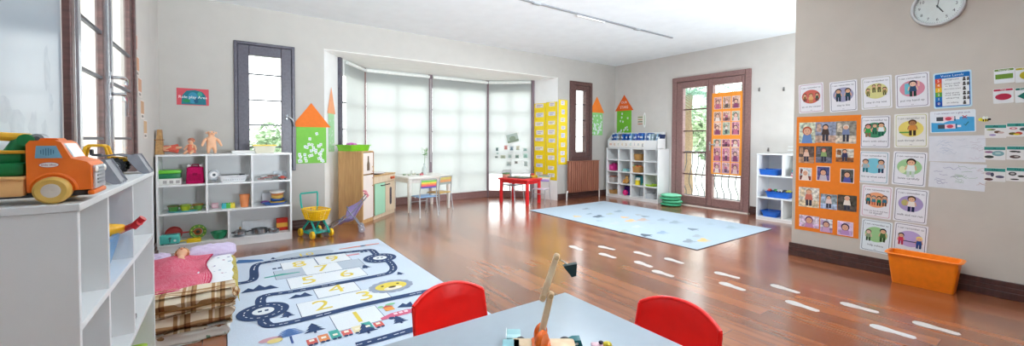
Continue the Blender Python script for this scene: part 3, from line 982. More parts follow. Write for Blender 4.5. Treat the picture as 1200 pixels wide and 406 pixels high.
# ------------------------------------------------------------------ footprints stuck to the floor
def footprint_shape(b):
    m = mat('#CDC9C4', .5, 'vinyl')
    sole = [(-.028, -.115), (0, -.128), (.028, -.115), (.032, -.06), (.030, -.01), (.044, .05), (.045, .09), (.03, .122), (.002, .132), (-.026, .122), (-.044, .088), (-.044, .045), (-.026, -.02), (-.032, -.07)]
    b.prism([(x * .9, y * .82) for x, y in sole], 0, .0012, m)
far = [(711, 291), (753, 298), (790, 306), (852, 323), (920, 339), (1007, 361), (1097, 385)]
near = [(675, 291), (712, 300), (754, 310), (777, 321), (858, 336), (940, 359), (1046, 389)]
ordn = ('first', 'second', 'third', 'fourth', 'fifth', 'sixth', 'seventh')
fp0 = None
for row, pts in (('nearer the poster wall', far), ('nearer the grey table', near)):
    for i, (px, py) in enumerate(pts):
        p = at(px, py, Z=0)
        lab = 'white footprint sticker, %s from the camera in the row %s' % (ordn[len(pts) - 1 - i], row)
        if fp0 is None:
            fp0 = one('footprint_sticker', lab, 'sticker', footprint_shape, (p.x, p.y, 0), R(6), 'footprint stickers on the floor', smooth=0)
        else: dup(fp0, (p.x, p.y, 0), R(random.uniform(-8, 8)), lab)
# ------------------------------------------------------------------ toys on the shelf by the side window
def toy_truck():
    t = thing('toy_truck', 'orange toy truck with green crane and yellow tyres on the white cubby shelf', 'toy truck', (-.337, 1.402, LSZ))
    OR = P('#FF7A20', .3); YT = mat('#DDB258', .5, 'plastic'); PE = P('#F0B878', .45); GR = P('#16874A', .4)
    Tm = Matrix(((1, 0, 0, 0), (0, 0, -1, 0), (0, 1, 0, 0), (0, 0, 0, 1)))      # prism profile in x,z pulled along -y
    def cab(b):
        pr = [(-.042, .028), (-.042, .140), (-.036, .149), (.004, .150), (.014, .145), (.030, .107), (.056, .098), (.063, .09), (.064, .03)]
        b.prism(pr, -.122, 0, OR, M=Tm)
        b.prism([(-.03, .149), (-.026, .155), (0, .155), (.004, .150)], -.09, -.03, OR, M=Tm)
    part('cab', t, cab, smooth=25)
    def side_window(b):
        b.poly([(-.028, .108), (.016, .108), (.006, .137), (-.026, .137)], .0008, P('#7FB4CC', .25), M=Tm)
        for k in range(6): b.poly([(-.019 + k * .004, .113 + abs(k - 2.5) * .002), (-.0175 + k * .004, .113 + abs(k - 2.5) * .002), (-.0175 + k * .004, .132 - abs(k - 2.5) * .002), (-.019 + k * .004, .132 - abs(k - 2.5) * .002)], .0014, P('#3C6E88'), M=Tm)
    part('side_window', t, side_window, 'blue side window with dark lines', smooth=0)
    def ws(b):
        b.add([(.0155, .012, .142), (.0155, .11, .142), (.0312, .11, .109), (.0312, .012, .109)], [(0, 1, 2, 3)], P('#BFD4DC', .15))
        b.add([(.0163, .02, .1405), (.0163, .102, .1405), (.0306, .102, .1105), (.0306, .02, .1105)], [(0, 1, 2, 3)], P('#93B6C6', .1), M=Matrix.Translation((.0008, 0, .0004)))
    part('windshield', t, ws, smooth=0)
    def logo(b):
        b.disc(-.006, .092, .0165, .0066, .0008, P('#D03A3A'), 28)
        b.disc(-.006, .092, .0155, .0056, .0012, P('#F5F0EA'), 28)
        b.text('little tikes', -.006, .092, .0016, .0062, P('#B83A3A'), .027)
    bl = MB(); bl.M = Tm; logo(bl); bl.build('logo', t, 'white oval logo with red rim', smooth=0)
    def grille(b):
        b.box(.0635, .069, .014, .108, .03, .088, P('#C9CDD2', .25), .002)
        for k in range(5): b.box(.069, .0705, .03, .092, .042 + .009 * k, .046 + .009 * k, P('#6F757C'))
    part('grille', t, grille, 'grey grille')
    for y in (.02, .10): part('headlight', t, lambda b: b.ell((.069, y, .078), (.004, .009, .009), P('#F2EFE6', .15), 12, 8))
    part('bumper', t, lambda b: b.box(.056, .069, .002, .12, .016, .028, OR, .004))
    def chassis(b):
        b.box(-.24, .062, .02, .102, .014, .03, P('#3A3A3E'), .003)
        b.box(-.255, -.046, -.002, .124, .02, .062, PE, .006)
        b.box(-.257, -.044, -.006, .128, .058, .066, PE, .003)
    part('bed', t, chassis, 'peach-coloured bed')
    def gcrane(b):
        b.box(-.22, -.05, .02, .105, .066, .098, GR, .008)
        b.box(-.115, -.056, .032, .092, .095, .122, GR, .01)
        b.tube([(-.078, .062, .11), (-.066, .062, .14), (-.05, .062, .152)], [.021, .018, .016], GR, 14)
        b.box(-.105, -.05, .028, .096, .118, .126, P('#F0B428'), .003)
    part('crane_body', t, gcrane, 'green crane body')
    def boom(b):
        b.tube([(-.05, .062, .155), (-.15, .062, .163), (-.24, .062, .158)], [.011, .010, .009], P('#F0B42C', .35), 10)
        b.cyl((-.052, .036, .150), (-.052, .09, .150), .014, GR)
    part('boom', t, boom, 'yellow boom')
    part('pulley', t, lambda b: (b.cyl((-.036, .045, .153), (-.036, .08, .153), .0125, P('#9AA0A6', .25)), b.cyl((-.036, .044, .153), (-.036, .081, .153), .006, P('#5A6068'))))
    def wheel(b):
        b.lathe([(.012, -.017), (.026, -.018), (.031, -.013), (.032, 0), (.031, .013), (.026, .018), (.012, .017)], YT, seg=28, M=Matrix.Rotation(PI / 2, 4, 'X'))
        b.lathe([(.0, -.014), (.016, -.0155), (.0185, -.0175)], P('#D9CDC0'), seg=24, M=Matrix.Rotation(-PI / 2, 4, 'X'))
        b.lathe([(.0, .0165), (.012, .0185), (.0175, .017), (.0195, .0165)], P('#D9CDC0'), seg=24, M=Matrix.Rotation(PI / 2, 4, 'X'))
    for x in (0, -.19):
        for y in (.0, .122):
            w = part('wheel', t, wheel); w.location = (x, y, .032)
    for y in (.0, .122): part('fender', t, lambda b: b.tube([(.038 * math.cos(a * .2617), y, .032 + .038 * math.sin(a * .2617)) for a in range(13)], .004, OR, 6))
toy_truck()

def loader(label, loc, k=1.0):
    t = thing('toy_loader', label, 'toy loader', loc, group='yellow toy loaders on the cubby shelf')
    Y, G, K = P('#F2B418', .35), P('#7E8088', .4), mat('#26272B', .7, 'rubber')
    b_ = lambda f: (lambda b: (setattr(b, 'M', Matrix.Scale(k, 4)), f(b)))
    def body(b):
        b.box(-.20, .01, -.032, .032, .035, .062, Y, .006)
        b.box(-.21, -.12, -.03, .03, .055, .088, Y, .008)
        b.prism([(-.02, .06), (.04, .06), (.03, .078), (-.03, .085)], -.026, .026, Y, M=Matrix(((1, 0, 0, 0), (0, 0, -1, 0), (0, 1, 0, 0), (0, 0, 0, 1))))
        b.box(-.19, .02, -.04, .04, .028, .04, P('#4A4C52'), .004)
    part('body', t, b_(body))
    def cage(b):
        for y in (-.03, .03):
            b.tube([(-.11, y, .08), (-.10, y, .128), (-.088, y, .135), (-.045, y, .135), (-.034, y, .128), (-.022, y, .075)], .0065, Y, 8)
        for x in (-.09, -.045): b.tube([(x, -.03, .135), (x, .03, .135)], .006, Y, 8)
        b.box(-.085, -.05, -.016, .016, .085, .096, P('#3C3E44'), .004); b.box(-.09, -.08, -.016, .016, .09, .118, P('#3C3E44'), .003)
    part('roll_cage', t, b_(cage))
    for y in (-.036, .036):
        part('lift_arm', t, b_(lambda b: b.tube([(-.06, y, .085), (.01, y, .092), (.055, y, .082), (.075, y, .05)], [.006, .008, .008, .006], G, 6, flat=.6)))
    def bucket(b):
        pr = [(.048, .086), (.076, .090), (.118, .006), (.104, .0), (.088, .012), (.05, .068)]
        b.prism(pr, -.058, .058, G, M=Matrix(((1, 0, 0, 0), (0, 0, -1, 0), (0, 1, 0, 0), (0, 0, 0, 1))))
        for y in (-.0625, .0585):
            b.prism([(.044, .09), (.08, .094), (.123, .006), (.106, -.003), (.084, .01), (.046, .066)], y, y + .004, P('#8E9098'), M=Matrix(((1, 0, 0, 0), (0, 0, -1, 0), (0, 1, 0, 0), (0, 0, 0, 1))))
        for j in range(5): b.box(.108, .121, -.055 + .025 * j, -.047 + .025 * j, .0, .008, P('#A9ABB2'))
    part('bucket', t, b_(bucket), 'grey bucket')
    def wheel(b):
        b.lathe([(.016, -.014), (.032, -.016), (.036, -.011), (.037, 0), (.036, .011), (.032, .016), (.016, .014)], K, seg=24, M=Matrix.Rotation(PI / 2, 4, 'X'))
        for s in (1, -1):
            b.lathe([(0, .010), (.010, .014), (.014, .010), (.020, .014), (.022, .015)], P('#C5C7CC', .3), seg=10, M=Matrix.Rotation(s * PI / 2, 4, 'X'))
        for j in range(14):
            a = 2 * PI * j / 14
            b.box(.0355, .0395, -.014, .014, -.004, .004, K, M=Matrix.Rotation(a, 4, 'Y'))
    for x in (0, -.15):
        for y in (-.05, .05):
            w = part('wheel', t, b_(wheel)); w.location = (x * k, y * k, .0385 * k)
    return t
loader('yellow toy loader with grey bucket, just in front of the orange truck bonnet', (-.405, 1.93, LSZ), .9)
loader('yellow toy loader with grey bucket at the far end of the cubby shelf', (-.395, 2.44, LSZ), .92)

# ---- inside the cubby shelf
def open_bin(b, lx, ly, h, m, wall=.004, rim=.012, taper=.03, rimh=.01):
    """tapered tub, open at the top, centred on the origin"""
    def ring(z, o): 
        t = taper * (1 - z / h)
        x, y = lx / 2 - t + o, ly / 2 - t + o
        r = min(x, y) * .25
        pts = []
        for cx, cy, a0 in ((x - r, y - r, 0), (-x + r, y - r, 90), (-x + r, -y + r, 180), (x - r, -y + r, 270)):
            for j in range(5):
                a = R(a0 + 90 * j / 4)
                pts.append((cx + r * math.cos(a), cy + r * math.sin(a), z))
        return pts
    rings = [ring(0, -wall * .5), ring(.004, 0), ring(h - rimh, 0), ring(h - rimh, rim), ring(h, rim), ring(h, -wall), ring(wall, -wall)]
    v = [p for r in rings for p in r]
    n = 20
    f = [tuple(range(n - 1, -1, -1))]
    for i in range(len(rings) - 1):
        for k in range(n): f.append((i * n + k, i * n + (k + 1) % n, (i + 1) * n + (k + 1) % n, (i + 1) * n + k))
    f.append(tuple((len(rings) - 1) * n + k for k in range(n)))
    b.add(v, f, m)

BZ1, BZ2, BZ3 = .70, .412, .10
one('toy_bin', 'light blue plastic tub of toy tools in the middle of the cubby shelf', 'bin', lambda b: open_bin(b, .18, .30, .125, P('#5FA4DC', .3), taper=.03, rim=.008), (-.405, 1.885, BZ1), 0)
def hammer(b):
    b.tube([(-.11, .01, .775), (-.05, .0, .80), (.05, -.13, .858)], [.010, .011, .010], P('#D8232E', .3), 10)
    b.cyl((.03, -.118, .842), (.058, -.122, .872), .012, P('#D8232E', .3))
one('toy_hammer', 'red toy hammer sticking out of the light blue tub', 'toy tool', hammer, (-.30, 2.01, 0), 0)
def drill(b):
    b.tube([(-.06, 0, .03), (0, 0, .035), (.05, 0, .035)], [.022, .026, .014], P('#F2B71C', .35), 12)
    b.tube([(-.03, 0, .03), (-.045, 0, -.03)], .016, P('#F2B71C', .35), 10)
    b.cyl((.05, 0, .035), (.085, 0, .035), .006, P('#4A4A4E'))
one('toy_drill', 'yellow toy drill lying in the light blue tub', 'toy tool', drill, (-.335, 1.90, BZ1 + .100), R(50))
one('leaflet', 'dark printed leaflet on the middle board of the cubby shelf', 'leaflet', lambda b: (b.box(-.07, .07, -.05, .05, 0, .004, GLOSSPAPER('#4A4F58')), [b.rect(-.06 + .03 * k, -.038 + .03 * k, -.04, .035 - .02 * (k % 2), .0045, INK('#B8BEC6')) for k in range(4)]), (-.345, 1.46, BZ2 + 0.0), R(12))
def wedge_toy(b):
    b.box(-.06, .06, -.05, .05, 0, .05, P('#2F9A4E'), .01); b.ell((0, 0, .06), (.04, .035, .03), P('#3DB65E'))
one('toy_block', 'green toy at the bottom of the cubby shelf nearest the camera', 'toy', wedge_toy, (-.38, 1.52, BZ3))
one('toy_tray', 'yellow-green tray on the lowest board of the cubby shelf, far end', 'tray', lambda b: open_bin(b, .2, .24, .10, P('#A9C63C', .35)), (-.42, 2.36, BZ3))
one('toy_block', 'small dark toy piece at the far end of the cubby shelf', 'toy', lambda b: (b.box(-.02, .02, -.03, .03, 0, .02, P('#3C3E44'), .004), b.cyl((0, 0, .02), (0, 0, .028), .012, P('#55575E'))), (-.33, 2.20, BZ2))

# ------------------------------------------------------------------ toy shelf on the back wall: px gives the place along the shelf
def bx(px, py=200, Y=5.36): return at(px, py, Y=Y).x
Z0, ZR1, ZR2, ZR3 = BSH, .685, .40, .085
SKIN = mat('#E9B48E', .45, 'vinyl_skin', var=.03)
def doll(label, M, s=1.0, dress=None, hair=None, sit=False, arms=.8):
    t = thing('baby_doll', label, 'doll', matrix=M)
    k = s
    hz = .19
    v = [(0, 0, .085, .034), (0, 0, .115, .031), (0, 0, .138, .028), (0, 0, .152, .015), (0, -.004, .185, .036), (0, -.004, .205, .030)]
    e = [(0, 1), (1, 2), (2, 3), (3, 4), (4, 5)]
    for sx in (1, -1):
        n = len(v)
        v += [(sx * .034, 0, .136, .014), (sx * (.03 + .03 * arms), -.006, .112, .013), (sx * (.034 + .04 * arms), -.018, .082, .010), (sx * (.035 + .045 * arms), -.026, .066, .009)]
        e += [(2, n), (n, n + 1), (n + 1, n + 2), (n + 2, n + 3)]
        n = len(v)
        if sit: v += [(sx * .022, -.004, .066, .021), (sx * .034, -.05, .045, .018), (sx * .034, -.085, .028, .013), (sx * .034, -.095, .032, .010)]
        else: v += [(sx * .018, 0, .064, .020), (sx * .024, -.012, .035, .016), (sx * .024, -.006, .012, .012), (sx * .026, -.022, .007, .009)]
        e += [(0, n), (n, n + 1), (n + 1, n + 2), (n + 2, n + 3)]
    v = [(a * k, b * k, c * k, r * k) for a, b, c, r in v]
    figure(SKIN, v, e, 'body', t)
    def face(b):
        for sx in (1, -1):
            b.ell((sx * .013 * k, -.0385 * k, .192 * k), (.0055 * k, .003 * k, .006 * k), P('#F4F2EE'), 10, 8)
            b.ell((sx * .013 * k, -.041 * k, .192 * k), (.0034 * k, .0018 * k, .004 * k), P('#3A4C66'), 8, 6)
            b.ell((sx * .036 * k, .0 * k, .186 * k), (.006 * k, .008 * k, .011 * k), SKIN, 10, 8)
        b.ell((0, -.042 * k, .183 * k), (.0045 * k, .005 * k, .004 * k), SKIN, 8, 6)
        b.ell((0, -.0385 * k, .172 * k), (.008 * k, .003 * k, .0026 * k), P('#C4665E'), 10, 6)
    part('face', t, face)
    if hair:
        def hr(b):
            b.ell((0, .008 * k, .197 * k), (.040 * k, .038 * k, .034 * k), mat(hair, .8, 'hair', var=.2, scale=200, bump=.4), 16, 10)
        part('hair', t, hr)
    if dress:
        def dr(b):
            b.lathe([(.02 * k, .148 * k), (.036 * k, .138 * k), (.038 * k, .10 * k), (.048 * k, .06 * k), (.055 * k, .035 * k), (.05 * k, .036 * k), (.03 * k, .09 * k)], CLOTH(dress), seg=20, M=Matrix.Diagonal((1, .85, 1, 1)))
        part('dress', t, dr)
    return t
def upright(px, z, Y=5.36, rz=0): return Matrix.Translation((bx(px, 180, Y), Y, z)) @ Matrix.Rotation(R(rz), 4, 'Z')
doll('bare baby doll standing upright on top of the toy shelf', upright(248, Z0, 5.36, 8), 1.2)
def lying(px, z, Y, spin, roll=0): return Matrix.Translation((bx(px, 178, Y), Y, z)) @ Matrix.Rotation(R(spin), 4, 'Z') @ Matrix.Rotation(R(-90 + roll), 4, 'X')
doll('doll in a coral dress lying on the toy shelf beside the wooden block', lying(213, Z0 + .058, 5.33, 80), 1.0, '#E2705E')
doll('reddish haired doll in a coral dress sitting beside the bare doll', upright(224, Z0 - .016, 5.38, -25), .8, '#DE8268', '#B5705A', sit=True)
def tall_block(b):
    b.prism([(-.034, 0), (.034, 0), (.018, .25), (-.012, .25)], -.05, .05, wood('#9A7040', '#C49A62', 1, .5), M=Matrix.Rotation(PI / 2, 4, 'X'))
    b.box(-.034, .034, -.054, .054, .14, .152, wood('#7A5630', '#9A7040', 1, .5))
one('wooden_block', 'tall wooden wedge standing at the corner end of the toy shelf', 'toy block', tall_block, (bx(187, 180), 5.37, Z0))
def papers(b):
    for k in range(5): b.box(-.11 + .003 * (k % 3), .11 + .002 * k, -.06, .06 - .004 * k, .006 * k, .006 * k + .005, PAPER('#F2F2F0'))
one('paper_stack', 'pile of white papers on the toy shelf below the narrow window', 'papers', papers, (bx(285, 178, 5.42), 5.42, Z0), R(3))
t = thing('basket', 'clear tub with yellow rim on the toy shelf before the narrow window', 'tub', (bx(310, 178, 5.40), 5.40, Z0))
part('body', t, lambda b: open_bin(b, .22, .15, .085, clear_mat('#F3EEDC', .6), rim=.004, taper=.02))
part('rim', t, lambda b: b.tube([(sx * .113, sy * .078, .088) for sx, sy in ((1, 1), (-1, 1), (-1, -1), (1, -1))], .008, P('#EBD25A'), 8, closed=True), 'yellow rim')
one('toy_spoon', 'dark wooden stick leaning in the yellow rimmed tub', 'stick', lambda b: b.tube([(0, 0, 0), (-.05, .02, .10)], .005, P('#4A4238'), 8), (bx(318, 175, 5.40), 5.38, Z0 + .006))

# row one
def toybox(label, px, z, w, d, h, m, Y=5.34, lid=None, cat='box', name='toy_box', extra=None):
    t = thing(name, label, cat, (bx(px, 200, Y), Y, z))
    part('body', t, lambda b: (b.box(-w / 2, w / 2, -d / 2, d / 2, 0, h, m, .006), extra and extra(b)))
    if lid: part('lid', t, lambda b: b.box(-w / 2 - .006, w / 2 + .006, -d / 2 - .006, d / 2 + .006, h, h + lid[1], lid[0], .01), lid[2])
    return t
toybox('white carton with printed panels under the green lidded box', 199.5, ZR1, .18, .17, .063, PAPER('#E6E4E0'), extra=lambda b: [b.box(-.05 + .05 * k, -.02 + .05 * k, -.087, -.085, .015, .045, INK('#A9A5A2')) for k in range(3)])
toybox('green box with a lime lid on the white carton in the toy shelf', 199, ZR1 + .063, .175, .16, .05, P('#157A4C'), lid=(P('#6CC63A', .3), .035, 'lime lid'))
t = thing('toy_bag', 'magenta fabric bag with two white ears in the toy shelf', 'bag', (bx(229, 205), 5.34, ZR1))
part('bag_body', t, lambda b: b.grid(lambda u, v: ((.078 * (1 - .12 * v) * abs(math.cos(2 * PI * u)) ** .5 * (1 if math.cos(2 * PI * u) > 0 else -1)), .05 * abs(math.sin(2 * PI * u)) ** .6 * (1 if math.sin(2 * PI * u) > 0 else -1), .165 * v), 32, 6, CLOTH('#C2185E')))
part('flap', t, lambda b: (b.ell((0, -.004, .165), (.068, .045, .014), CLOTH('#B01455')), b.box(-.05, .05, -.056, -.048, .03, .10, CLOTH('#A8124E'), .004), b.box(-.02, .02, -.06, -.05, .085, .11, CLOTH('#8C0F42'), .003)))
part('handle', t, lambda b: b.tube([(-.03, 0, .17), (-.025, 0, .195), (.025, 0, .195), (.03, 0, .17)], .006, CLOTH('#A8124E'), 8))
for sx in (-1, 1): part('ear', t, lambda b: b.ell((sx * .052, -.004, .178), (.018, .01, .02), CLOTH('#EFE9EA')), 'white ear')
def hdry(b):
    b.lathe([(.02, -.03), (.048, -.032), (.052, 0), (.048, .032), (.02, .03)], P('#B9BCC2'), seg=24, M=Matrix.Rotation(PI / 2, 4, 'X'))
    b.lathe([(.0, .034), (.03, .035), (.034, .03)], P('#F0F0F0'), seg=24, M=Matrix.Rotation(PI / 2, 4, 'X'))
    b.lathe([(.0, .036), (.012, .037), (.014, .034)], P('#4C4E54'), seg=16, M=Matrix.Rotation(PI / 2, 4, 'X'))
    b.tube([(.0, 0, -.04), (.02, 0, -.065)], [.02, .016], P('#A9ACB2'), 10)
one('toy_hairdryer', 'grey toy hairdryer beside the white basket in the toy shelf', 'toy', hdry, (bx(251, 205), 5.33, ZR1 + .083))
one('basket', 'white plastic basket with a black comb in the toy shelf', 'basket', lambda b: (open_bin(b, .25, .15, .07, P('#E9EAEC', .35), taper=.02), [b.box(-.09 + .02 * k, -.08 + .02 * k, -.064, -.063, .02, .05, P('#C4C6CA')) for k in range(10)]), (bx(273.5, 205), 5.33, ZR1))
def comb(b):
    b.box(-.08, .08, -.012, .012, 0, .006, P('#33353A'), .002)
    for k in range(14): b.box(-.075 + .011 * k, -.070 + .011 * k, -.034, -.01, .001, .005, P('#33353A'))
    b.tube([(.08, 0, .003), (.13, .004, .003)], [.009, .004], P('#33353A'), 8)
one('toy_comb', 'black toy comb lying across the white basket', 'comb', comb, (bx(270, 202), 5.335, ZR1 + .072), R(-6))
def cutlery(b):
    rng = random.Random(2)
    for k in range(16):
        a = rng.uniform(0, PI); c = Vector((rng.uniform(-.12, .12), rng.uniform(-.05, .05), .006 + .0032 * k))
        d = Vector((math.cos(a), math.sin(a) * .5, 0)) * .05
        m = (METAL('#A7AAA8', .3), METAL('#8D928F', .35), P('#C9483E'), P('#7E9A8C'), METAL('#B4B7B8', .25))[k % 5]
        b.tube([c - d, c, c + d * .7], [.003, .004, .004], m, 6)
        b.ell(c + d, (.015, .010, .004), m, 8, 6)
one('toy_cutlery', 'heap of metal and red toy cutlery in the top end cell of the toy shelf', 'toy cutlery', cutlery, (bx(312, 205), 5.33, ZR1)).__setitem__('kind', 'stuff')
one('toy_tray', 'clear flat tray leaning at the back of the cutlery cell', 'tray', lambda b: b.box(-.07, .07, -.004, .004, 0, .085, clear_mat('#DDE3EA', .7), .003, M=Matrix.Rotation(R(-12), 4, 'X')), (bx(328, 200, 5.5), 5.5, ZR1))
def toycar(b, m, k=1.0):
    b.box(-.04 * k, .04 * k, -.02 * k, .02 * k, .01 * k, .028 * k, m, .006 * k); b.box(-.022 * k, .02 * k, -.017 * k, .017 * k, .026 * k, .042 * k, m, .006 * k)
    for x in (-.025, .025):
        for y in (-.021, .021): b.cyl((x * k, (y - .003) * k, .011 * k), (x * k, (y + .003) * k, .011 * k), .011 * k, P('#2C2D31'))
one('toy_car', 'small red toy car beside the toy cutlery', 'toy car', lambda b: toycar(b, P('#C8402E')), (bx(331, 206, 5.30), 5.30, ZR1))

# row two
one('toy_tray', 'teal oval tray carrying three toy cups in the toy shelf', 'tray', lambda b: b.lathe([(0, 0), (.12, 0), (.14, .012), (.137, .014), (.118, .004), (0, .004)], P('#5FB8BC', .3), seg=32, M=Matrix.Diagonal((1, .55, 1, 1))), (bx(216, 232), 5.33, ZR2))
def cup(label, px, m, m2, Y=5.32):
    t = thing('toy_cup', label, 'toy cup', (bx(px, 232, Y), Y, ZR2 + .004), group='toy cups on the teal tray')
    part('bowl', t, lambda b: b.lathe([(0, 0), (.022, 0), (.027, .015), (.034, .046), (.031, .046), (.024, .012), (0, .006)], m, seg=24))
    part('rim', t, lambda b: b.lathe([(.0345, .040), (.037, .043), (.0345, .048), (.031, .046)], m2, seg=24))
    part('handle', t, lambda b: b.tube([(.031, 0, .036), (.05, 0, .032), (.048, 0, .015), (.028, 0, .012)], .004, m, 8))
cup('green toy cup with brown rim, first on the teal tray', 203, P('#4C8C3C'), P('#6A4A2C'))
cup('lime yellow toy cup in the middle of the teal tray', 217, P('#B9C730'), P('#7E9A2C'))
cup('olive toy cup with orange rim, last on the teal tray', 232, P('#6FA04A'), P('#B8643C'))
def cube_toy(b): b.box(-.03, .03, -.025, .025, 0, .055, P('#D9A6AE'), .006); b.box(-.022, .022, -.0262, -.025, .012, .045, P('#E9C6CA'))
one('toy_block', 'pale pink toy block behind the row of coloured cubes', 'toy block', cube_toy, (bx(252, 232, 5.40), 5.40, ZR2))
for px, hx, nm in ((262.5, '#37B0B8', 'teal'), (267.5, '#5FBF4A', 'green'), (272.5, '#E8D23A', 'yellow')):
    def stud(b):
        b.box(-.018, .018, -.02, .02, 0, .04, P(hx), .003)
        for x in (-.009, .009): b.cyl((x, 0, .04), (x, 0, .046), .006, P(hx), seg=12)
    one('toy_block', '%s building cube in a row on the middle toy shelf' % nm, 'toy block', stud, (bx(px, 235, 5.32), 5.32, ZR2), group='building cubes')
one('toy_cup', 'tall peach-coloured beaker on the toy shelf', 'beaker', lambda b: b.lathe([(0, 0), (.028, 0), (.038, .105), (.035, .105), (.026, .004), (0, .004)], P('#F0965E', .35), seg=28), (bx(286.5, 232), 5.33, ZR2))
one('toy_plate', 'big blue toy plate under the stack of coloured bowls', 'toy plate', lambda b: b.lathe([(0, 0), (.08, 0), (.125, .02), (.123, .023), (.078, .005), (0, .005)], P('#2F62B4', .35), seg=36, M=Matrix.Diagonal((.9, .6, 1, 1))), (bx(322, 236, 5.32), 5.32, ZR2))
zz = ZR2 + .012; BK = 1.28
for (r, h, hx, lab) in ((.062, .022, '#E0B24A', 'ochre toy bowl lowest on the blue plate'), (.055, .022, '#2D5AA8', 'dark blue toy bowl stacked on the ochre bowl'), (.050, .03, '#E9BE62', 'yellow toy bowl stacked on the dark blue bowl'), (.052, .018, '#D98A4C', 'orange toy bowl stacked on the yellow bowl'), (.060, .022, '#EDEBE6', 'white toy bowl topmost of the stack on the blue plate')):
    one('toy_bowl', lab, 'toy bowl', lambda b: b.lathe([(0, 0), (r * .7, 0), (r * .95, h * .5), (r, h), (r - .004, h), (r * .6, .004), (0, .004)], P(hx), seg=28), (bx(325, 232, 5.33), 5.33, zz), group='stack of toy bowls').scale = (BK, BK, BK)
    zz += (h - .001) * BK
one('toy_plate', 'purple toy plate on edge behind the blue plate', 'toy plate', lambda b: b.ell((0, 0, .02), (.05, .03, .02), P('#7A3C8E'), 20, 10), (bx(311, 234, 5.42), 5.42, ZR2))
one('toy_tray', 'white leaning card behind the bowl stack', 'card', lambda b: b.box(-.05, .05, -.003, .003, 0, .11, PAPER('#E9E7EA'), 0, M=Matrix.Rotation(R(-14), 4, 'X')), (bx(313, 228, 5.5), 5.5, ZR2))

# row three
t = thing('toy_toaster', 'teal toy toaster at the wall end of the lowest toy shelf', 'toy toaster', (bx(199.5, 272, 5.29), 5.29, ZR3), R(0))
part('body', t, lambda b: b.box(-.078, .078, -.045, .045, .008, .098, P('#56BFB4', .35), .012))
part('slot', t, lambda b: (b.box(-.055, .055, -.022, -.01, .094, .0995, P('#33585A')), b.box(-.055, .055, .01, .022, .094, .0995, P('#33585A'))))
part('lever', t, lambda b: (b.box(-.012, .012, -.056, -.044, .06, .07, P('#3C5C60'), .003), b.box(-.004, .004, -.047, -.0445, .025, .075, P('#3C5C60'))))
part('knob', t, lambda b: b.cyl((.04, -.046, .04), (.04, -.054, .04), .011, P('#EAF2F0'), seg=16))
for x in (-.06, .06): part('foot', t, lambda b: b.box(x - .01, x + .01, -.03, .03, 0, .01, P('#33585A'), .002))
def pan(b, m, r=.07, h=.03):
    b.lathe([(0, 0), (r * .85, 0), (r, h), (r - .004, h), (r * .82, .005), (0, .005)], m, seg=28)
    b.tube([(r - .004, 0, h * .7), (r + .09, 0, h * .9)], [.008, .007], m, 8, flat=.6)
one('toy_pan', 'red toy pan standing on edge behind the teal toaster', 'toy pan', lambda b: (setattr(b, 'M', Matrix.Translation((0, 0, .074)) @ Matrix.Rotation(R(75), 4, 'X')), pan(b, P('#BE3A34'), .072)), (bx(204, 266, 5.44), 5.44, ZR3))
def ring_toy(b):
    n = 18
    b.tube([(.058 * math.cos(2 * PI * k / n), 0, .075 + .058 * math.sin(2 * PI * k / n)) for k in range(n)], .017, P('#6FA83C'), 10, closed=True)
    for k in range(9):
        a = 2 * PI * k / 9
        b.ell((.058 * math.cos(a), -.014, .075 + .058 * math.sin(a)), .009, P('#D8E07A'), 8, 6)
    b.lathe([(0, 0), (.034, 0), (.036, .012), (0, .014)], P('#B5642E'), seg=20, M=Matrix.Translation((0, .004, .075)) @ Matrix.Rotation(PI / 2, 4, 'X'))
    b.lathe([(0, 0), (.018, 0), (0, .008)], P('#2E3A2C'), seg=16, M=Matrix.Translation((0, -.012, .075)) @ Matrix.Rotation(PI / 2, 4, 'X'))
one('toy_ring', 'green spotted ring toy with brown middle on the lowest toy shelf', 'toy', ring_toy, (bx(232, 264, 5.42), 5.42, ZR3))
def ypan(b):
    b.box(-.06, .05, -.045, .045, 0, .012, P('#E9C61E'), .005)
    for s in (-1, 1): b.box(-.06, .05, s * .045 - .004, s * .045 + .004, 0, .03, P('#E9C61E'), .003)
    b.box(-.064, -.056, -.045, .045, 0, .03, P('#E9C61E'), .003); b.box(.046, .054, -.045, .045, 0, .03, P('#E9C61E'), .003)
    b.tube([(-.06, 0, .02), (-.13, -.01, .02)], .008, P('#E9C61E'), 8)
one('toy_pan', 'yellow square toy pan on the lowest toy shelf', 'toy pan', ypan, (bx(228, 276, 5.28), 5.28, ZR3))
one('toy_bowl', 'dark green toy bowl on the lowest toy shelf', 'toy bowl', lambda b: b.lathe([(0, 0), (.035, 0), (.05, .02), (.068, .065), (.064, .065), (.046, .022), (0, .006)], P('#1E8A5C', .35), seg=30), (bx(257, 270, 5.30), 5.30, ZR3))
def pot(label, px, Y, r, h, lid, z=ZR3, m=None):
    m = m or METAL('#A9ACB0', .22)
    t = thing('toy_pot', label, 'toy pot', (bx(px, 268, Y), Y, z))
    part('pot_body', t, lambda b: b.lathe([(0, 0), (r * .92, 0), (r, .006), (r, h), (r + .004, h + .002), (r - .003, h), (r - .004, .006), (0, .005)], m, seg=30))
    for s in (-1, 1): part('handle', t, lambda b: b.tube([(s * r, -.014, h * .75), (s * (r + .018), -.012, h * .8), (s * (r + .018), .012, h * .8), (s * r, .014, h * .75)], .004, P('#3C3C40'), 8))
    if lid:
        l = part('lid', t, lambda b: b.lathe([(r + .002, h + .001), (r * .7, h + .012), (0, h + .018)], m, seg=30))
        part('knob', l, lambda b: b.ell((0, 0, h + .026), (.009, .009, .01), P('#B58A54'), 12, 8))
pot('metal toy pot with a lid and knob on the lowest toy shelf', 281.5, 5.31, .042, .04, True)
pot('wide metal toy pot without lid on the lowest toy shelf', 304, 5.32, .062, .045, False)
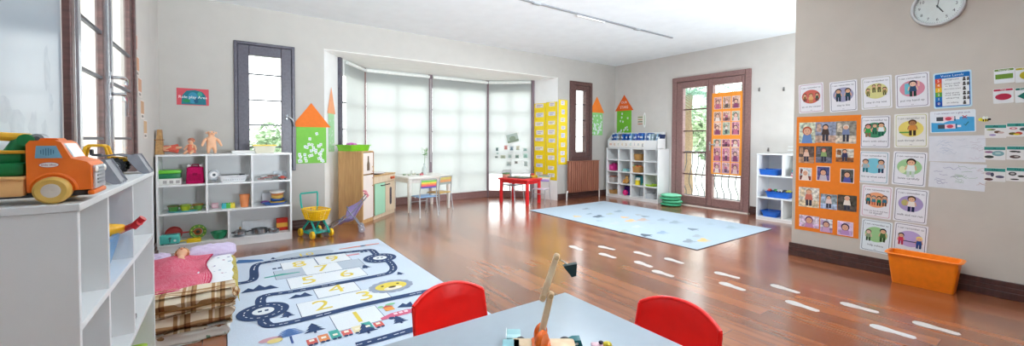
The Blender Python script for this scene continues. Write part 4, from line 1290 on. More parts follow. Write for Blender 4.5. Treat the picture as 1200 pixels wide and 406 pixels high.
one('toy_pan', 'metal toy frying pan beside the red and yellow carton', 'toy pan', lambda b: pan(b, METAL('#8E9196', .25), .045, .028), (bx(321, 268, 5.29), 5.29, ZR3), R(160))
one('toy_plate', 'flat metal toy plate at the front of the pots', 'toy plate', lambda b: b.lathe([(0, 0), (.04, 0), (.055, .007), (0, .004)], METAL('#9A9DA0', .3), seg=24), (bx(279, 278, 5.255), 5.275, ZR3))
def rbox(b):
    b.box(-.045, .045, -.03, .03, 0, .11, PAPER('#C8382E'), .002); b.box(-.0455, .0455, -.0305, .0305, .03, .07, PAPER('#E9B04A'))
    b.disc(0, 0, .02, .015, 0, PAPER('#F2E6C4'), 12)
one('toy_box', 'small red and yellow food carton at the cart end of the lowest toy shelf', 'box', rbox, (bx(330.5, 265, 5.40), 5.40, ZR3))
one('toy_tray', 'white tray standing behind the metal pots', 'tray', lambda b: b.box(-.16, .16, -.004, .004, 0, .12, P('#E4E6EA'), .003, M=Matrix.Rotation(R(-10), 4, 'X')), (bx(303, 262, 5.52), 5.52, ZR3))

def resize(key, k):
    for o in list(C.objects):
        if key in str(o.get('label', '')): o.scale = (k, k, k)
for key, k in (('first on the teal tray', 1.35), ('in the middle of the teal tray', 1.35), ('last on the teal tray', 1.35), ('building cube in a row', 1.25), ('tall peach-coloured beaker', 1.3), ('metal toy pot with a lid', 1.3), ('wide metal toy pot', 1.25), ('metal toy frying pan', 1.3), ('red and yellow food carton', 1.25), ('big blue toy plate', 1.15), ('dark green toy bowl on', 1.15)): resize(key, k)
# ------------------------------------------------------------------ doll bed made of mattress, pillows and blankets
def puffy(b, cx, cy, z0, lx, ly, h, m, p=3.0, n=20, ripple=.0, seed=0, uvs=(1, 1)):
    """a stuffed rectangle: closed, soft edged"""
    rng = random.Random(seed)
    ph = [rng.uniform(0, 6.28) for _ in range(6)]
    def fn(sgn):
        def f(u, v):
            x, y = 2 * u - 1, 2 * v - 1
            e = max(0, (1 - abs(x) ** p)) ** (1 / 2.2) * max(0, (1 - abs(y) ** p)) ** (1 / 2.2)
            w = ripple * (math.sin(9 * x + ph[0]) * math.cos(7 * y + ph[1]) + .6 * math.sin(15 * x + 6 * y + ph[2])) * e
            return (cx + lx / 2 * x, cy + ly / 2 * y, z0 + h / 2 + sgn * h / 2 * e + (w if sgn > 0 else 0))
        return f
    b.grid(fn(1), n, n, m, uvscale=uvs)
    f2 = fn(-1)
    b.grid(lambda u, v: f2(1 - u, v), n, n, m, uvscale=uvs)
def slab(b, x0, x1, y0, y1, z0, z1, m, r=.035, uvs=(1, 1), ripple=.004, seed=1, n=28):
    """folded blanket: rounded slab with slightly wavy faces, UV following the cloth"""
    rng = random.Random(seed); ph = [rng.uniform(0, 6.28) for _ in range(5)]
    h = z1 - z0
    r = min(r, h * .49)
    prof = []
    for k in range(7): a = PI / 2 * k / 6; prof.append((r * (1 - math.sin(a)), z0 + r * (1 - math.cos(a))))
    for k in range(7): a = PI / 2 * k / 6; prof.append((r * (1 - math.cos(a)), z1 - r * (1 - math.sin(a))))
    prof = [(i, z) for i, z in prof] 
    per = []
    for k in range(n + 1): per.append((k / n, 0))
    for k in range(1, n + 1): per.append((1, k / n))
    for k in range(1, n + 1): per.append((1 - k / n, 1))
    for k in range(1, n): per.append((0, 1 - k / n))
    cxm, cym = (x0 + x1) / 2, (y0 + y1) / 2
    v, uv = [], []
    def P3(u, w, ins, z):
        x, y = x0 + (x1 - x0) * u, y0 + (y1 - y0) * w
        wv = ripple * (math.sin(11 * x * 3 + ph[0]) + math.sin(13 * y * 2.5 + ph[1]) + math.sin(90 * z + ph[2]))
        x = min(max(x, x0 + ins), x1 - ins) + (wv if u in (0, 1) else 0); y = min(max(y, y0 + ins), y1 - ins) + (wv if w in (0, 1) else 0)
        return (x, y, z)
    m_ = len(per)
    for ins, z in prof:
        for (u, w) in per:
            v.append(P3(u, w, ins, z)); q = v[-1]
            drop = z1 - z
            uv.append(((q[0] + (drop if u == 1 else -drop if u == 0 else 0)) * uvs[0], (q[1] - (drop if w == 0 else -drop if w == 1 else 0)) * uvs[1]))
    f = []
    for i in range(len(prof) - 1):
        for k in range(m_): f.append((i * m_ + k, i * m_ + (k + 1) % m_, (i + 1) * m_ + (k + 1) % m_, (i + 1) * m_ + k))
    b.add(v, f, m, uvs=uv)
    for z, sg in ((z1, 1), (z0, -1)):
        def top(u, w):
            x, y = x0 + r * 0 + (x1 - x0) * u, y0 + (y1 - y0) * w
            wv = ripple * sg * (math.sin(20 * x + ph[3]) * math.sin(17 * y + ph[4])) * (1 if 0 < u < 1 and 0 < w < 1 else 0)
            return (x, y, z + wv)
        q = [(top(i / 12 if sg > 0 else 1 - i / 12, j / 12)) for j in range(13) for i in range(13)]
        b.add(q, [(j * 13 + i, j * 13 + i + 1, (j + 1) * 13 + i + 1, (j + 1) * 13 + i) for j in range(12) for i in range(12)], m, uvs=[(p[0] * uvs[0], p[1] * uvs[1]) for p in q])
PLAID = plaid_mat('#EDE3D2', '#A67A4C', '#CDB592', '#7A5230', 7.5)
FLOR = floral_mat('#EDF0F2', ('#6E66A0', '#5E86B0', '#B07A98'), 20.0)
BX0, BX1, BYN, BYF = -.55, .005, 2.86, 4.02
one('mattress', 'low mattress with white floral cover, under the plaid blankets by the toy shelf', 'mattress', lambda b: slab(b, BX0, BX1 - .03, BYN + .135, BYF, .076, .235, floral_mat('#EEF0F1', ('#7A72A0', '#6E8FA8', '#B08A88'), 18.0), .05, (1, 1)))
one('quilt', 'folded white leafy quilt lying lowest under the plaid blankets', 'quilt', lambda b: slab(b, BX0, BX1, BYN, BYF - .1, 0, .075, floral_mat('#E6E4DC', ('#76864E', '#A07A52', '#6A8A72'), 16.0), .03, seed=5, ripple=.006))
t = thing('plaid_blanket', 'upper brown plaid blanket folded over the near end of the doll bed', 'blanket', (0, 0, 0))
part('cloth', t, lambda b: slab(b, BX0, BX1 + .025, BYN - .02, BYN + .13, .178, .285, PLAID, .05, seed=8, ripple=.011))
part('hem', t, lambda b: b.tube([(BX0 + .02, BYN - .026, .215), (-.3, BYN - .03, .212), (-.1, BYN - .028, .214), (BX1 + .02, BYN - .012, .217)], .006, CLOTH('#8A6238'), 6))
one('plaid_blanket', 'lower brown plaid blanket folded between the upper plaid one and the quilt', 'blanket', lambda b: slab(b, BX0, BX1 + .01, BYN - .015, BYN + .13, .078, .180, plaid_mat('#E6DAC8', '#9A6E44', '#C4AA86', '#704A2A', 6.4), .045, seed=9, ripple=.010))
FLB = one('blanket', 'white floral blanket spread on the doll bed beside the pink dotted one', 'blanket', lambda b: slab(b, -.30, BX1 + .012, BYN + .138, 3.80, .236, .266, FLOR, .017, seed=3, ripple=.005))
def fringe(b):
    m = CLOTH('#DCCB7A')
    rng = random.Random(6)
    for k in range(46):
        y = BYN + .15 + .78 * k / 45
        x = BX1 + .018 + rng.uniform(-.004, .008)
        z = .258
        b.tube([(x - .016, y, z), (x + .012, y + rng.uniform(-.01, .01), z - .03), (x + .016 + rng.uniform(0, .012), y + rng.uniform(-.014, .014), z - .085 - rng.uniform(0, .05))], [.0045, .004, .002], m, 5)
f_ = MB(); fringe(f_); f_.build('fringe', FLB, 'yellow tasselled fringe')
PINK = dots_mat('#D23C62', '#F0C6CE', 84.0, .24)
def dotted(b):
    def f(u, v):
        x = BX0 + .02 + .42 * u; y = BYN + .085 + .82 * v
        e = min(u, 1 - u, v, 1 - v)
        z = .277 + .012 * math.sin(9 * u + 5 * v) * min(1, e * 8) + .016 * math.sin(13 * v - 3 * u + 1) * min(1, e * 8) + .035 * math.exp(-((u - .55) ** 2) / .05 - ((v - .72) ** 2) / .12) + .008
        if v < .1: y += .008 * math.sin(14 * u)
        if u > .95: x += .02 * math.sin(7 * v)
        return (x, y, z)
    b.grid(f, 40, 40, PINK)
    b.grid(lambda u, v: (lambda p: (p[0], p[1], p[2] - .009))(f(1 - u, v)), 40, 40, PINK)
    ed = []
    for k in range(20): ed.append(f(k / 20, 0))
    for k in range(20): ed.append(f(1, k / 20))
    for k in range(20): ed.append(f(1 - k / 20, 1))
    for k in range(20): ed.append(f(0, 1 - k / 20))
    b.tube([(p[0], p[1], p[2] - .0045) for p in ed], .0055, CLOTH('#B52A50'), 6, closed=True)
one('blanket', 'pink blanket with white dots drawn up over the doll in the bed', 'blanket', dotted)
LAV = dots_mat('#D9CBE6', '#C4AEDA', 30.0, .2)
one('pillow', 'lavender pillow at the head of the doll bed on the rug side', 'pillow', lambda b: puffy(b, -.10, 3.87, .236, .30, .24, .085, LAV, ripple=.006, seed=2, p=5))
one('pillow', 'lavender pillow at the head of the doll bed on the side wall side', 'pillow', lambda b: puffy(b, -.455, 3.87, .236, .20, .22, .06, LAV, ripple=.006, seed=3, p=5))
def bed_doll():
    t = thing('baby_doll', 'doll tucked in under the pink dotted blanket, only its head showing', 'doll', matrix=Matrix.Translation((-.275, 3.68, .30)) @ Matrix.Rotation(R(-75), 4, 'X') @ Matrix.Scale(.85, 4))
    figure(SKIN, [(0, 0, -.10, .03), (0, 0, -.03, .03), (0, 0, .02, .018), (0, -.004, .08, .045), (0, -.004, .105, .038)], [(0, 1), (1, 2), (2, 3), (3, 4)], 'body', t)
    def face(b):
        for sx in (1, -1):
            b.ell((sx * .016, -.047, .095), (.006, .003, .006), P('#3A4C66'), 10, 8); b.ell((sx * .046, 0, .085), (.007, .01, .013), SKIN, 10, 8)
        b.ell((0, -.052, .082), (.006, .006, .005), SKIN, 8, 6); b.ell((0, -.047, .068), (.01, .003, .003), P('#C4665E'), 10, 6)
    part('face', t, face)
    part('hair', t, lambda b: b.ell((0, .012, .107), (.05, .046, .044), mat('#C98A54', .85, 'hair', var=.2, scale=150, bump=.4), 18, 12))
bed_doll()

# ------------------------------------------------------------------ toy shopping cart
def cart():
    t = thing('toy_shopping_cart', 'yellow and teal toy shopping cart beside the toy shelf', 'toy cart', (.85, 5.21, 0), R(-72)); t.scale = (.86, .86, .9)
    T, Y = P('#1FA79A', .35), P('#F2C20E', .35)
    def basket(b):
        n, h0, h1 = 22, .235, .355
        def ring(z, k): return [((.155 + .045 * k) * math.copysign(abs(math.cos(2 * PI * i / 40)) ** .6, math.cos(2 * PI * i / 40)), (.105 + .035 * k) * math.copysign(abs(math.sin(2 * PI * i / 40)) ** .6, math.sin(2 * PI * i / 40)), z) for i in range(40)]
        b.tube(ring(h1, 1), .012, Y, 8, closed=True)
        for z, k in ((.33, .78), (.30, .5), (.27, .26)): b.tube(ring(z, k), .0065, Y, 6, closed=True)
        b.tube(ring(h0, 0), .008, Y, 6, closed=True)
        a, c = ring(h0, 0), ring(h1, 1)
        for i in range(0, 40): b.tube([a[i], c[i]], .0075, Y, 6)
        b.prism([(x * .99, y * .99) for x, y, z in a], h0 - .004, h0 + .004, Y)
    part('basket', t, basket)
    def frame(b):
        for s in (-1, 1):
            b.tube([(-.18, s * .10, .07), (-.13, s * .09, .13), (-.05, s * .08, .20), (-.02, s * .07, .235)], .014, T, 8)
            b.tube([(.16, s * .10, .07), (.11, s * .09, .14), (.03, s * .08, .21), (-.02, s * .07, .235)], .014, T, 8)
            b.tube([(-.18, s * .10, .06), (0, s * .105, .052), (.16, s * .10, .06)], .013, T, 8)
        b.box(-.16, .14, -.10, .10, .06, .074, T, .005)
        b.box(-.10, .06, -.08, .08, .20, .234, T, .012)
    part('frame', t, frame)
    part('handle', t, lambda b: b.tube([(-.16, .10, .30), (-.18, .115, .42), (-.19, .12, .545), (-.18, .115, .56), (-.18, -.115, .56), (-.19, -.12, .545), (-.18, -.115, .42), (-.16, -.10, .30)], .012, T, 8), 'teal push handle')
    def wheel(b):
        M = Matrix.Rotation(PI / 2, 4, 'X')
        b.lathe([(0, -.016), (.03, -.018), (.048, -.016), (.052, 0), (.048, .016), (.03, .018), (0, .016)], Y, seg=24, M=M)
        for s in (-.02, .02): b.lathe([(0, 0), (.016, 0), (.0, .006 if s > 0 else -.006)], P('#C99A10'), seg=14, M=M @ Matrix.Translation((0, 0, s)))
    for x in (-.17, .15):
        for y in (-.13, .13):
            w = part('wheel', t, wheel); w.location = (x, y, .052)
cart()

# ------------------------------------------------------------------ doll stroller
def stroller():
    t = thing('doll_stroller', 'lavender folding doll stroller before the wooden toy fridge', 'doll stroller', (1.235, 5.25, 0), R(-12))
    MT, LV = METAL('#8C8F9A', .35), dots_mat('#9C8CBE', '#CDBFE0', 40, .16, 'lavender_mesh')
    def frame(b):
        for s in (-1, 1):
            b.tube([(-.25, s * .09, .045), (-.02, s * .10, .20), (.14, s * .115, .37), (.20, s * .12, .44)], .0075, MT, 8)
            b.tube([(.14, s * .11, .045), (.06, s * .10, .17), (-.01, s * .10, .27), (-.03, s * .10, .30)], .0075, MT, 8)
        b.tube([(.14, -.11, .06), (.10, .0, .10), (.14, .11, .06)], .006, MT, 8)
        b.tube([(-.10, -.10, .145), (-.08, 0, .16), (-.10, .10, .145)], .006, MT, 8)
        b.tube([(.16, -.118, .395), (.16, .118, .395)], .006, MT, 8)
    part('frame', t, frame)
    def seat(b):
        def f(u, v):
            y = -.10 + .2 * u
            pts = [(-.13, .12), (-.08, .15), (-.02, .155), (.03, .17), (.07, .24), (.11, .31), (.145, .375)]
            k = v * (len(pts) - 1); i = min(int(k), len(pts) - 2); q = k - i
            x = pts[i][0] * (1 - q) + pts[i + 1][0] * q; z = pts[i][1] * (1 - q) + pts[i + 1][1] * q
            sag = .03 * (1 - (2 * u - 1) ** 2)
            return (x + sag * .4, y, z - sag)
        b.grid(f, 12, 24, LV); b.grid(lambda u, v: (lambda p: (p[0] + .003, p[1], p[2] - .003))(f(1 - u, v)), 12, 24, LV)
        for s in (-1, 1): b.add([(.02, s * .1, .175), (.13, s * .105, .355), (-.02, s * .10, .285), (-.04, s * .1, .20)], [(0, 1, 2, 3)], LV)
    part('seat', t, seat, 'lavender mesh seat')
    for s in (-1, 1):
        part('handle', t, lambda b: b.tube([(.195, s * .12, .435), (.215, s * .12, .455), (.20, s * .12, .478), (.165, s * .12, .485)], .013, P('#D98A94', .5), 8), 'pink grip')
    def wheel(b):
        M = Matrix.Rotation(PI / 2, 4, 'X')
        for o in (-.012, .012):
            b.lathe([(.0, -.007), (.03, -.008), (.038, -.006), (.038, .006), (.03, .008), (0, .007)], mat('#A6A3AC', .6, 'rubber'), seg=20, M=M @ Matrix.Translation((0, 0, o)))
        b.cyl((0, -.022, 0), (0, .022, 0), .01, P('#E4E2E8'), seg=12)
    for x in (-.25, .14):
        for y in (-.11, .11):
            w = part('wheel', t, wheel); w.location = (x, y, .038)
    part('footrest', t, lambda b: b.tube([(-.19, -.09, .085), (-.2, 0, .075), (-.19, .09, .085)], .006, MT, 8))
stroller()

# ------------------------------------------------------------------ wooden play kitchen along the slanting bay wall
BEECH = wood('#C69A66', '#DDB680', 2, .45)
BEECHS = wood('#B78A58', '#CDA26C', 2, .45)
PALEW = wood('#D9C0A0', '#E8D6BC', 2, .45)
CREAM = PAINT('#EFE4DC', .4)
MINT = PAINT('#A9DDBE', .4)
def rrect(x0, x1, y0, y1, r, n=6):
    pts = []
    for cx, cy, a in ((x1 - r, y0 + r, -90), (x1 - r, y1 - r, 0), (x0 + r, y1 - r, 90), (x0 + r, y0 + r, 180)):
        for k in range(n + 1): pts.append((cx + r * math.cos(R(a + 90 * k / n)), cy + r * math.sin(R(a + 90 * k / n))))
    return pts
FR = Matrix.Rotation(PI / 2, 4, 'X')      # drawing plane: local x right, z up, front towards -y
def fridge():
    t = thing('toy_fridge', 'tall wooden toy fridge cupboard with a green tray on top, in the bay corner', 'toy kitchen', (1.471, 5.577, 0), R(45))
    w, d, h = .305, .345, .99
    for x in (0, w - .018): part('side_panel', t, lambda b: b.box(x, x + .018, .004, d, 0, h - .018, BEECHS, .002), smooth=0)
    part('top_panel', t, lambda b: b.box(-.004, w + .004, -.002, d, h - .018, h, BEECH, .003), smooth=0)
    part('back_panel', t, lambda b: b.box(.018, w - .018, d - .008, d, .03, h - .018, BEECH), smooth=0)
    part('shelf_board', t, lambda b: b.box(.018, w - .018, .02, d - .008, .655, .673, BEECH), smooth=0)
    part('plinth', t, lambda b: b.box(.018, w - .018, .004, .022, 0, .05, BEECH), smooth=0)
    for z0, z1, wz in ((.675, .965, (.72, .92)), (.055, .655, None)):
        dr = part('door', t, lambda b: b.box(.02, w - .02, -.012, .004, z0, z1, CREAM, .004), 'cream cupboard door', smooth=0)
        part('door_edge', dr, lambda b: (b.box(.0, .022, -.014, .004, z0 - .01, z1 + .01, BEECH, .003), b.box(w - .022, w, -.014, .004, z0 - .01, z1 + .01, wood('#8A5638', '#A46C48', 2, .5), .003)), smooth=0)
        if wz:
            part('door_window', dr, lambda b: (b.prism([(w * .5 - .035, wz[0]), (w * .5 + .035, wz[0]), (w * .5 + .035, wz[0] + .09), (w * .5 + .018, wz[0] + .13), (w * .5 + .016, wz[1]), (w * .5 - .016, wz[1]), (w * .5 - .018, wz[0] + .13), (w * .5 - .035, wz[0] + .09)], .012, .0135, mat('#6A5442', .4), M=FR)), 'bottle-shaped dark cut-out', smooth=0)
            part('handle', dr, lambda b: b.tube([(w - .05, -.012, .70), (w - .05, -.035, .71), (w - .05, -.035, .76), (w - .05, -.012, .77)], .006, BEECH, 8))
        else:
            part('handle', dr, lambda b: b.tube([(w - .05, -.012, .50), (w - .05, -.035, .51), (w - .05, -.035, .60), (w - .05, -.012, .61)], .006, BEECH, 8))
fridge()
def stove():
    t = thing('toy_stove', 'low wooden toy stove with a mint door beside the toy fridge', 'toy kitchen', (1.471 + .315 * .7071, 5.577 + .315 * .7071, 0), R(45))
    w, d, h = .66, .33, .632
    for x in (0, w - .018): part('side_panel', t, lambda b: b.box(x, x + .018, .004, d, 0, h - .02, PALEW, .002), smooth=0)
    part('worktop', t, lambda b: b.box(-.004, w + .004, -.012, d, h - .02, h, BEECH, .004), smooth=0)
    part('back_panel', t, lambda b: b.box(.018, w - .018, d - .008, d, .03, h - .02, PALEW), smooth=0)
    part('divider', t, lambda b: b.box(w / 2 - .009, w / 2 + .009, .01, d - .008, .03, h - .02, PALEW), smooth=0)
    part('plinth', t, lambda b: b.box(.018, w - .018, .004, .022, 0, .05, PALEW), smooth=0)
    part('control_panel', t, lambda b: b.box(.0, w, -.006, .004, h - .12, h - .022, PALEW, .003), smooth=0)
    for x in (.52, .585): part('knob', t, lambda b: b.cyl((x, -.006, h - .072), (x, -.028, h - .072), .020, P('#C4552E', .4), seg=18), 'red-brown knob')
    d1 = part('door', t, lambda b: b.box(.022, w / 2 - .004, -.012, .004, .055, h - .125, MINT, .004), 'mint green door', smooth=0)
    part('handle', d1, lambda b: b.tube([(w / 2 - .14, -.012, h - .16), (w / 2 - .14, -.034, h - .16), (w / 2 - .02, -.034, h - .16), (w / 2 - .02, -.012, h - .16)], .007, P('#34302E'), 8), 'black bar handle')
    d2 = part('door', t, lambda b: b.box(w / 2 + .004, w - .022, -.012, .004, .055, h - .125, PALEW, .004), 'pale wood oven door', smooth=0)
    part('door_window', d2, lambda b: b.prism(rrect(w * .70, w * .80, .15, .42, .032), .012, .0135, mat('#4A4450', .2), M=FR), 'dark rounded oven window', smooth=0)
    part('handle', d2, lambda b: b.tube([(w / 2 + .03, -.012, h - .16), (w / 2 + .03, -.034, h - .16), (w / 2 + .10, -.034, h - .16), (w / 2 + .10, -.012, h - .16)], .007, P('#34302E'), 8), 'black bar handle')
    part('hob', t, lambda b: (b.box(.06, .32, .05, .28, h, h + .006, P('#3E3C40', .3), .003), [b.cyl((x, y, h + .006), (x, y, h + .009), .045, P('#5A585E'), seg=24) for x, y in ((.13, .11), (.25, .22))]), smooth=35)
    part('sink', t, lambda b: b.lathe([(.075, .004), (.09, .006), (.092, .002), (.085, 0), (.05, -.012), (0, -.014)], METAL('#B4B6BA', .25), (.48, .17, h), seg=28))
stove()
one('toy_plate', 'pale plate lying on the worktop of the toy stove', 'toy plate', lambda b: b.lathe([(0, 0), (.05, 0), (.085, .014), (.083, .017), (.048, .004), (0, .004)], P('#E9E4E8', .3), seg=28), (1.82, 5.98, .642))
FRT = Matrix.Translation((1.471, 5.577, 0)) @ Matrix.Rotation(R(45), 4, 'Z')
_q = FRT @ Vector((.125, .19, .99))
one('toy_tray', 'lime green plastic tray on top of the wooden toy fridge', 'tray', lambda b: open_bin(b, .36, .30, .085, P('#7CC62C', .35), rim=.012, taper=.02), _q, R(45 - 12))
def lump(b):
    b.ell((0, 0, .06), (.07, .055, .05), P('#C45AAE', .4), 18, 12)
    for k in range(6): b.ell((.05 * math.cos(k), .04 * math.sin(k), .075), (.028, .026, .026), P('#C45AAE', .4), 10, 8)
one('toy_ball', 'purple bumpy toy in the lime green tray on the toy fridge', 'toy', lump, (_q.x - .03, _q.y + .0, _q.z + .006))

# ------------------------------------------------------------------ tables and small chairs
def leg_table(name, label, loc, rz, w, d, h, top, ct, leg, apron=True, inset=.03, square=True):
    t = thing(name, label, 'table', loc, R(rz))
    part('table_top', t, lambda b: b.box(0, w, 0, d, h - top, h, ct, .01))
    k = 0
    for x in (inset, w - inset):
        for y in (inset, d - inset):
            part('leg', t, lambda b: leg(b, x, y, h - top))
    if apron: part('apron', t, lambda b: (b.box(inset, w - inset, inset - .008, inset + .008, h - top - .055, h - top, ct), b.box(inset, w - inset, d - inset - .008, d - inset + .008, h - top - .055, h - top, ct), b.box(inset - .008, inset + .008, inset, d - inset, h - top - .055, h - top, ct), b.box(w - inset - .008, w - inset + .008, inset, d - inset, h - top - .055, h - top, ct)), smooth=0)
    return t
WPL = P('#EDE9E2', .4)
leg_table('kids_table', 'white kids table with the vase, before the bay blinds', (2.30, 6.03, 0), 7, .78, .60, .56, .045, WPL, lambda b, x, y, z: b.tube([(x, y, 0), (x, y, z)], [.026, .036], WPL, 16))
RED = P('#E5252A', .3)
leg_table('kids_table', 'red kids table with picture tray, beside the yellow paper display', (4.27, 5.55, 0), 17, .46, .68, .455, .035, RED, lambda b, x, y, z: b.tube([(x, y, 0), (x, y, .02), (x, y, z)], [.03, .034, .03], RED, 18), apron=True, inset=.045)
def kid_chair(label, loc, rz, bands, seatc, group):
    t = thing('kids_chair', label, 'chair', loc, R(rz), group=group)
    G = METAL('#C2C6CA', .3)
    part('seat', t, lambda b: (b.box(-.14, .14, -.13, .13, .285, .303, P(seatc, .4), .008)))
    def back(b):
        n = len(bands)
        for i, hx in enumerate(bands):
            z0 = .43 + .115 * i / n
            b.box(-.125, .125, .128 + .004 * i, .142 + .004 * i, z0, z0 + .115 / n + .0005, P(hx, .4), 0)
    part('backrest', t, back, smooth=0)
    for s in (-1, 1):
        part('leg', t, lambda b: b.tube([(s * .15, -.16, 0), (s * .14, -.13, .29), (s * .14, .0, .285)], .0095, G, 8))
        part('leg', t, lambda b: b.tube([(s * .155, .16, 0), (s * .14, .125, .29), (s * .138, .136, .43), (s * .132, .15, .545)], .0095, G, 8))
    part('back_frame', t, lambda b: b.tube([(-.138, .136, .43), (-.136, .15, .54), (-.12, .154, .562), (.12, .154, .562), (.136, .15, .54), (.138, .136, .43)], .009, G, 8))
    part('stretcher', t, lambda b: b.tube([(-.15, -.14, .2), (.15, -.14, .2)], .006, G, 8))
    return t
RB = ('#4A4EA8', '#D8506A', '#E98A4A', '#E9D24A', '#6FBF5A')
kid_chair('rainbow striped kids chair with grey frame in front of the white table', (2.42, 5.72, 0), 187, RB, '#7FA6CE', 'kids chairs')
kid_chair('kids chair with grey frame tucked under the end of the white table', (2.82, 6.04, 0), 200, ('#9AA7A0', '#D99A6A', '#C9B86A'), '#C9A45A', 'kids chairs')
kid_chair('kids chair with pale printed back between red table and yellow display', (4.66, 5.66, 0), -62, ('#8A78C4', '#C9B4DA', '#EDEDE6', '#E9D8A0', '#6FA6A0'), '#D8CEDE', 'kids chairs').scale = (.86, .86, .9)
kid_chair('kids chair with blue-grey seat on the bay side of the red table', (4.46, 6.27, 0), 17, ('#9AA4AC', '#B4BCC4'), '#8C97A3', 'kids chairs')

def vase_plant():
    p = at(497.5, 199, Y=6.35)
    t = thing('potted_plant', 'sprig with green leaves in a clear bottle vase on the white table', 'plant', (p.x, 6.36, .56))
    part('vase', t, lambda b: b.lathe([(0, 0), (.035, 0), (.04, .02), (.038, .10), (.016, .15), (.015, .19), (.012, .19), (.013, .15), (.034, .10), (.034, .01), (0, .006)], clear_mat('#E4EFEE', .4), seg=24))
    st = [(0, 0, .02), (.004, 0, .18), (.012, .004, .30), (.006, 0, .42)]
    part('stem', t, lambda b: b.tube(st, .004, LEAF('#5E8A54'), 6))
    rng = random.Random(3)
    def leaves(b):
        for k in range(22):
            z = .28 + .16 * rng.random(); a = rng.uniform(0, 6.28); L = rng.uniform(.04, .07); e = rng.uniform(-.1, .8)
            d = Vector((math.cos(a), math.sin(a), e)).normalized(); s = d.cross(Vector((0, 0, 1))).normalized()
            o = Vector((.008, 0, z)) + d * .012
            b.add([o, o + d * L * .5 + s * L * .26 + Vector((0, 0, .006)), o + d * L, o + d * L * .5 - s * L * .26 + Vector((0, 0, .006))], [(0, 1, 2, 3)], LEAF('#6FA45C'))
    part('leaves', t, leaves, smooth=0)
vase_plant()
def T3(px, Y): return (at(px, 206, Y=Y).x, Y, .56)
for px, Y, hx, r, lab in ((474, 6.42, '#A9B8A2', .035, 'small sage toy dish first in the row on the white table'), (479.5, 6.34, '#B9C4B0', .03, 'small pale green toy dish in the row on the white table'), (485, 6.42, '#CFCBBB', .038, 'cream toy dish in the middle of the white table'), (489.5, 6.36, '#A6B0A0', .03, 'grey-green toy dish near the red toy on the white table')):
    one('toy_bowl', lab, 'toy dish', lambda b: b.lathe([(0, 0), (r * .6, 0), (r, r * .7), (r * .92, r * .7), (r * .5, .004), (0, .004)], P(hx), seg=20), T3(px, Y), group='dishes on the white table')
one('toy_cup', 'little white toy jug behind the dishes on the white table', 'toy jug', lambda b: (b.lathe([(0, 0), (.025, 0), (.03, .03), (.02, .06), (.024, .07), (.02, .07), (.016, .06), (0, .01)], P('#EDEFEA'), seg=20), b.tube([(.022, 0, .06), (.045, 0, .05), (.03, 0, .02)], .004, P('#EDEFEA'), 6)), T3(483, 6.46))
one('toy_block', 'red and dark toy beside the vase on the white table', 'toy', lambda b: (b.box(-.03, .03, -.02, .02, 0, .03, P('#C2606A'), .008), b.ell((.01, 0, .035), (.018, .018, .014), P('#7A4450'), 12, 8)), T3(494, 6.30))

def RT(u, v):   # a point on the red table top: u along its short side, v along its long side
    a = R(17); return (4.27 + u * math.cos(a) - v * math.sin(a), 5.55 + u * math.sin(a) + v * math.cos(a), .455)
def picture_tray(b):
    b.box(-.13, .13, -.20, .20, 0, .02, P('#5A6258', .4), .006)
    b.box(-.11, .11, -.18, .18, .02, .022, P('#8E8C7A'), 0)
    for k in range(6): b.ell((-.06 + .06 * (k % 3), -.1 + .16 * (k // 3), .024), (.025, .03, .008), P(('#6E7A5E', '#A08A6A', '#7A8A90')[k % 3]), 10, 6)
one('toy_tray', 'dark flat picture tray lying in the middle of the red table', 'tray', picture_tray, RT(.23, .34), R(17))
one('toy_box', 'small pinkish box with green lid at the bay end of the red table', 'box', lambda b: (b.box(-.06, .06, -.04, .04, 0, .06, P('#D9A08E'), .005), b.box(-.063, .063, -.043, .043, .055, .085, P('#5E8A5A'), .008)), RT(.16, .61), R(17))
def ptoy(b):
    b.box(-.03, .03, -.03, .03, 0, .05, P('#E0B24A'), .006); b.box(-.03, .01, -.03, .03, .05, .085, P('#C8382E'), .006)
    b.tube([(.02, 0, .05), (.022, .01, .16), (.02, 0, .22)], [.012, .008, .003], P('#3F4A3A'), 8)
    for k in range(6): b.tube([(.02, 0, .09 + .02 * k), (.02 + .03 * math.cos(2.1 * k), .03 * math.sin(2.1 * k), .11 + .02 * k)], [.004, .002], P('#4F6A44'), 5)
one('toy_block', 'red and yellow toy pot with a dark spray on the red table', 'toy', ptoy, RT(.36, .14), R(17))

# ------------------------------------------------------------------ radiator, cushions, planter
def radiator():
    x0, x1 = 5.30, 6.13
    t = thing('radiator', 'brown slatted radiator under the narrow window in the far corner', 'radiator', (x0, 5.60, 0))
    RW = wood('#8A5440', '#A86C54', 2, .45)
    n = 15
    for k in range(n):
        a = (x1 - x0) * k / n
        part('column', t, lambda b: b.box(a + .008, a + (x1 - x0) / n - .010, 0, .07, .14, .74, RW, .012))
    part('header', t, lambda b: (b.box(0, x1 - x0, .045, .065, .69, .725, RW, .004), b.box(0, x1 - x0, .045, .065, .16, .195, RW, .004)), smooth=0)
    for x in (-.03, x1 - x0 + .035):
        part('pipe', t, lambda b: b.tube([(x, .035, 0), (x, .035, .12), (x + (.02 if x < 0 else -.02), .035, .17), (.0 if x < 0 else x1 - x0, .035, .172)], .011, P('#EDEBE8', .3), 10), 'white pipe')
    part('top_cover', t, lambda b: b.box(-.005, x1 - x0 + .005, .0, .075, .735, .75, RW, .005), smooth=0)
radiator()
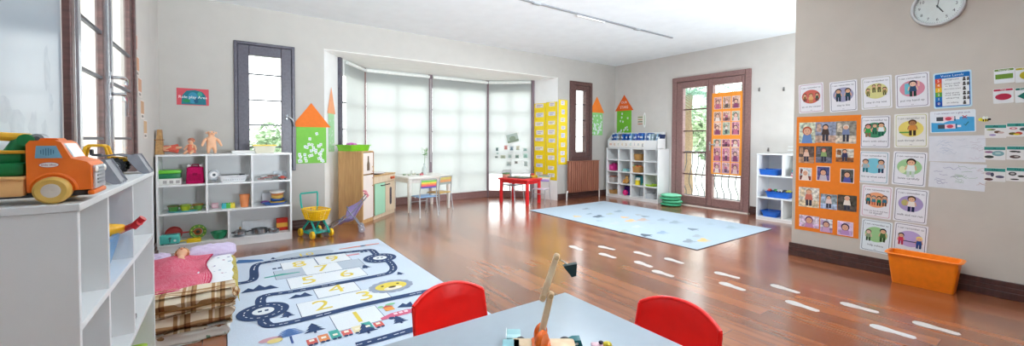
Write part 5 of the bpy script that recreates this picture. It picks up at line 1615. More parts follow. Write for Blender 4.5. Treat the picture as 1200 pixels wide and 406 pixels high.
for k, (dx, dy, hx, lab) in enumerate(((0, 0, '#4FAE84', 'lowest'), (.012, -.01, '#6CC79C', 'second from the floor'), (-.008, .012, '#5BBB8E', 'third from the floor'), (.006, .004, '#86D6B0', 'topmost'))):
    def cush(b):
        m = CLOTH(hx)
        b.lathe([(0, 0), (.13, .002), (.165, .012), (.175, .026), (.165, .04), (.13, .049), (0, .052)], m, seg=36)
        b.lathe([(.172, .021), (.179, .026), (.172, .031)], CLOTH('#3E9A70'), seg=36)
    one('floor_cushion', 'round green floor cushion, %s of the stack by the glazed door' % lab, 'cushion', cush, (6.40 + dx, 4.165 + dy, .0515 * k), group='round green cushions')
t = thing('storage_tub', 'bright orange plastic tub on the floor against the poster wall', 'tub', (4.495, .70, 0), R(90))
OT = P('#F5820E', .35)
part('body', t, lambda b: open_bin(b, .40, .195, .245, OT, wall=.005, rim=.004, taper=.028, rimh=.004))
part('rim', t, lambda b: b.tube([(x, y, .243) for x, y in rrect(-.208, .208, -.105, .105, .045)], .013, OT, 8, closed=True, flat=.45), 'wide flared rim')

# ------------------------------------------------------------------ cube shelf contents: column k from the corner, row r from the top
def CBP(px, row, dx=.14):
    z = (.762, .530, .290, .055)[row]
    return at(px, 200, X=CBX + dx).y, z
def cb(name, label, cat, px, row, fn, dx=.14, rz=0):
    y, z = CBP(px, row, dx)
    one(name, label, cat, fn, (CBX + dx, y, z), R(-90 + rz))
def tub(w, d, h, hx, extra=None): return lambda b: (open_bin(b, w, d, h, P(hx, .4), taper=.012, rim=.006), extra and extra(b))
WICK = mat('#B98A4E', .8, 'wicker', var=.25, scale=80, bump=.5)
def wicker(w, d, h, toys=()):
    def f(b):
        for k in range(7):
            z = .006 + (h - .01) * k / 6; s = .86 + .14 * k / 6
            b.tube([(w / 2 * s * math.copysign(abs(math.cos(2 * PI * i / 24)) ** .6, math.cos(2 * PI * i / 24)), d / 2 * s * math.copysign(abs(math.sin(2 * PI * i / 24)) ** .6, math.sin(2 * PI * i / 24)), z) for i in range(24)], h / 11, WICK, 6, closed=True)
        b.prism([(w / 2 * .85 * math.cos(2 * PI * i / 16), d / 2 * .85 * math.sin(2 * PI * i / 16)) for i in range(16)], 0, .008, WICK)
    return f
cb('basket', 'small woven basket in the top row of the cube shelf', 'basket', 749, 0, wicker(.16, .16, .12))
cb('basket', 'woven basket holding orange toy food in the second row of the cube shelf', 'basket', 748, 1, wicker(.19, .18, .11))
for k, (dx, dy, hx, nm) in enumerate(((-.045, 0, '#E98A3C', 'orange'), (.03, .02, '#E9A54E', 'amber'), (0, -.04, '#D9633C', 'red-orange'), (.04, -.03, '#8CBF3C', 'green'))):
    y, z = CBP(748, 1)
    one('toy_fruit', '%s toy fruit in the woven basket of the second row' % nm, 'toy fruit', lambda b: (b.ell((0, 0, .03), (.036, .036, .032), P(hx, .4), 14, 10), b.cyl((0, 0, .06), (.003, 0, .07), .003, P('#5A4A2C'), seg=6)), (CBX + .14 + dy, y + dx, z + .078), group='toy fruit in the woven basket')
cb('toy_box', 'magenta toy box in the first column of the cube shelf', 'box', 719.5, 1, lambda b: (b.box(-.075, .075, -.07, .07, 0, .12, P('#C22A7A'), .006), b.box(-.03, .03, -.072, -.07, .03, .09, P('#E04C9A')), b.box(-.02, .06, -.05, .05, .12, .15, P('#A82468'), .008)))
cb('toy_block', 'pale teal toy blocks in the second column of the cube shelf', 'toy', 734, 1, lambda b: (b.box(-.06, .06, -.05, .05, 0, .03, P('#9CCFCB'), .006), b.box(-.05, .02, -.04, .04, .03, .055, P('#7FBDBA'), .006), b.box(.03, .06, -.03, .03, .03, .06, P('#6A8FA8'), .004)))
cb('basket', 'clear tub of brown toy animals in the first column of the cube shelf', 'tub', 718.5, 2, lambda b: open_bin(b, .17, .16, .11, clear_mat('#E6DED8', .5), taper=.01))
y, z = CBP(718.5, 2)
for k, (dx, hx, nm) in enumerate(((-.04, '#6E5240', 'brown'), (.0, '#3A3634', 'black'), (.045, '#A08A78', 'grey-brown'))):
    def animal(b):
        m = P(hx, .6)
        b.ell((0, 0, .035), (.034, .016, .018), m, 12, 8); b.ell((.034, 0, .056), (.014, .01, .012), m, 10, 8); b.tube([(.022, 0, .04), (.032, 0, .054)], .009, m, 8); b.tube([(-.03, 0, .042), (-.045, 0, .03)], [.004, .002], m, 6)
        for x in (-.022, .02):
            for yy in (-.009, .009): b.tube([(x, yy, .03), (x, yy, 0)], [.006, .005], m, 6)
    one('toy_animal', '%s toy animal in the clear tub of the cube shelf' % nm, 'toy animal', animal, (CBX + .14, y + dx, z + .006), R(40 * k), 'toy animals in the clear tub')
one('toy_tray', 'orange-brown lid lying over the tub of toy animals', 'lid', lambda b: b.box(-.08, .08, -.075, .075, 0, .012, P('#C0694A'), .004), (CBX + .14, y, z + .111), R(-90))
cb('toy_bear', 'tan toy bear in the second column of the cube shelf', 'toy bear', 735, 2, lambda b: (b.ell((0, 0, .05), (.045, .036, .05), mat('#C99A58', .9, 'plush', var=.15, bump=.4)), b.ell((0, -.01, .118), (.036, .033, .034), mat('#C99A58', .9, 'plush', var=.15, bump=.4)), [b.ell((s * .028, 0, .148), .013, mat('#A9793C', .9, 'plush')) for s in (-1, 1)], b.ell((0, -.042, .112), (.014, .01, .011), mat('#E6D0A8', .9, 'plush')), b.ell((0, -.052, .116), (.005, .003, .004), P('#2E241C')), [b.ell((s * .013, -.04, .128), .004, P('#2E241C')) for s in (-1, 1)], [b.tube([(s * .036, -.01, .08), (s * .06, -.03, .05)], [.017, .013], mat('#C99A58', .9, 'plush', var=.15, bump=.4)) for s in (-1, 1)], [b.tube([(s * .024, -.02, .02), (s * .034, -.07, .016)], [.02, .016], mat('#C99A58', .9, 'plush', var=.15, bump=.4)) for s in (-1, 1)]))
cb('toy_block', 'small orange toy beside the toy bear', 'toy', 731.5, 2, lambda b: (b.box(-.02, .02, -.02, .02, 0, .05, P('#E0A24E'), .008), b.ell((0, 0, .06), .02, P('#C97C34'))), .10)
cb('toy_box', 'teal and white toy carton in the third column of the cube shelf', 'box', 751, 2, lambda b: (b.box(-.085, .085, -.06, .06, 0, .165, PAPER('#2E7C82'), .003), b.box(-.06, .03, -.062, -.06, .05, .14, PAPER('#DDE6E8'))), .18)
cb('toy_jar', 'yellow toy jar before the teal carton in the cube shelf', 'jar', 747.5, 2, lambda b: (b.lathe([(0, 0), (.045, 0), (.048, .01), (.048, .085), (.04, .095), (0, .096)], P('#E4CC2E', .35), seg=24), b.lathe([(.042, .095), (.042, .115), (0, .117)], P('#E9E6DA'), seg=24)), .08)
cb('toy_tray', 'lime tray in the last column of the cube shelf', 'tray', 763, 2, lambda b: open_bin(b, .24, .2, .035, P('#A9CF2C', .4), taper=.012))
cb('basket', 'brown woven tray in the bottom row by the corner', 'basket', 720, 3, wicker(.19, .16, .075))
cb('toy_bag', 'dark purple bag in the bottom row of the cube shelf', 'bag', 736.5, 3, lambda b: (b.grid(lambda u, v: (.085 * math.copysign(abs(math.cos(2 * PI * u)) ** .6, math.cos(2 * PI * u)) * (1 - .15 * v), .05 * math.copysign(abs(math.sin(2 * PI * u)) ** .7, math.sin(2 * PI * u)), .165 * v), 28, 6, CLOTH('#4A2C78')), b.ell((0, 0, .165), (.074, .045, .012), CLOTH('#3C2464')), b.tube([(-.04, 0, .17), (-.02, 0, .19), (.02, 0, .19), (.04, 0, .17)], .005, CLOTH('#3C2464'))), .20)
cb('toy_ball', 'pink ball in the bottom row of the cube shelf', 'ball', 733, 3, lambda b: b.ell((0, 0, .055), .055, P('#D81E7A', .3), 24, 14), .085)
cb('toy_tray', 'clear tray leaning in the third column of the bottom row', 'tray', 749, 3, lambda b: b.box(-.10, .10, -.004, .004, 0, .16, clear_mat('#D6DEE4', .7), .003, M=Matrix.Rotation(R(-10), 4, 'X')), .26)
cb('basket', 'clear tub of grey bits in the last column of the bottom row', 'tub', 763.5, 3, lambda b: (open_bin(b, .23, .19, .10, clear_mat('#E0E6EA', .55), taper=.012), [b.ell((-.07 + .035 * (k % 5), -.04 + .04 * (k // 5), .03), (.022, .02, .018), P(('#9AA4AE', '#7E8894', '#C4CAD0')[k % 3]), 8, 6) for k in range(15)]))

def book_rack():
    t = thing('book_rack', 'white tabletop book rack with taped letters, on the cube shelf', 'book rack', (CBX + .01, 5.62, .997), R(-90))
    w = 1.17
    part('front_panel', t, lambda b: b.box(0, w, 0, .012, 0, .155, MEL, .003), smooth=0)
    part('base_panel', t, lambda b: b.box(0, w, 0, .26, 0, .012, MEL, .002), smooth=0)
    for x in (0, w - .012): part('side_panel', t, lambda b: b.prism([(0, .0), (.26, 0), (.26, .31), (.17, .31), (0, .155)], x, x + .012, MEL, M=Matrix(((0, 0, 1, 0), (1, 0, 0, 0), (0, 1, 0, 0), (0, 0, 0, 1)))), smooth=0)
    part('back_panel', t, lambda b: b.box(0, w, .25, .26, .012, .31, MEL), smooth=0)
    for k, (x, hx, s) in enumerate(((.04, '#D98A4A', 'w'), (.14, '#C9A06A', 'e'), (.235, '#8FB0A0', 'r'), (.335, '#DCC08A', 'e'), (.43, '#B8A080', 'a'), (.53, '#9AC2C4', 'd'), (.63, '#8E86B4', 'i'), (.72, '#7C9CA8', 'n'), (.81, '#5E6470', 'g'))):
        part('letter_card', t, lambda b: (b.rect(x, x + .08, .022, .135, .0, PAPER('#EFECE6')), b.text(s, x + .04, .08, .001, .09, INK(hx))), 'letter card', smooth=0).matrix_basis = Matrix.Translation((0, -.001, 0)) @ FR
book_rack()
rng = random.Random(9)
bk = ((.045, '#1E4F9A'), (.115, '#2C62B4'), (.165, '#7FA9D6'), (.215, '#8A9099'), (.265, '#6E757E'), (.315, '#1C62BC'), (.37, '#1A5CB4'), (.47, '#2468BE'), (.52, '#86B6DE'), (.575, '#1D4E96'), (.63, '#4F6FC4'), (.685, '#2A56BE'), (.735, '#1B57B0'), (.78, '#3C7CC8'), (.84, '#A4B8DC'), (.895, '#2F5FA4'), (.955, '#B4CCD8'), (1.01, '#A9BEC4'), (1.065, '#8FB4D4'), (1.12, '#16305E'))
names = ('first', 'second', 'third', 'fourth', 'fifth', 'sixth', 'seventh', 'eighth', 'ninth', 'tenth', 'eleventh', 'twelfth', 'thirteenth', 'fourteenth', 'fifteenth', 'sixteenth', 'seventeenth', 'eighteenth', 'nineteenth', 'twentieth')
for k, (x, hx) in enumerate(bk):
    M = Matrix.Translation((CBX + .01, 5.62, .997 + .013)) @ Matrix.Rotation(R(-90), 4, 'Z') @ Matrix.Translation((x, .16 + rng.uniform(-.02, .015), 0)) @ Matrix.Rotation(R(rng.uniform(3, 16)), 4, 'Y')
    hh = rng.uniform(.255, .285)
    def book(b):
        b.box(-.012, .012, -.09, .07, 0, hh, PAPER('#EDEBE4'))
        b.box(-.015, -.0115, -.094, .073, 0, hh + .003, GLOSSPAPER(hx), .001); b.box(.0115, .015, -.094, .073, 0, hh + .003, GLOSSPAPER(hx), .001)
        b.box(-.015, .015, -.097, -.093, 0, hh + .003, GLOSSPAPER(hx), .001)
        b.box(-.0155, .0155, -.0975, -.094, hh * .7, hh * .82, GLOSSPAPER('#DDE6F0'))
    hue = 'dark blue' if hx in ('#1E4F9A', '#16305E', '#1D4E96') else 'grey' if hx in ('#8A9099', '#6E757E', '#A9BEC4') else 'pale blue' if hx in ('#7FA9D6', '#86B6DE', '#A4B8DC', '#B4CCD8', '#8FB4D4') else 'blue'
    one('book', '%s picture book, %s from the corner in the white rack' % (hue, names[k]), 'book', book, group='books in the white rack', matrix=M, smooth=0)

# ------------------------------------------------------------------ shelf with blue trays
def ws_y(px): return at(px, 210, X=WSX + .15).y
BLU = P('#1565C8', .35)
for (x0, x1, z, h, lab) in ((892, 915, .655, .085, 'blue plastic tray on the top board of the shelf beside the glazed door'), (900.5, 928, .335, .085, 'blue plastic tray full of toys on the middle board beside the glazed door'), (896, 915.5, .05, .085, 'blue plastic tray on the bottom board of the shelf beside the glazed door')):
    ya, yb = ws_y(x0), ws_y(x1)
    one('toy_tray', lab, 'tray', lambda b: open_bin(b, abs(ya - yb), .22, h, BLU, taper=.02, rim=.008), (WSX + .15, (ya + yb) / 2, z), R(-90), 'blue plastic trays')
yc = (ws_y(900.5) + ws_y(928)) / 2
for k, (dy, hx, nm) in enumerate(((.13, '#C9483E', 'red'), (.06, '#3C8C4A', 'green'), (0, '#E8E4DC', 'white'), (-.06, '#4A4A50', 'black'), (-.12, '#B4B84A', 'olive'))):
    one('toy_car', '%s toy car on the pile in the middle blue tray' % nm, 'toy car', lambda b: toycar(b, P(hx), 1.0), (WSX + .15 + .02 * (k % 2), yc + dy, .335 + .075), R(35 * k), 'toy cars in the blue tray')
for k, (hx, nm) in enumerate((('#C46A7A', 'pink'), ('#D9C8CC', 'cream'), ('#9A5C8A', 'mauve'), ('#4FA9B4', 'teal'), ('#2F8C8C', 'dark teal'))):
    one('book', '%s flat book or folder in the small stack by the poster wall, top board' % nm, 'book', lambda b: (b.box(-.12, .12, -.08, .08, 0, .017, PAPER('#E9E6E0')), b.box(-.125, .125, -.085, .082, .0165, .019, GLOSSPAPER(hx)), b.box(-.125, .125, -.085, .082, -.0005, .002, GLOSSPAPER(hx)), b.box(-.125, .125, -.087, -.083, 0, .019, GLOSSPAPER(hx))), (WSX + .14, 2.19, .656 + .0205 * k), R(-90 + 3 * k), 'flat stack beside the top blue tray')
one('paper_stack', 'stack of white paper trays on top of the shelf beside the poster wall', 'papers', lambda b: [b.box(-.16 + .004 * k, .16, -.12, .12, .05 * k, .05 * k + .012, PAPER('#E4E6E6'), .002) or b.box(-.155, .155, -.115, .118, .05 * k + .012, .05 * k + .036, PAPER('#EDEEEE')) or b.box(-.16, -.15, -.12, .12, .05 * k + .012, .05 * k + .05, PAPER('#D8DADC')) or b.box(.15, .16, -.12, .12, .05 * k + .012, .05 * k + .05, PAPER('#D8DADC')) for k in range(3)], (WSX + .16, 2.20, .967), R(-90))
one('jar', 'white jar in the lower compartment of the shelf beside the poster wall', 'jar', lambda b: (b.lathe([(0, 0), (.05, 0), (.055, .01), (.05, .09), (.035, .10), (0, .10)], P('#E6E2DA'), seg=24), b.lathe([(.037, .10), (.037, .12), (0, .122)], P('#C9C4B8'), seg=24)), (WSX + .13, 2.22, .05))

# ------------------------------------------------------------------ table in front of the camera with its chairs and wooden toys
TZ = .55
WT = mat('#A3AEB8', .35, 'laminate', var=.02)
t = thing('kids_table', 'pale grey table corner with wooden toys nearest the camera', 'table', (.34, .42, 0))
part('table_top', t, lambda b: b.box(0, .745, 0, .745, TZ - .022, TZ, WT, .006))
part('apron', t, lambda b: [b.box(*q, TZ - .09, TZ - .022, P('#D9D6D0'), .002) for q in ((.06, .685, .055, .07), (.06, .685, .675, .69), (.055, .07, .06, .685), (.675, .69, .06, .685))], smooth=0)
for x in (.06, .685):
    for y in (.06, .685): part('leg', t, lambda b: b.tube([(x, y, 0), (x, y, .02), (x, y, TZ - .022)], [.018, .02, .024], P('#D9D6D0'), 16))
def red_chair(label, loc, rz):
    """seen from the table: local -y looks at the table"""
    t = thing('kids_chair', label, 'chair', loc, R(rz), group='red plastic chairs at the grey table')
    m = P('#FF1B16', .28); G = METAL('#B9BCC0', .3)
    def back(b):
        W, H = .155, .27
        def f(sg):
            def g(u, v):
                x = (2 * u - 1)
                top = H * (1 - .16 * abs(x) ** 2.4)
                z = .31 + top * v
                wx = W * (1 - .04 * v)
                return (x * wx, .035 * (1 - x * x) - .01 + .05 * v + sg, z)
            return g
        fi, fo = f(-.007), f(.007)
        b.grid(fi, 20, 12, m); b.grid(lambda u, v: fo(1 - u, v), 20, 12, m)
        ed = [fi(k / 20, 1) for k in range(21)]; eo = [fo(k / 20, 1) for k in range(21)]
        for k in range(20): b.add([ed[k], ed[k + 1], eo[k + 1], eo[k]], [(3, 2, 1, 0)], m)
        for u in (0, 1):
            a = [fi(u, k / 12) for k in range(13)]; c = [fo(u, k / 12) for k in range(13)]
            for k in range(12): b.add([a[k], a[k + 1], c[k + 1], c[k]], [(0, 1, 2, 3) if u else (3, 2, 1, 0)], m)
        b.tube([(p[0], (p[1] + q[1]) / 2, p[2]) for p, q in zip(ed, eo)], .0085, m, 8)
        for u in (0, 1): b.tube([((lambda p: (p[0], p[1] + .007, p[2]))(fi(u, k / 12))) for k in range(13)], .0085, m, 8)
    part('backrest', t, back, smooth=50)
    def seat(b):
        def f(u, v):
            x, y = (2 * u - 1), v
            return (x * (.16 - .01 * v), -.30 + .31 * v, .312 + .012 * x * x - .014 * math.sin(PI * v) + (.0 if v > .12 else -.02 * (1 - v / .12)))
        b.grid(f, 16, 16, m); b.grid(lambda u, v: (lambda p: (p[0], p[1], p[2] - .012))(f(1 - u, v)), 16, 16, m)
        ed = [f(k / 16, 0) for k in range(16)] + [f(1, k / 16) for k in range(16)] + [f(1 - k / 16, 1) for k in range(16)] + [f(0, 1 - k / 16) for k in range(16)]
        b.tube([(p[0], p[1], p[2] - .006) for p in ed], .007, m, 8, closed=True)
    part('seat', t, seat, smooth=50)
    for s in (-1, 1):
        part('leg', t, lambda b: b.tube([(s * .15, -.29, 0), (s * .135, -.25, .298)], .011, G, 10))
        part('leg', t, lambda b: b.tube([(s * .16, .05, 0), (s * .14, .0, .298), (s * .14, .012, .36)], .011, G, 10))
    part('stretcher', t, lambda b: (b.tube([(-.135, -.25, .294), (.135, -.25, .294)], .009, G, 8), b.tube([(-.14, 0, .294), (.14, 0, .294)], .009, G, 8)))
    return t
red_chair('red plastic kids chair on the play rug side of the grey table', (.70, 1.36, 0), 2)
red_chair('red plastic kids chair on the footprint side of the grey table', (1.235, .80, 0), -90 + 2)

BW = wood('#D9B68C', '#EBD2AE', 2, .5)
def TP(px, py, z=TZ): return at(px, py, Z=z)
def crane():
    o = TP(634, 424)
    t = thing('toy_crane', 'wooden toy crane with orange turret and jointed boom on the grey table', 'toy crane', (o.x, o.y, TZ), YAWR); t.scale = (1.6, 1.6, 1.6)
    # local x to the viewer's right, y away
    part('chassis', t, lambda b: b.box(-.05, .06, -.03, .03, .012, .026, BW, .004))
    for x in (-.035, .045):
        for y in (-.034, .034): part('wheel', t, lambda b: b.lathe([(0, -.006), (.011, -.006), (.0125, 0), (.011, .006), (0, .006)], P('#2C2D33', .5), (0, 0, 0), 18, M=Matrix.Translation((x, y, .0125)) @ Matrix.Rotation(PI / 2, 4, 'X')))
    def turret(b):
        for y in (-.014, .014):
            b.lathe([(0, -.0055), (.013, -.006), (.017, -.002), (.017, .002), (.013, .006), (0, .0055)], P('#F26A12', .25), seg=28, M=Matrix.Translation((0, y, .042)) @ Matrix.Rotation(R(55), 4, 'Z') @ Matrix.Rotation(PI / 2, 4, 'X'))
        b.box(-.016, .016, -.018, .018, .026, .034, P('#F26A12', .25), .004)
    part('turret', t, turret, 'orange turret of two discs')
    def bar(b, p, q, w=.0055, d=.0055):
        p, q = Vector(p), Vector(q); ax = (q - p).normalized(); L = (q - p).length
        s = Vector((1, 0, 0)) if abs(ax.x) < .9 else Vector((0, 0, 1))
        yv = ax.cross(s).normalized(); xv = yv.cross(ax)
        M = Matrix((xv, yv, ax)).transposed().to_4x4(); M.translation = p
        b.box(-w, w, -d, d, -.008, L + .008, BW, .004, M=M)
        for e in (0, L): b.cyl(M @ Vector((0, -d - .003, e)), M @ Vector((0, d + .003, e)), .004, wood('#C49C6C', '#D9B68C', 2, .5), seg=12)
    a0, a1, a2 = Vector((.000, .0, .046)), Vector((.017, .015, .106)), Vector((.040, .03, .168))
    lb = part('lower_boom', t, lambda b: bar(b, a0, a1))
    part('upper_boom', t, lambda b: bar(b, a1 + Vector((-.013, .0, -.002)), a2 + Vector((-.012, 0, 0))))
    hk = part('hook_line', t, lambda b: b.tube([a2 + Vector((-.004, 0, -.004)), a2 + Vector((.004, -.002, -.008)), a2 + Vector((.012, -.004, -.014))], .0012, P('#E8E4DA'), 6))
    part('hook', t, lambda b: b.prism([(-.013, .009), (.011, .009), (.005, -.012), (-.003, -.012)], -.006, .006, P('#15383A', .4), M=Matrix.Translation(a2 + Vector((.014, -.006, -.018))) @ Matrix.Rotation(R(-12), 4, 'Y') @ FR), 'dark green trapezoid hook')
    def cabf(b):
        b.box(-.066, -.034, -.026, .026, .014, .026, P('#8CC4CC', .3), .003)
    part('cab_base', t, cabf)
YAWR = -YAW + 0.0
crane()
o = TP(602, 404)
t = thing('toy_truck_cab', 'pale turquoise wooden truck cab beside the toy crane', 'toy truck', (o.x, o.y, TZ), YAWR); t.scale = (1.3, 1.3, 1.3)
part('body', t, lambda b: (b.box(-.016, .016, -.03, .03, .006, .022, P('#9AC9CE', .3), .003), b.box(-.016, .016, -.03, -.012, .022, .030, P('#B6DCE0', .3), .004)))
part('side_trim', t, lambda b: b.box(-.018, -.0155, -.03, .03, .010, .024, P('#EAF2F2', .3), .001))
for x in (-.012, .012):
    for y in (-.02, .02): part('wheel', t, lambda b: b.lathe([(0, -.004), (.008, -.004), (.009, 0), (.008, .004), (0, .004)], P('#33343A'), seg=16, M=Matrix.Translation((x, y, .009)) @ Matrix.Rotation(PI / 2, 4, 'Y')))
o = TP(673, 410)
t = thing('toy_digger', 'teal wooden toy scoop with a white dot on the grey table', 'toy', (o.x, o.y, TZ), YAWR); t.scale = (1.25, 1.25, 1.25)
part('body', t, lambda b: b.prism([(-.016, 0), (.016, 0), (.017, .014), (.013, .027), (-.004, .026), (-.016, .02)], -.012, .012, P('#0F6A70', .35), M=FR))
part('dot', t, lambda b: b.disc(.004, .019, .004, .003, .0125, P('#EAF4F4'), 16), 'white dot', smooth=0).matrix_basis = FR
part('scoop', t, lambda b: b.ell((.012, -.016, .008), (.009, .008, .008), P('#0F6A70', .35), 12, 8))
o = TP(705, 408)
t = thing('toy_train', 'pink and yellow wooden toy with a dark knob at the table edge', 'toy', (o.x, o.y, TZ), YAWR)
part('body', t, lambda b: (b.box(-.03, .004, -.012, .012, 0, .012, P('#E3B6C0', .4), .004)))
part('front', t, lambda b: b.ell((.016, 0, .009), (.014, .012, .009), P('#D9C12A', .35), 16, 10), 'yellow end')
part('knob', t, lambda b: b.ell((-.002, 0, .016), (.007, .006, .005), P('#33344A'), 12, 8), 'dark knob')
# ------------------------------------------------------------------ things on the poster wall (partition), read off its plane
def PW(px, py): return at(px, py, X=XP)
def wcard(name, label, cat, px0, py0, px1, py1, w, h, fn, group=None, tilt=0, off=.0015):
    c = PW((px0 + px1) / 2, (py0 + py1) / 2)
    t = thing(name, label, cat, group=group, matrix=wallm((XP - off, c.y, c.z), -90, tilt))
    fn(t, w, h)
    return t
def sheet(b, w, h, m, th=.0015, r=.008): b.prism(rrect(-w / 2, w / 2, -h / 2, h / 2, r, 3), 0, th, m)
def border(b, w, h, m, z, t=.0035, inset=.010):
    a, c = w / 2 - inset, h / 2 - inset
    o, i = rrect(-a, a, -c, c, .012, 3), rrect(-a + t, a - t, -c + t, c - t, .010, 3)
    n = len(o)
    b.add([(x, y, z) for x, y in o] + [(x, y, z) for x, y in i], [(k, (k + 1) % n, n + (k + 1) % n, n + k) for k in range(n)], m)
def kid(b, x, y, s, hair, top, leg, skin='#D9A987', z=.003):
    b.poly([(x - .28 * s, y - .1 * s), (x + .28 * s, y - .1 * s), (x + .2 * s, y + .42 * s), (x - .2 * s, y + .42 * s)], z, INK(top))
    for q in (-.14, .14): b.rect(x + (q - .1) * s, x + (q + .1) * s, y - .6 * s, y - .1 * s, z, INK(leg))
    for q in (-1, 1): b.poly([(x + q * .2 * s, y + .4 * s), (x + q * .3 * s, y + .36 * s), (x + q * .38 * s, y), (x + q * .28 * s, y)], z + .0002, INK(skin))
    b.disc(x, y + .68 * s, .3 * s, .3 * s, z + .0002, INK(hair), 16)
    b.disc(x, y + .6 * s, .23 * s, .22 * s, z + .0004, INK(skin), 16)
    for q in (-.08, .08): b.disc(x + q * s, y + .62 * s, .03 * s, .03 * s, z + .0006, INK('#33261E'), 8)
CARD_W, CARD_H = .205, .285
def behaviour_card(label, box, edge, oval, caption, scene, paper='#E3E2E6', tilt=0, lines=1):
    def fn(t, w, h):
        part('paper', t, lambda b: sheet(b, w, h, GLOSSPAPER(paper)), smooth=0)
        part('border', t, lambda b: border(b, w, h, INK(edge), .0019), smooth=0)
        def pic(b):
            b.disc(0, .015, w * .37, h * .235, .0022, INK(oval), 32)
            scene(b)
        part('picture', t, pic, smooth=0)
        def let(b):
            b.text('I can remember to', 0, h * .36, .0022, .021, INK('#3C3C48'), w * .76)
            cs = caption.split('|')
            for k, c in enumerate(cs): b.text(c, 0, -h * (.29 + .065 * k), .0022, .023, INK('#34343F'), w * .78)
            b.text('me', 0, -h * .41, .0022, .013, INK('#5A5A66'))
        part('lettering', t, let, smooth=0)
    wcard('behaviour_card', label, 'wall card', *box, CARD_W, CARD_H, fn, 'behaviour cards on the poster wall', tilt)
def sc(*ks): return lambda b: [kid(b, *k) for k in ks]
behaviour_card('laminated card with red oval of children on a carpet, above the orange photo board', (936, 99, 965, 131.5), '#B0708A', '#C9665A', 'sit on the carpet', sc((-.05, .0, .05, '#3C2A20', '#8A6A44', '#4A3A30'), (.0, -.01, .06, '#7A5A2C', '#D9B070', '#C08A50'), (.05, .0, .05, '#2A2422', '#4A5A4A', '#333A3A')), tilt=2)
behaviour_card('laminated card with lilac oval and two children in dark uniform, top row', (973.5, 96, 1003, 130), '#55556A', '#9A98B4', 'stay in line', sc((-.035, .0, .075, '#2A2A2E', '#23424E', '#22303C'), (.035, .0, .075, '#2A2A2E', '#23424E', '#22303C')), tilt=2)
behaviour_card('laminated card with olive classroom oval and blue caption, top row', (1009.5, 90, 1044.5, 127.5), '#A9A68C', '#D3CE8C', 'stay in my seat', sc((-.055, .0, .045, '#3A3228', '#7A7444', '#5A5434'), (-.015, .03, .045, '#3A3228', '#6A6A3C', '#5A5434'), (.02, .03, .045, '#3A3228', '#6A6A3C', '#5A5434'), (.055, .0, .045, '#3A3228', '#7A7444', '#5A5434')), tilt=2)
behaviour_card('laminated card with pink oval of a child raising a hand, top row', (1049.5, 86.5, 1088.5, 125.5), '#6A5468', '#D0899A', 'put my hand up', lambda b: (b.rect(-.045, .0, -.03, .06, .0026, INK('#6AB4C4')), kid(b, .005, .0, .085, '#2C2430', '#2C4A6A', '#1F3A34', '#E3B8A0'), b.rect(.035, .045, .03, .075, .0034, INK('#E3B8A0'))), tilt=2)
behaviour_card('laminated card with green oval of children playing, upper middle, beside the orange board', (1007.5, 136, 1043, 173.5), '#4C4860', '#3E8460', 'share with others', sc((-.045, .0, .075, '#4A3228', '#3C9A4C', '#8A6A50', '#D99A88'), (.0, .015, .06, '#6A5A50', '#2C6A54', '#23503C'), (.042, .01, .075, '#22201E', '#DDE6E4', '#1E5A48')), tilt=0)
behaviour_card('laminated card with yellow oval of a child bending, yellow edged', (1048, 133, 1087, 173.5), '#B9B46A', '#DCC86A', 'push through slowly', lambda b: (kid(b, .01, .01, .085, '#5A3A24', '#C9823C', '#3A2A20', '#A9744C'), b.rect(-.07, -.01, -.02, -.008, .0036, INK('#5A9A4C'))), '#E2E0DA', tilt=1)
behaviour_card('laminated card with blue oval between two standing children, teal edged', (1006.5, 178, 1041, 215), '#4A96A4', '#7AC0D0', 'line up when asked', sc((-.055, .0, .075, '#5A4A44', '#9AB0B8', '#2E6A72'), (.05, .0, .075, '#2C2A34', '#A9B4C0', '#2E3E5A')), tilt=-1)
behaviour_card('laminated card with green oval of a dark haired child listening', (1046.5, 178, 1084.5, 218), '#4E5A66', '#9CC490', 'listen carefully', lambda b: (kid(b, .01, -.01, .1, '#33261E', '#DCE4E0', '#C4D0C8'), b.disc(-.04, -.01, .022, .03, .0026, INK('#D6DEB0'))), tilt=-2)
behaviour_card('laminated card with orange oval and four children in a row, pink edged', (1010, 218, 1044, 255.5), '#C98A98', '#E5A074', 'keep my hands and feet|to myself', sc((-.055, .005, .06, '#22303C', '#1E6A6E', '#2A3A44'), (-.018, .0, .055, '#4A6A74', '#4A7A8C', '#C96A4C'), (.018, .0, .055, '#33261E', '#1E7A50', '#2A3A34'), (.054, .005, .06, '#4A3A34', '#3A6A84', '#6A4A3A')), tilt=-2)
behaviour_card('laminated card with purple oval of a walking child, edge of the lower middle row', (1048, 220.5, 1086, 262), '#56505E', '#A394BE', 'walk and not run', lambda b: (b.disc(-.035, .02, .022, .026, .0026, INK('#B4AC6A')), kid(b, .005, .0, .085, '#4A4034', '#E4DCD2', '#22284A')), tilt=-2)
behaviour_card('laminated card with green oval of two kneeling children, bottom row beside the orange board', (1009, 257, 1044, 297.5), '#5A6472', '#98C48A', 'help others', sc((-.05, -.01, .065, '#6A5048', '#8A9A78', '#3A4A34', '#DDB7A4'), (.045, .005, .075, '#22262A', '#4A6A3C', '#33472C')), '#DDE6EA', tilt=-2.5)
behaviour_card('laminated card with purple oval of two children pulling, bottom row above the orange tub', (1047, 262, 1085.5, 303), '#4E4A5E', '#B3A0CC', 'work with other children', lambda b: (kid(b, -.055, -.005, .065, '#2A2A34', '#C93A54', '#A93048'), kid(b, .055, -.015, .065, '#E0CC6A', '#2A4A8A', '#22386A'), b.rect(-.04, .04, -.01, -.002, .0036, INK('#4A4A70'))), tilt=-2.5)

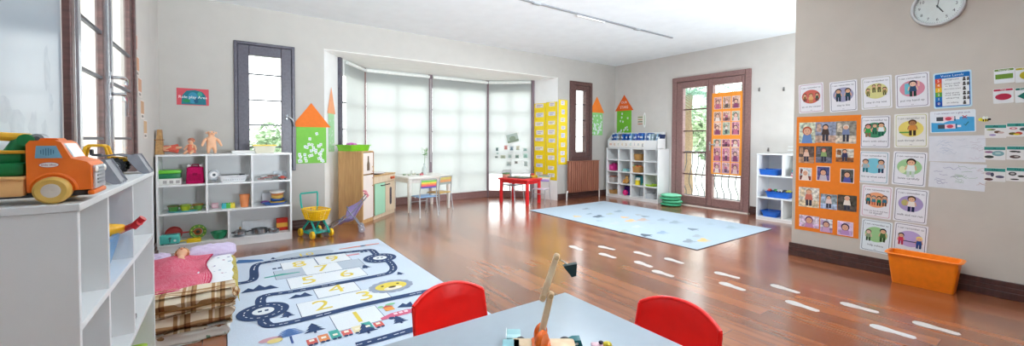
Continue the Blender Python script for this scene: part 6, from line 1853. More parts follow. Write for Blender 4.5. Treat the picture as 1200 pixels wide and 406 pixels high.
# photo boards
def photo(b, x0, x1, y0, y1, bg, bg2, hair, top, skin='#D9A68A', close=False, z=.0036, frame=None, lean=0):
    if frame: b.rect(x0 - .006, x1 + .006, y0 - .006, y1 + .006, z - .0004, PAPER(frame))
    b.rect(x0, x1, y0, y1, z, PRINT(bg))
    w, h = x1 - x0, y1 - y0
    b.rect(x0, x1, y0, y0 + h * .35, z + .0002, PRINT(bg2))
    b.poly([(x0 + w * .05, y0 + h * .55), (x0 + w * .3, y0 + h * .5), (x0 + w * .28, y1 - h * .1), (x0 + w * .08, y1 - h * .06)], z + .0003, PRINT(bg2))
    cx, cy = (x0 + x1) / 2 + lean, (y0 + y1) / 2
    s = min(w, h)
    if close:
        b.poly([(cx - .34 * s, y0), (cx + .34 * s, y0), (cx + .22 * s, cy - .08 * s), (cx - .22 * s, cy - .08 * s)], z + .0004, INK(top))
        b.disc(cx, cy + .14 * s, .29 * s, .32 * s, z + .0006, INK(hair), 16); b.disc(cx, cy + .09 * s, .22 * s, .25 * s, z + .0008, INK(skin), 16)
        for q in (-.08, .08): b.disc(cx + q * s, cy + .13 * s, .026 * s, .022 * s, z + .001, INK('#2A2220'), 8)
        b.disc(cx, cy - .03 * s, .06 * s, .018 * s, z + .001, INK('#B05A54'), 8)
    else:
        b.rect(cx - .15 * s, cx - .02 * s, y0 + .08 * h, cy - .1 * s, z + .0004, INK('#3A3A48')); b.rect(cx + .02 * s, cx + .15 * s, y0 + .08 * h, cy - .1 * s, z + .0004, INK('#3A3A48'))
        b.poly([(cx - .2 * s, cy - .14 * s), (cx + .2 * s, cy - .14 * s), (cx + .14 * s, cy + .2 * s), (cx - .14 * s, cy + .2 * s)], z + .0005, INK(top))
        b.disc(cx, cy + .33 * s, .15 * s, .15 * s, z + .0006, INK(hair), 14); b.disc(cx, cy + .29 * s, .115 * s, .12 * s, z + .0008, INK(skin), 14)
def photo_board():
    c0, c1 = PW(934, 138), PW(1006, 280)
    L, Rr = c0.y, c1.y
    w = L - Rr
    zt, zb = PW(970, 136).z, PW(970, 274.5).z
    M = wallm((XP - .0015, (L + Rr) / 2, (zt + zb) / 2), -90)
    h = zt - zb
    t = thing('photo_board', 'orange board with fifteen photographs of children on the poster wall', 'photo board', matrix=M)
    part('backing', t, lambda b: b.box(-w / 2, w / 2, -h / 2, h / 2, 0, .002, PAPER('#E8802A')), smooth=0)
    def U(px, py): p = PW(px, py); return ((L + Rr) / 2 - p.y, p.z - (zt + zb) / 2)
    ph = [((937, 144), (955.5, 168), '#C9CDB4', '#B4C0B0', '#B4583E', '#6A8CC0', True, None), ((956, 143.5), (979.5, 167.5), '#8C93A8', '#B89A88', '#3A2E2A', '#4A3A34', False, None), ((980, 142.5), (1003.5, 168.5), '#8A8478', '#C9BCA8', '#D9CFC4', '#7A86A8', False, None),
          ((936.5, 171.5), (954, 191.5), '#5E4E48', '#B08A70', '#5A4638', '#E0BCA8', False, None), ((956.5, 171.5), (975, 191.5), '#4E4E4A', '#6A6A78', '#A8463A', '#8AA46A', False, None), ((980, 174.5), (1000.5, 190.5), '#C4BCAC', '#8A5A3A', '#3A3428', '#3A3A5A', False, None),
          ((937.5, 197), (950.5, 211.5), '#C9CCCC', '#7A4038', '#E0DAD4', '#E9D8CC', True, '#F2DCCB'), ((958, 195.5), (972, 212), '#4A4A78', '#6A5A8A', '#2A2C4A', '#C0B4BC', True, '#F0D9CC'), ((986, 198.5), (1000, 214.5), '#5A5A54', '#3A4044', '#4A342C', '#5A5AA0', True, '#F0D9CC'),
          ((936.5, 219), (960, 244.5), '#D2CEC2', '#D9C4A4', '#B08A6A', '#C9705E', False, None), ((962, 227), (981, 246.5), '#8C9AA0', '#A9B8D0', '#3A2E30', '#E0C8C4', False, None), ((982, 228), (1004, 249), '#4A463C', '#5A5048', '#D9B89A', '#E3D9D0', False, None),
          ((937, 251.5), (960, 268.5), '#DCCBDC', '#D4BCD8', '#6A3A6A', '#C48AAE', True, None), ((961.5, 256), (975.5, 273.5), '#D8D4DC', '#B49ABC', '#4A2E50', '#C9A0C4', True, None), ((982.5, 259.5), (999, 277), '#D0B8D0', '#C4A4CC', '#3A2A4A', '#B48AC0', True, '#E4CCD8')]
    for (a, c, bg, bg2, hair, top, close, fr) in ph:
        p, q = U(*a), U(*c)
        part('photograph', t, lambda b: photo(b, p[0], q[0], q[1], p[1], bg, bg2, hair, top, close=close, frame=fr), smooth=0)
photo_board()

# voice level chart
def voice(t, w, h):
    part('paper', t, lambda b: sheet(b, w, h, GLOSSPAPER('#BBD9E6'), .0015, .012), smooth=0)
    def p(b):
        b.prism(rrect(-w * .46, w * .46, -h * .46, h * .46, .01, 3), .0016, .0018, INK('#1E6AB0'))
        b.rect(-w * .27, w * .435, -h * .44, h * .33, .0021, PAPER('#E2E4E4'))
        for k, hx in enumerate(('#D8503C', '#DE7A34', '#E5B428', '#5C9A38', '#2570B4', '#2A4C9E')):
            y1 = h * (.335 - .128 * k); b.rect(-w * .45, -w * .275, y1 - h * .125, y1, .0021, INK(hx))
    part('panel', t, p, smooth=0)
    def let(b):
        b.text('Voice Levels', w * .0, h * .395, .0026, .026, INK('#D6E6F2'), w * .6)
        for k in range(6): b.text(str(5 - k), -w * .362, h * (.272 - .128 * k), .0026, .028, INK('#F2EDE2'))
        for k, s in enumerate(('playground', 'when I speak|to the class', 'classroom voice', 'quiet group|work talking', 'whispering', 'no talking')):
            for j, q in enumerate(s.split('|')): b.text(q, w * .0, h * (.285 - .128 * k) - j * .017 + (.004 if '|' in s else 0), .0026, .016, INK('#3C3C40'), w * .44)
        for k in range(6):
            y = h * (.27 - .128 * k); x = w * .35
            b.disc(x - .008, y + .008, .007, .007, .0026, INK('#3E3836'), 10); b.rect(x - .016, x, y - .014, y + .001, .0026, INK('#4A4442'))
            if k in (0, 1, 3, 4): b.disc(x + .012, y + .006, .006, .006, .0026, INK('#54504E'), 10); b.rect(x + .005, x + .019, y - .013, y, .0026, INK('#54504E'))
    part('lettering', t, let, smooth=0)
wcard('voice_chart', 'blue voice levels chart numbered five to zero on the poster wall', 'chart', 1093.5, 84, 1138.5, 126.5, .205, .285, voice, tilt=2)
def glue(t, w, h):
    part('paper', t, lambda b: sheet(b, w, h, GLOSSPAPER('#DCE1E6'), .0015, .01), smooth=0)
    def p(b):
        b.poly([(-w * .47, -h * .46), (w * .47, -h * .46), (w * .47, h * .16), (w * .2, h * .2), (0, h * .08), (-w * .2, -h * .06), (-w * .47, -h * .02)], .0018, INK('#4AA0D0'))
        for k, y in enumerate((.13, -.22)):
            x = -w * (.27 - .03 * k); yy = h * y
            b.rect(x - .02, x + .018, yy - .016, yy + .016, .0024, INK('#4A4C54')); b.rect(x + .018, x + .075, yy - .018, yy + .018, .0024, INK('#E8C4CC')); b.disc(x + .046, yy, .018, .014, .0028, INK('#C84A5C'), 16)
            b.rect(x + .078, x + .083, yy - .018, yy + .018, .0024, INK('#2C2C34')); b.rect(x + .085, x + .105, yy - .008, yy + .008, .0024, INK('#E4E4EA'))
    part('picture', t, p, smooth=0)
    def let(b):
        b.text('I can always use a glue stick', 0, h * .38, .0024, .017, INK('#6A4A74'), w * .8)
        for s in (-1, 1): b.strip([(w * .27 - .012, h * .18 - s * .012), (w * .27 + .012, h * .18 + s * .012)], .005, .0028, INK('#C0405A'))
        b.strip([(w * .25, -h * .14), (w * .28, -h * .2), (w * .35, -h * .04)], .006, .0028, INK('#2C6E7A'))
    part('lettering', t, let, smooth=0)
wcard('glue_poster', 'small blue and white glue stick poster with a cross and a tick', 'poster', 1089.5, 128.5, 1142.5, 156.5, .245, .175, glue, tilt=2)
def scrawl(seed, cols):
    def fn(t, w, h):
        part('paper', t, lambda b: b.box(-w / 2, w / 2, -h / 2, h / 2, 0, .001, PAPER('#D6D7DC')), smooth=0)
        rng = random.Random(seed)
        def dr(b):
            for k in range(26):
                cx, cy = rng.uniform(-w * .42, w * .42), rng.uniform(-h * .38, h * .38)
                pts = [(cx + .012 * i + rng.uniform(-.006, .006), cy + rng.uniform(-.01, .01)) for i in range(5)]
                b.strip(pts, .0025, .0014 + .00002 * k, INK(cols[int((cx / w + .5) * len(cols) * .999)]))
        part('scribble', t, dr, smooth=0)
    return fn
wcard('drawing', 'white paper with very faint pencil writing below the glue stick poster', 'drawing', 1087.5, 158, 1153.5, 191, .30, .205, scrawl(1, ('#B4BCCC', '#BEC4CC', '#C0B4BC')), tilt=1)
wcard('drawing', 'white paper with purple and green childish writing, lower of the two drawings', 'drawing', 1087.5, 190, 1154, 223.5, .30, .205, scrawl(2, ('#8A86A8', '#8A86A8', '#8FA88C', '#9AB094', '#B89A98')), tilt=-2)
def shape_card(label, box, hx, word, draw):
    def fn(t, w, h):
        part('paper', t, lambda b: sheet(b, w, h, GLOSSPAPER('#DADCDC'), .0015, .006), smooth=0)
        part('header', t, lambda b: (b.prism(rrect(-w * .47, w * .47, h * .34, h * .47, .005, 3), .0016, .0018, INK(hx)), b.text(word, 0, h * .405, .0021, .014, INK('#E4E6E0'), w * .6)), smooth=0)
        part('shape', t, lambda b: draw(b, w, h, INK(hx)), smooth=0)
    wcard('shape_card', label, 'wall card', *box, .096, .108, fn, 'shape cards on the poster wall', 2)
shape_card('card with a green rectangle, topmost on the poster wall', (1165, 77, 1188.5, 101), '#6A8A34', 'Rectangle', lambda b, w, h, m: b.rect(-w * .43, w * .43, -h * .2, h * .13, .0021, m))
shape_card('card with a yellow circle, topmost row at the picture edge', (1190.5, 75.5, 1214, 99.5), '#B4A42C', 'Circle', lambda b, w, h, m: b.disc(0, -h * .04, h * .26, h * .26, .0021, m, 28))
shape_card('card with a red oval, second row on the poster wall', (1164, 101.5, 1187.5, 123.5), '#B4304A', 'Oval', lambda b, w, h, m: b.disc(0, -h * .06, w * .4, h * .22, .0021, m, 28))
shape_card('card with a dark teal diamond, second row at the picture edge', (1190, 100, 1214, 122.5), '#1E6A5E', 'Diamond', lambda b, w, h, m: b.poly([(-w * .4, -h * .06), (0, -h * .34), (w * .4, -h * .06), (0, h * .22)], .0021, m))
def sound_card(label, box, word, blobs):
    def fn(t, w, h):
        part('paper', t, lambda b: sheet(b, w, h, GLOSSPAPER('#DCDAD8'), .0015, .004), smooth=0)
        part('header', t, lambda b: (b.rect(-w * .48, w * .48, h * .24, h * .47, .0019, INK('#3A8A80')), b.text(word, 0, h * .355, .0022, .022, INK('#16484A'), w * .6)), smooth=0)
        def pic(b):
            for k, (x, y, rx, ry, hx) in enumerate(blobs): b.disc(x * w, y * h, rx * w, ry * h, .002 + .0002 * k, INK(hx), 16)
        part('picture', t, pic, smooth=0)
    wcard('sound_card', label, 'wall card', *box, .105, .10, fn, 'letter cards with teal headings')
sound_card('teal headed letter card Aa, first of the top pair', (1155.5, 143.5, 1177.5, 164.5), 'Aa', [(-.2, .12, .22, .06, '#8A9A4C'), (-.12, .13, .1, .04, '#5A5A34'), (.1, -.06, .16, .1, '#6A4A34'), (.26, -.1, .14, .08, '#C4A8A0'), (-.12, -.28, .16, .07, '#9A88B4')])
sound_card('teal headed letter card Bb, second of the top pair', (1182, 141.5, 1204, 163), 'Bb', [(-.2, .1, .18, .08, '#C06A78'), (-.2, .1, .08, .04, '#E4D4D4'), (.26, .04, .2, .12, '#4A5A5C'), (-.22, -.28, .18, .1, '#5A5A2C'), (.04, -.26, .16, .12, '#B4483C'), (-.05, -.33, .15, .06, '#CDB62C')])
sound_card('teal headed letter card Ii, first of the middle pair', (1154.5, 169.5, 1176.5, 190), 'Ii', [(-.26, .08, .2, .07, '#8A5A7C'), (.16, -.02, .28, .2, '#7CA0A4'), (.16, .0, .14, .08, '#A8C0C0'), (-.24, -.28, .22, .11, '#3E4640')])
sound_card('teal headed letter card Ll, second of the middle pair', (1182, 169, 1204, 190), 'Ll', [(-.18, .1, .2, .06, '#33302E'), (.02, .08, .1, .06, '#3A3634'), (.36, .0, .06, .16, '#4A4644'), (-.12, -.28, .24, .12, '#544240'), (-.06, -.26, .1, .05, '#B0A6A0')])
sound_card('teal headed letter card Oo, first of the bottom pair', (1154.5, 195, 1176.5, 215), 'Oo', [(-.26, .06, .16, .12, '#8A7E90'), (-.1, .0, .08, .16, '#4A4A5A'), (.24, -.14, .2, .1, '#5E5A70'), (-.26, -.36, .2, .1, '#5A3E3E')])
sound_card('teal headed letter card Dd, second of the bottom pair', (1181.5, 194.5, 1203.5, 215), 'Dd', [(-.22, .04, .18, .14, '#4A4646'), (-.22, .05, .1, .07, '#A8A4A0'), (.16, -.12, .16, .08, '#3A3836'), (.3, -.14, .14, .03, '#4A4644'), (-.12, -.36, .2, .05, '#3A3634')])
def bee(t, w, h):
    part('body', t, lambda b: (b.disc(0, 0, .022, .013, .004, INK('#D8C83A'), 20), [b.rect(x - .003, x + .003, -.011, .011, .0044, INK('#26241E')) for x in (-.006, .006, .016)], b.disc(.024, .004, .008, .008, .0046, INK('#26241E'), 12), b.disc(-.02, .004, .012, .012, .0036, INK('#E8E04A'), 14)), smooth=0)
    part('wing', t, lambda b: (b.disc(-.004, .016, .008, .012, .005, INK('#E4E6DA'), 14), b.disc(.010, .016, .007, .011, .0052, INK('#D4D8CC'), 14)), smooth=0)
wcard('bee_sticker', 'small yellow and black bee cut-out above the letter cards', 'sticker', 1148, 136.5, 1160, 145, .05, .03, bee)

# clock
def clock():
    c = PW(1100.5, 4.5)
    t = thing('wall_clock', 'round white clock with a silver rim high on the poster wall', 'clock', matrix=wallm((XP - .002, .683, 2.232), -90))
    r = .150
    part('rim', t, lambda b: b.lathe([(r + .004, 0), (r + .006, .02), (r + .002, .034), (r - .010, .037), (r - .016, .030), (r - .017, .012)], P('#C8CBCC', .3), seg=56))
    part('face', t, lambda b: b.lathe([(r - .014, .0), (r - .014, .0125), (0, .0125)], PAPER('#DDE1DF'), seg=48), smooth=20)
    def nums(b):
        for k in range(1, 13):
            a = PI / 2 - 2 * PI * k / 12
            b.text(str(k), .104 * math.cos(a), .104 * math.sin(a), .0135, .032, INK('#3A3E40'))
        for k in range(60):
            a = 2 * PI * k / 60
            b.strip([(.124 * math.cos(a), .124 * math.sin(a)), (.130 * math.cos(a), .130 * math.sin(a))], .0016 if k % 5 else .003, .0135, INK('#4A4E50'))
    part('numerals', t, nums, smooth=0)
    part('hour_hand', t, lambda b: b.strip([(.0 - .012 * math.cos(R(-58)), -.012 * math.sin(R(-58))), (.062 * math.cos(R(-58)), .062 * math.sin(R(-58)))], .007, .016, INK('#222426')), smooth=0)
    part('minute_hand', t, lambda b: b.strip([(-.012 * math.cos(R(82)), -.012 * math.sin(R(82))), (.1 * math.cos(R(82)), .1 * math.sin(R(82)))], .005, .018, INK('#222426')), smooth=0)
    part('hub', t, lambda b: b.cyl((0, 0, .0125), (0, 0, .022), .006, P('#2C2E30'), seg=16))
    part('cover', t, lambda b: b.lathe([(r - .012, .030), (r * .6, .036), (0, .038)], glass_mat(), seg=40))
clock()

# ------------------------------------------------------------------ back wall
def BWP(px, py): return at(px, py, Y=YB)
def wall_sign():
    a, c = BWP(206.8, 102.5), BWP(244.8, 124.5)
    w, h = c.x - a.x, .185
    t = thing('wall_sign', 'red and teal role play area sign on the wall above the toy shelf', 'sign', matrix=wallm(((a.x + c.x) / 2, YB - .001, 1.615), 0))
    def p(b):
        b.box(-w / 2, w / 2, -h / 2, h / 2, 0, .003, GLOSSPAPER('#C84A56'))
        b.poly([(-w * .36, -h * .46), (w * .42, -h * .46), (w * .4, h * .1), (w * .28, h * .34), (w * .05, h * .42), (-w * .2, h * .36), (-w * .34, h * .05)], .0034, INK('#2C7482'))
        b.disc(0, -h * .05, w * .16, h * .34, .0037, INK('#3E8AA8'), 20); b.disc(-w * .2, -h * .24, w * .12, h * .1, .004, INK('#2E8A5A'), 16); b.disc(w * .22, h * .18, w * .08, h * .14, .004, INK('#4FA08A'), 14); b.disc(w * .1, -h * .2, w * .07, h * .18, .0041, INK('#2A5A78'), 14)
    part('panel', t, p, smooth=0)
    part('lettering', t, lambda b: b.text('Role play Area', 0, -h * .02, .0048, .052, INK('#EEF2F2'), w * .88), 'white lettering', smooth=0)
wall_sign()
def tower(label, M, rw, rh, bw, bh, roof, body, bits, seed, words=None, over=0):
    """paper tower: triangular roof over a tall panel; local origin at the roof's lower middle"""
    t = thing('paper_tower', label, 'wall display', group='paper towers', matrix=M)
    part('panel', t, lambda b: b.box(-bw / 2, bw / 2, -bh, .02, 0, .002, PAPER(body)), smooth=0)
    part('roof', t, lambda b: b.prism([(-rw / 2, 0), (rw / 2, 0), (0, rh)], .0022, .0042, PAPER(roof)), 'orange paper roof', smooth=0)
    rng = random.Random(seed)
    def notes(b):
        for k in range(bits):
            while True:
                x, y = rng.uniform(-bw * .42, bw * .42), rng.uniform(-bh * .95, -.06)
                if rng.random() < (.9 if y < -bh * .55 else .45): break
            s = bw * .045; a = rng.uniform(-.5, .5)
            q = [(x + s * (u * math.cos(a) - v * math.sin(a)), y + s * 1.15 * (u * math.sin(a) + v * math.cos(a))) for u, v in ((-1, -1), (1, -1), (1, 1), (-1, 1))]
            b.poly(q, .0024 + .00005 * k, PAPER('#E4EBE8'))
            b.disc(x, y, s * .5, s * .55, .0025 + .00005 * k, INK(('#8FA8B8', '#9AB09A', '#B4A8C0')[k % 3]), 8)
    if bits: part('picture_scrap', t, notes, smooth=0, kind='stuff')
    if words:
        def wd(b):
            for s, y, sz in words: b.text(s, 0, y, .0048, sz, INK('#F2EBE2'))
        part('lettering', t, wd, smooth=0)
    return t
tower('green paper tower with orange roof on the back wall between narrow window and bay', wallm((.885, YB - .002, 1.305), 0), .46, .31, .35, .465, '#E57A34', '#7CBE52', 34, 1)
_m = (Vector((1.04, 5.725, 0)) * .55 + Vector((1.31, 6.19, 0)) * .45)
_ang = math.degrees(math.atan2(6.19 - 5.725, 1.31 - 1.04))
tower('pale paper tower with peach roof on the side wall of the bay opening', wallm((_m.x + .004, _m.y - .003, 1.50), _ang), .30, .36, .22, .52, '#EFA97E', '#A9D4A4', 16, 2)
tower('green paper tower with orange roof on the back wall beside the far narrow window', wallm((6.165, YB - .002, 1.715), 0), .43, .33, .34, .46, '#EE8234', '#8CCB7E', 40, 3)
tower('green paper tower with lettered orange roof on the far wall above the book rack', wallm((XF - .002, 5.475, 1.765), -90), .47, .33, .37, .50, '#E5682C', '#74BC3C', 14, 4, [('OUR', .17, .07), ('STARS', .07, .075)])

# white notes on yellow paper strips beside the bay
def strip_display(label, M, w, h, rows, cols, seed, size=(.16, .075)):
    t = thing('paper_display', label, 'wall display', group='yellow paper displays by the bay', matrix=M)
    part('backing', t, lambda b: (b.box(-w / 2, w / 2, -h / 2, h / 2, 0, .002, PAPER('#EBCB1E')), b.rect(-w / 2 + .01, w / 2 - .01, -h * .1, h / 2 - .01, .0022, PAPER('#EED235'))), smooth=0)
    rng = random.Random(seed)
    for r in range(rows):
        for c in range(cols):
            x = -w / 2 + w * (c + .5) / cols + rng.uniform(-.012, .012); y = h / 2 - .06 - (h - .14) * r / (rows - 1) + rng.uniform(-.015, .015)
            sw, sh = size[0] * rng.uniform(.75, 1.05), size[1] * rng.uniform(.75, 1.1)
            def note(b):
                b.rect(x - sw / 2, x + sw / 2, y - sh / 2, y + sh / 2, .0028, PAPER(('#E4DEDC', '#DAD6DE', '#E8E2D2')[(r + c) % 3]))
                for q in range(2): b.rect(x - sw * .36, x + sw * (.36 - .2 * q), y + sh * (.18 - .36 * q) - .006, y + sh * (.18 - .36 * q) + .006, .0031, INK(('#A89AB0', '#9AA0B4', '#B0A090')[(r + 2 * c) % 3]))
            part('note', t, note, smooth=0)
    return t
_a, _c = Vector((5.11, 5.725, 0)), Vector((4.975, 6.29, 0))
_d = (_a - _c); _L = _d.length; _ang = math.degrees(math.atan2(_d.y, _d.x))
_m = _c + _d * .27
strip_display('yellow paper strip with white notes on the bay side wall nearest the red table', wallm((_m.x - .003, _m.y, 1.14), _ang), _L * .50, 1.46, 9, 1, 1, (.2, .085))
_m = _c + _d * .76
strip_display('yellow paper strip with white notes at the corner of the bay side wall', wallm((_m.x - .004, _m.y, 1.13), _ang), _L * .46, 1.50, 9, 1, 2, (.17, .09))
strip_display('yellow paper strip with white notes on the back wall beside the far narrow window', wallm((5.235, YB - .002, 1.30), 0), .225, 1.24, 8, 1, 3, (.11, .085))

# cards taped to the bay blind
_p, _q2 = Vector((P3[0], P3[1], 0)), Vector((P4[0], P4[1], 0))
_dd = (_q2 - _p); _ang2 = math.degrees(math.atan2(_dd.y, _dd.x)); _du = _dd.normalized(); _n = Vector((_du.y, -_du.x, 0))
def on_blind(px, py):
    o = _p + _n * .038
    d = CR * ((px - CX) / CF) - CU * ((py - CY) / CF) + CFW
    t = (o.x * _n.x + o.y * _n.y) / (d.x * _n.x + d.y * _n.y)
    return Vector((0, 0, CH)) + d * t
def blind_card(label, px, py, w, h, hx, hx2, tilt=0, name='picture_card'):
    p = on_blind(px, py)
    t = thing(name, label, 'picture card', group='picture cards taped to the bay blind', matrix=wallm(p, _ang2, tilt))
    part('paper', t, lambda b: b.box(-w / 2, w / 2, -h / 2, h / 2, 0, .0012, PAPER('#D9DEDA')), smooth=0)
    part('picture', t, lambda b: (b.rect(-w * .42, w * .42, -h * .42, h * .42, .0015, INK(hx)), b.disc(0, -h * .05, w * .24, h * .26, .0018, INK(hx2), 12), b.rect(-w * .42, w * .42, -h * .42, -h * .2, .0017, INK(hx2))), smooth=0)
blind_card('large landscape picture taped at a slant above the small cards on the blind', 600.5, 162, .27, .20, '#AEBCB4', '#8C9A86', 14)
for k, (px, py, w, h, hx, hx2, lab) in enumerate(((582.5, 175, .06, .08, '#8FA4A0', '#5E7476', 'small dark teal card highest on the bay post side of the blind'), (583, 180, .06, .04, '#A9BAB4', '#8CA09A', 'tiny grey-green card just below the dark teal card on the blind'), (592.8, 173, .075, .10, '#D9A6A0', '#C9847E', 'pink card under the slanting landscape picture on the blind'), (599.5, 174, .08, .10, '#A4B4B8', '#6E8490', 'blue-grey card beside the pink card on the blind'), (606.8, 173.5, .08, .10, '#C9C6B4', '#AEB49E', 'beige card beside the blue-grey card on the blind'), (615.5, 175.5, .09, .07, '#AFC4BC', '#8AA6A0', 'sage card at the end of the upper card row on the blind'),
        (581.8, 184.2, .075, .05, '#9AA09A', '#7C8480', 'small dark card first of the middle row on the blind'), (589.5, 184, .12, .075, '#B4B8A4', '#9AA28C', 'wide khaki card in the middle row on the blind'), (597.5, 183.2, .085, .085, '#AEBCB4', '#9AAAA4', 'grey-green card in the middle row on the blind'), (606, 183.6, .09, .08, '#95A89C', '#6E847C', 'dark green card in the middle row on the blind'), (615.8, 182.8, .10, .10, '#A9CABC', '#8FB4A6', 'mint card last of the middle row on the blind'),
        (596.5, 192, .11, .10, '#B8C2BC', '#9EAAA6', 'grey card first of the bottom row on the blind'), (604.8, 190.5, .075, .06, '#A6A4A0', '#84827E', 'small brown-grey card in the middle of the bottom row on the blind'), (616.2, 192.2, .085, .11, '#BAC6C0', '#A2B0AA', 'grey-green card last of the bottom row on the blind'))):
    blind_card(lab, px, py, w, h, hx, hx2)

# photo strip on the balcony door and things on the far wall
def door_poster():
    M0 = at(851.5, 158, X=XF - .022)
    y0, y1 = at(834, 158, X=XF - .022).y, at(869.5, 158, X=XF - .022).y
    w = y0 - y1; h = 1.36
    t = thing('photo_poster', 'orange poster with eighteen photographs hung on the right leaf of the balcony door', 'photo poster', matrix=wallm((XF - .023, (y0 + y1) / 2, 1.268), -90))
    part('backing', t, lambda b: b.box(-w / 2, w / 2, -h / 2, h / 2, 0, .002, PAPER('#F59A3C')), smooth=0)
    rng = random.Random(8)
    rows = ((.51, .19), (.285, .15), (.085, .20), (-.155, .12), (-.345, .22), (-.565, .17))
    pal = (('#D9A49A', '#C98A80'), ('#C98494', '#A65A78'), ('#D494A4', '#B0607C'), ('#B4B4A0', '#8FA08A'), ('#C9A08A', '#A88A74'), ('#D9B0A0', '#B48C80'), ('#DDB0B4', '#B88AA0'), ('#C98C9A', '#8A4A5C'), ('#E0B4A4', '#A06A64'))
    k = 0
    for (y, hh) in rows:
        for x in (-.15, 0, .15):
            ww = .115 if hh > .13 else .125
            bg, b2 = pal[(k * 4 + k // 3) % 9]
            part('photograph', t, lambda b: photo(b, x * w / .5 - ww / 2, x * w / .5 + ww / 2, y - hh / 2, y + hh / 2, bg, b2, ('#5A3A34', '#7A4A44', '#4A3A3A')[k % 3], ('#C06A84', '#E4C4C4', '#8A4A6A', '#E9D9D0')[k % 4], '#E3B8A4', close=(k % 3 != 1), z=.0036, frame='#F0D8CC'), smooth=0)
            k += 1
door_poster()
for px, py, lab in ((890, 105, 'small grey wall hook nearest the glazed door'), (918.5, 104.5, 'small grey wall hook nearest the poster wall'), (900.5, 175.5, 'small grey hook low on the wall just above the shelf with blue trays')):
    p = at(px, py, X=XF)
    one('wall_hook', lab, 'hook', lambda b: (b.box(-.012, .012, -.03, .03, 0, .006, METAL('#8C8A88', .4), .002), b.tube([(0, .01, .006), (0, .004, .03), (0, -.018, .034), (0, -.026, .022)], .006, METAL('#8C8A88', .4), 8)), group='hooks on the far wall', matrix=wallm((XF, p.y, p.z), -90))
p = at(753, 141, X=XF)
def fan_card(b):
    b.poly([(-.12, -.09), (.02, -.09), (.02, .09), (-.12, .09)], .002, PAPER('#D9D4C4'))
    for k in range(4): b.rect(-.11, .0, .05 - .045 * k, .07 - .045 * k, .0024, INK(('#7A8A6A', '#B48A6A', '#5E6A5A', '#B4746A')[k]))
    b.disc(.05, 0, .035, .15, .003, PAPER('#EEF0EE'), 24); b.disc(.05, 0, .018, .11, .0034, INK('#C9D4C0'), 20)
    b.box(-.12, .06, -.085, .085, 0, .0015, PAPER('#E4E2DA'))
one('wall_card', 'small printed sheet with a white paper disc beside the lettered paper tower', 'wall card', fan_card, matrix=wallm((XF - .001, p.y, p.z), -90))

# strips of card on the side wall between window and corner
for k, (px, py, hx) in enumerate(((158, 52, '#D9A084'), (160.5, 79, '#D9A888'), (163.5, 104, '#CFA084'), (166.5, 130, '#CFA684'), (170, 153, '#D4AE88'))):
    p = at(px, py, X=XL)
    t = thing('picture_card', 'peach picture card on the side wall, %s in the slanting line' % ('topmost', 'second from the top', 'third from the top', 'fourth from the top', 'lowest')[k], 'picture card', group='peach cards on the side wall', matrix=wallm((XL + .001, p.y, p.z), 90))
    part('paper', t, lambda b: b.box(-.09, .09, -.07, .09, 0, .0015, GLOSSPAPER('#E4D8D0')), smooth=0)
    part('picture', t, lambda b: (b.rect(-.08, .08, -.025, .082, .0018, INK(hx)), b.rect(-.05, .05, -.058, -.038, .0018, INK('#9A948E'))), smooth=0)

# ------------------------------------------------------------------ track light on the ceiling
def track_light():
    y = 3.61
    t = thing('track_light', 'thin grey track with a slim lamp running along the ceiling', 'track light', (0, y, ZC))
    part('rail', t, lambda b: (b.box(2.3, 5.53, -.012, .012, -.016, 0, mat('#85888C', .4, 'aluminium'), .002), b.box(2.3, 5.53, .018, .034, -.010, 0, P('#C9CCCE'), .002)), smooth=0)
    part('lamp_bar', t, lambda b: b.box(3.55, 4.05, .012, .044, -.03, -.004, P('#F4F6F6', .2), .005))
    for x in (2.9, 4.7): part('joint', t, lambda b: b.box(x - .05, x + .05, -.014, .036, -.020, 0, mat('#A4A8AC', .4, 'aluminium'), .003))
track_light()
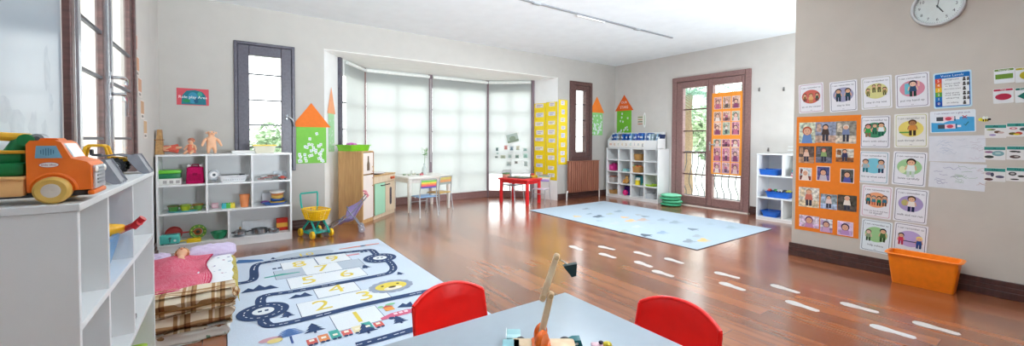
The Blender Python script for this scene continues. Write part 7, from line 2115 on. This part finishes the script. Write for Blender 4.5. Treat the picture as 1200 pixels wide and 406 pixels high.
# ------------------------------------------------------------------ daylight
w = bpy.data.worlds.new('World')
S.world = w
w.use_nodes = True
nt = w.node_tree
bg = nt.nodes['Background']
tc = nt.nodes.new('ShaderNodeTexCoord')
sx = nt.nodes.new('ShaderNodeSeparateXYZ')
rp = nt.nodes.new('ShaderNodeValToRGB')
mr = nt.nodes.new('ShaderNodeMapRange'); mr.inputs['From Min'].default_value = -.1
nt.links.new(tc.outputs['Generated'], sx.inputs[0])
nt.links.new(sx.outputs[2], mr.inputs['Value'])
nt.links.new(mr.outputs[0], rp.inputs['Fac'])
rp.color_ramp.elements[0].color = (1.0, 1.0, .98, 1)
rp.color_ramp.elements[1].color = (.86, .93, 1.0, 1)
nt.links.new(rp.outputs['Color'], bg.inputs['Color'])
bg.inputs['Strength'].default_value = 4.2

# ------------------------------------------------------------------ camera
cd = bpy.data.cameras.new('Camera')
co = bpy.data.objects.new('Camera', cd)
C.objects.link(co)
cd.sensor_width = 36
cd.sensor_fit = 'HORIZONTAL'
cd.lens = CF / 1200 * 36
cd.shift_x = 0
cd.shift_y = -(203 - CY) / 1200
cd.clip_start = .02
Mx = Matrix((CR, CU, -CFW)).transposed().to_4x4()
Mx.translation = (0, 0, CH)
co.matrix_world = Mx
S.camera = co
S.view_settings.view_transform = 'Standard'
S.view_settings.look = 'None'
S.view_settings.exposure = .12
S.view_settings.gamma = 1
S.view_settings.use_curve_mapping = False
S.cycles.max_bounces = 10
S.cycles.diffuse_bounces = 6
S.cycles.transparent_max_bounces = 16
S.cycles.use_denoising = True

# ------------------------------------------------------------------ lamp of the ceiling track, and two added fill lights
def lamp(name, typ, loc, power, size, col=(.85, .94, 1), rot=(0, 0, 0), size_y=None):
    l = bpy.data.lights.new(name, typ)
    l.energy = power; l.color = col
    if typ == 'AREA':
        l.shape = 'RECTANGLE'; l.size = size; l.size_y = size_y or size
    else: l.shadow_soft_size = size
    o = bpy.data.objects.new(name, l); C.objects.link(o)
    o.location = loc; o.rotation_euler = rot
    return o
def aim(n): return Vector(n).normalized().to_track_quat('-Z', 'Y').to_euler()
lamp('track_lamp', 'AREA', (3.8, 3.638, ZC - .034), 66, .5, size_y=.03)
lamp('fill_light_side', 'AREA', (5.75, .8, .9), 70, .7, rot=aim((-.4, .65, .68)))  # unseen fill light added behind the poster wall
l_ = lamp('fill_light_rear', 'AREA', (2.1, -1.5, 1.0), 148, .7, rot=aim((-.04, .82, .52)))  # unseen fill light added behind the camera
l_.data.spread = 1.5
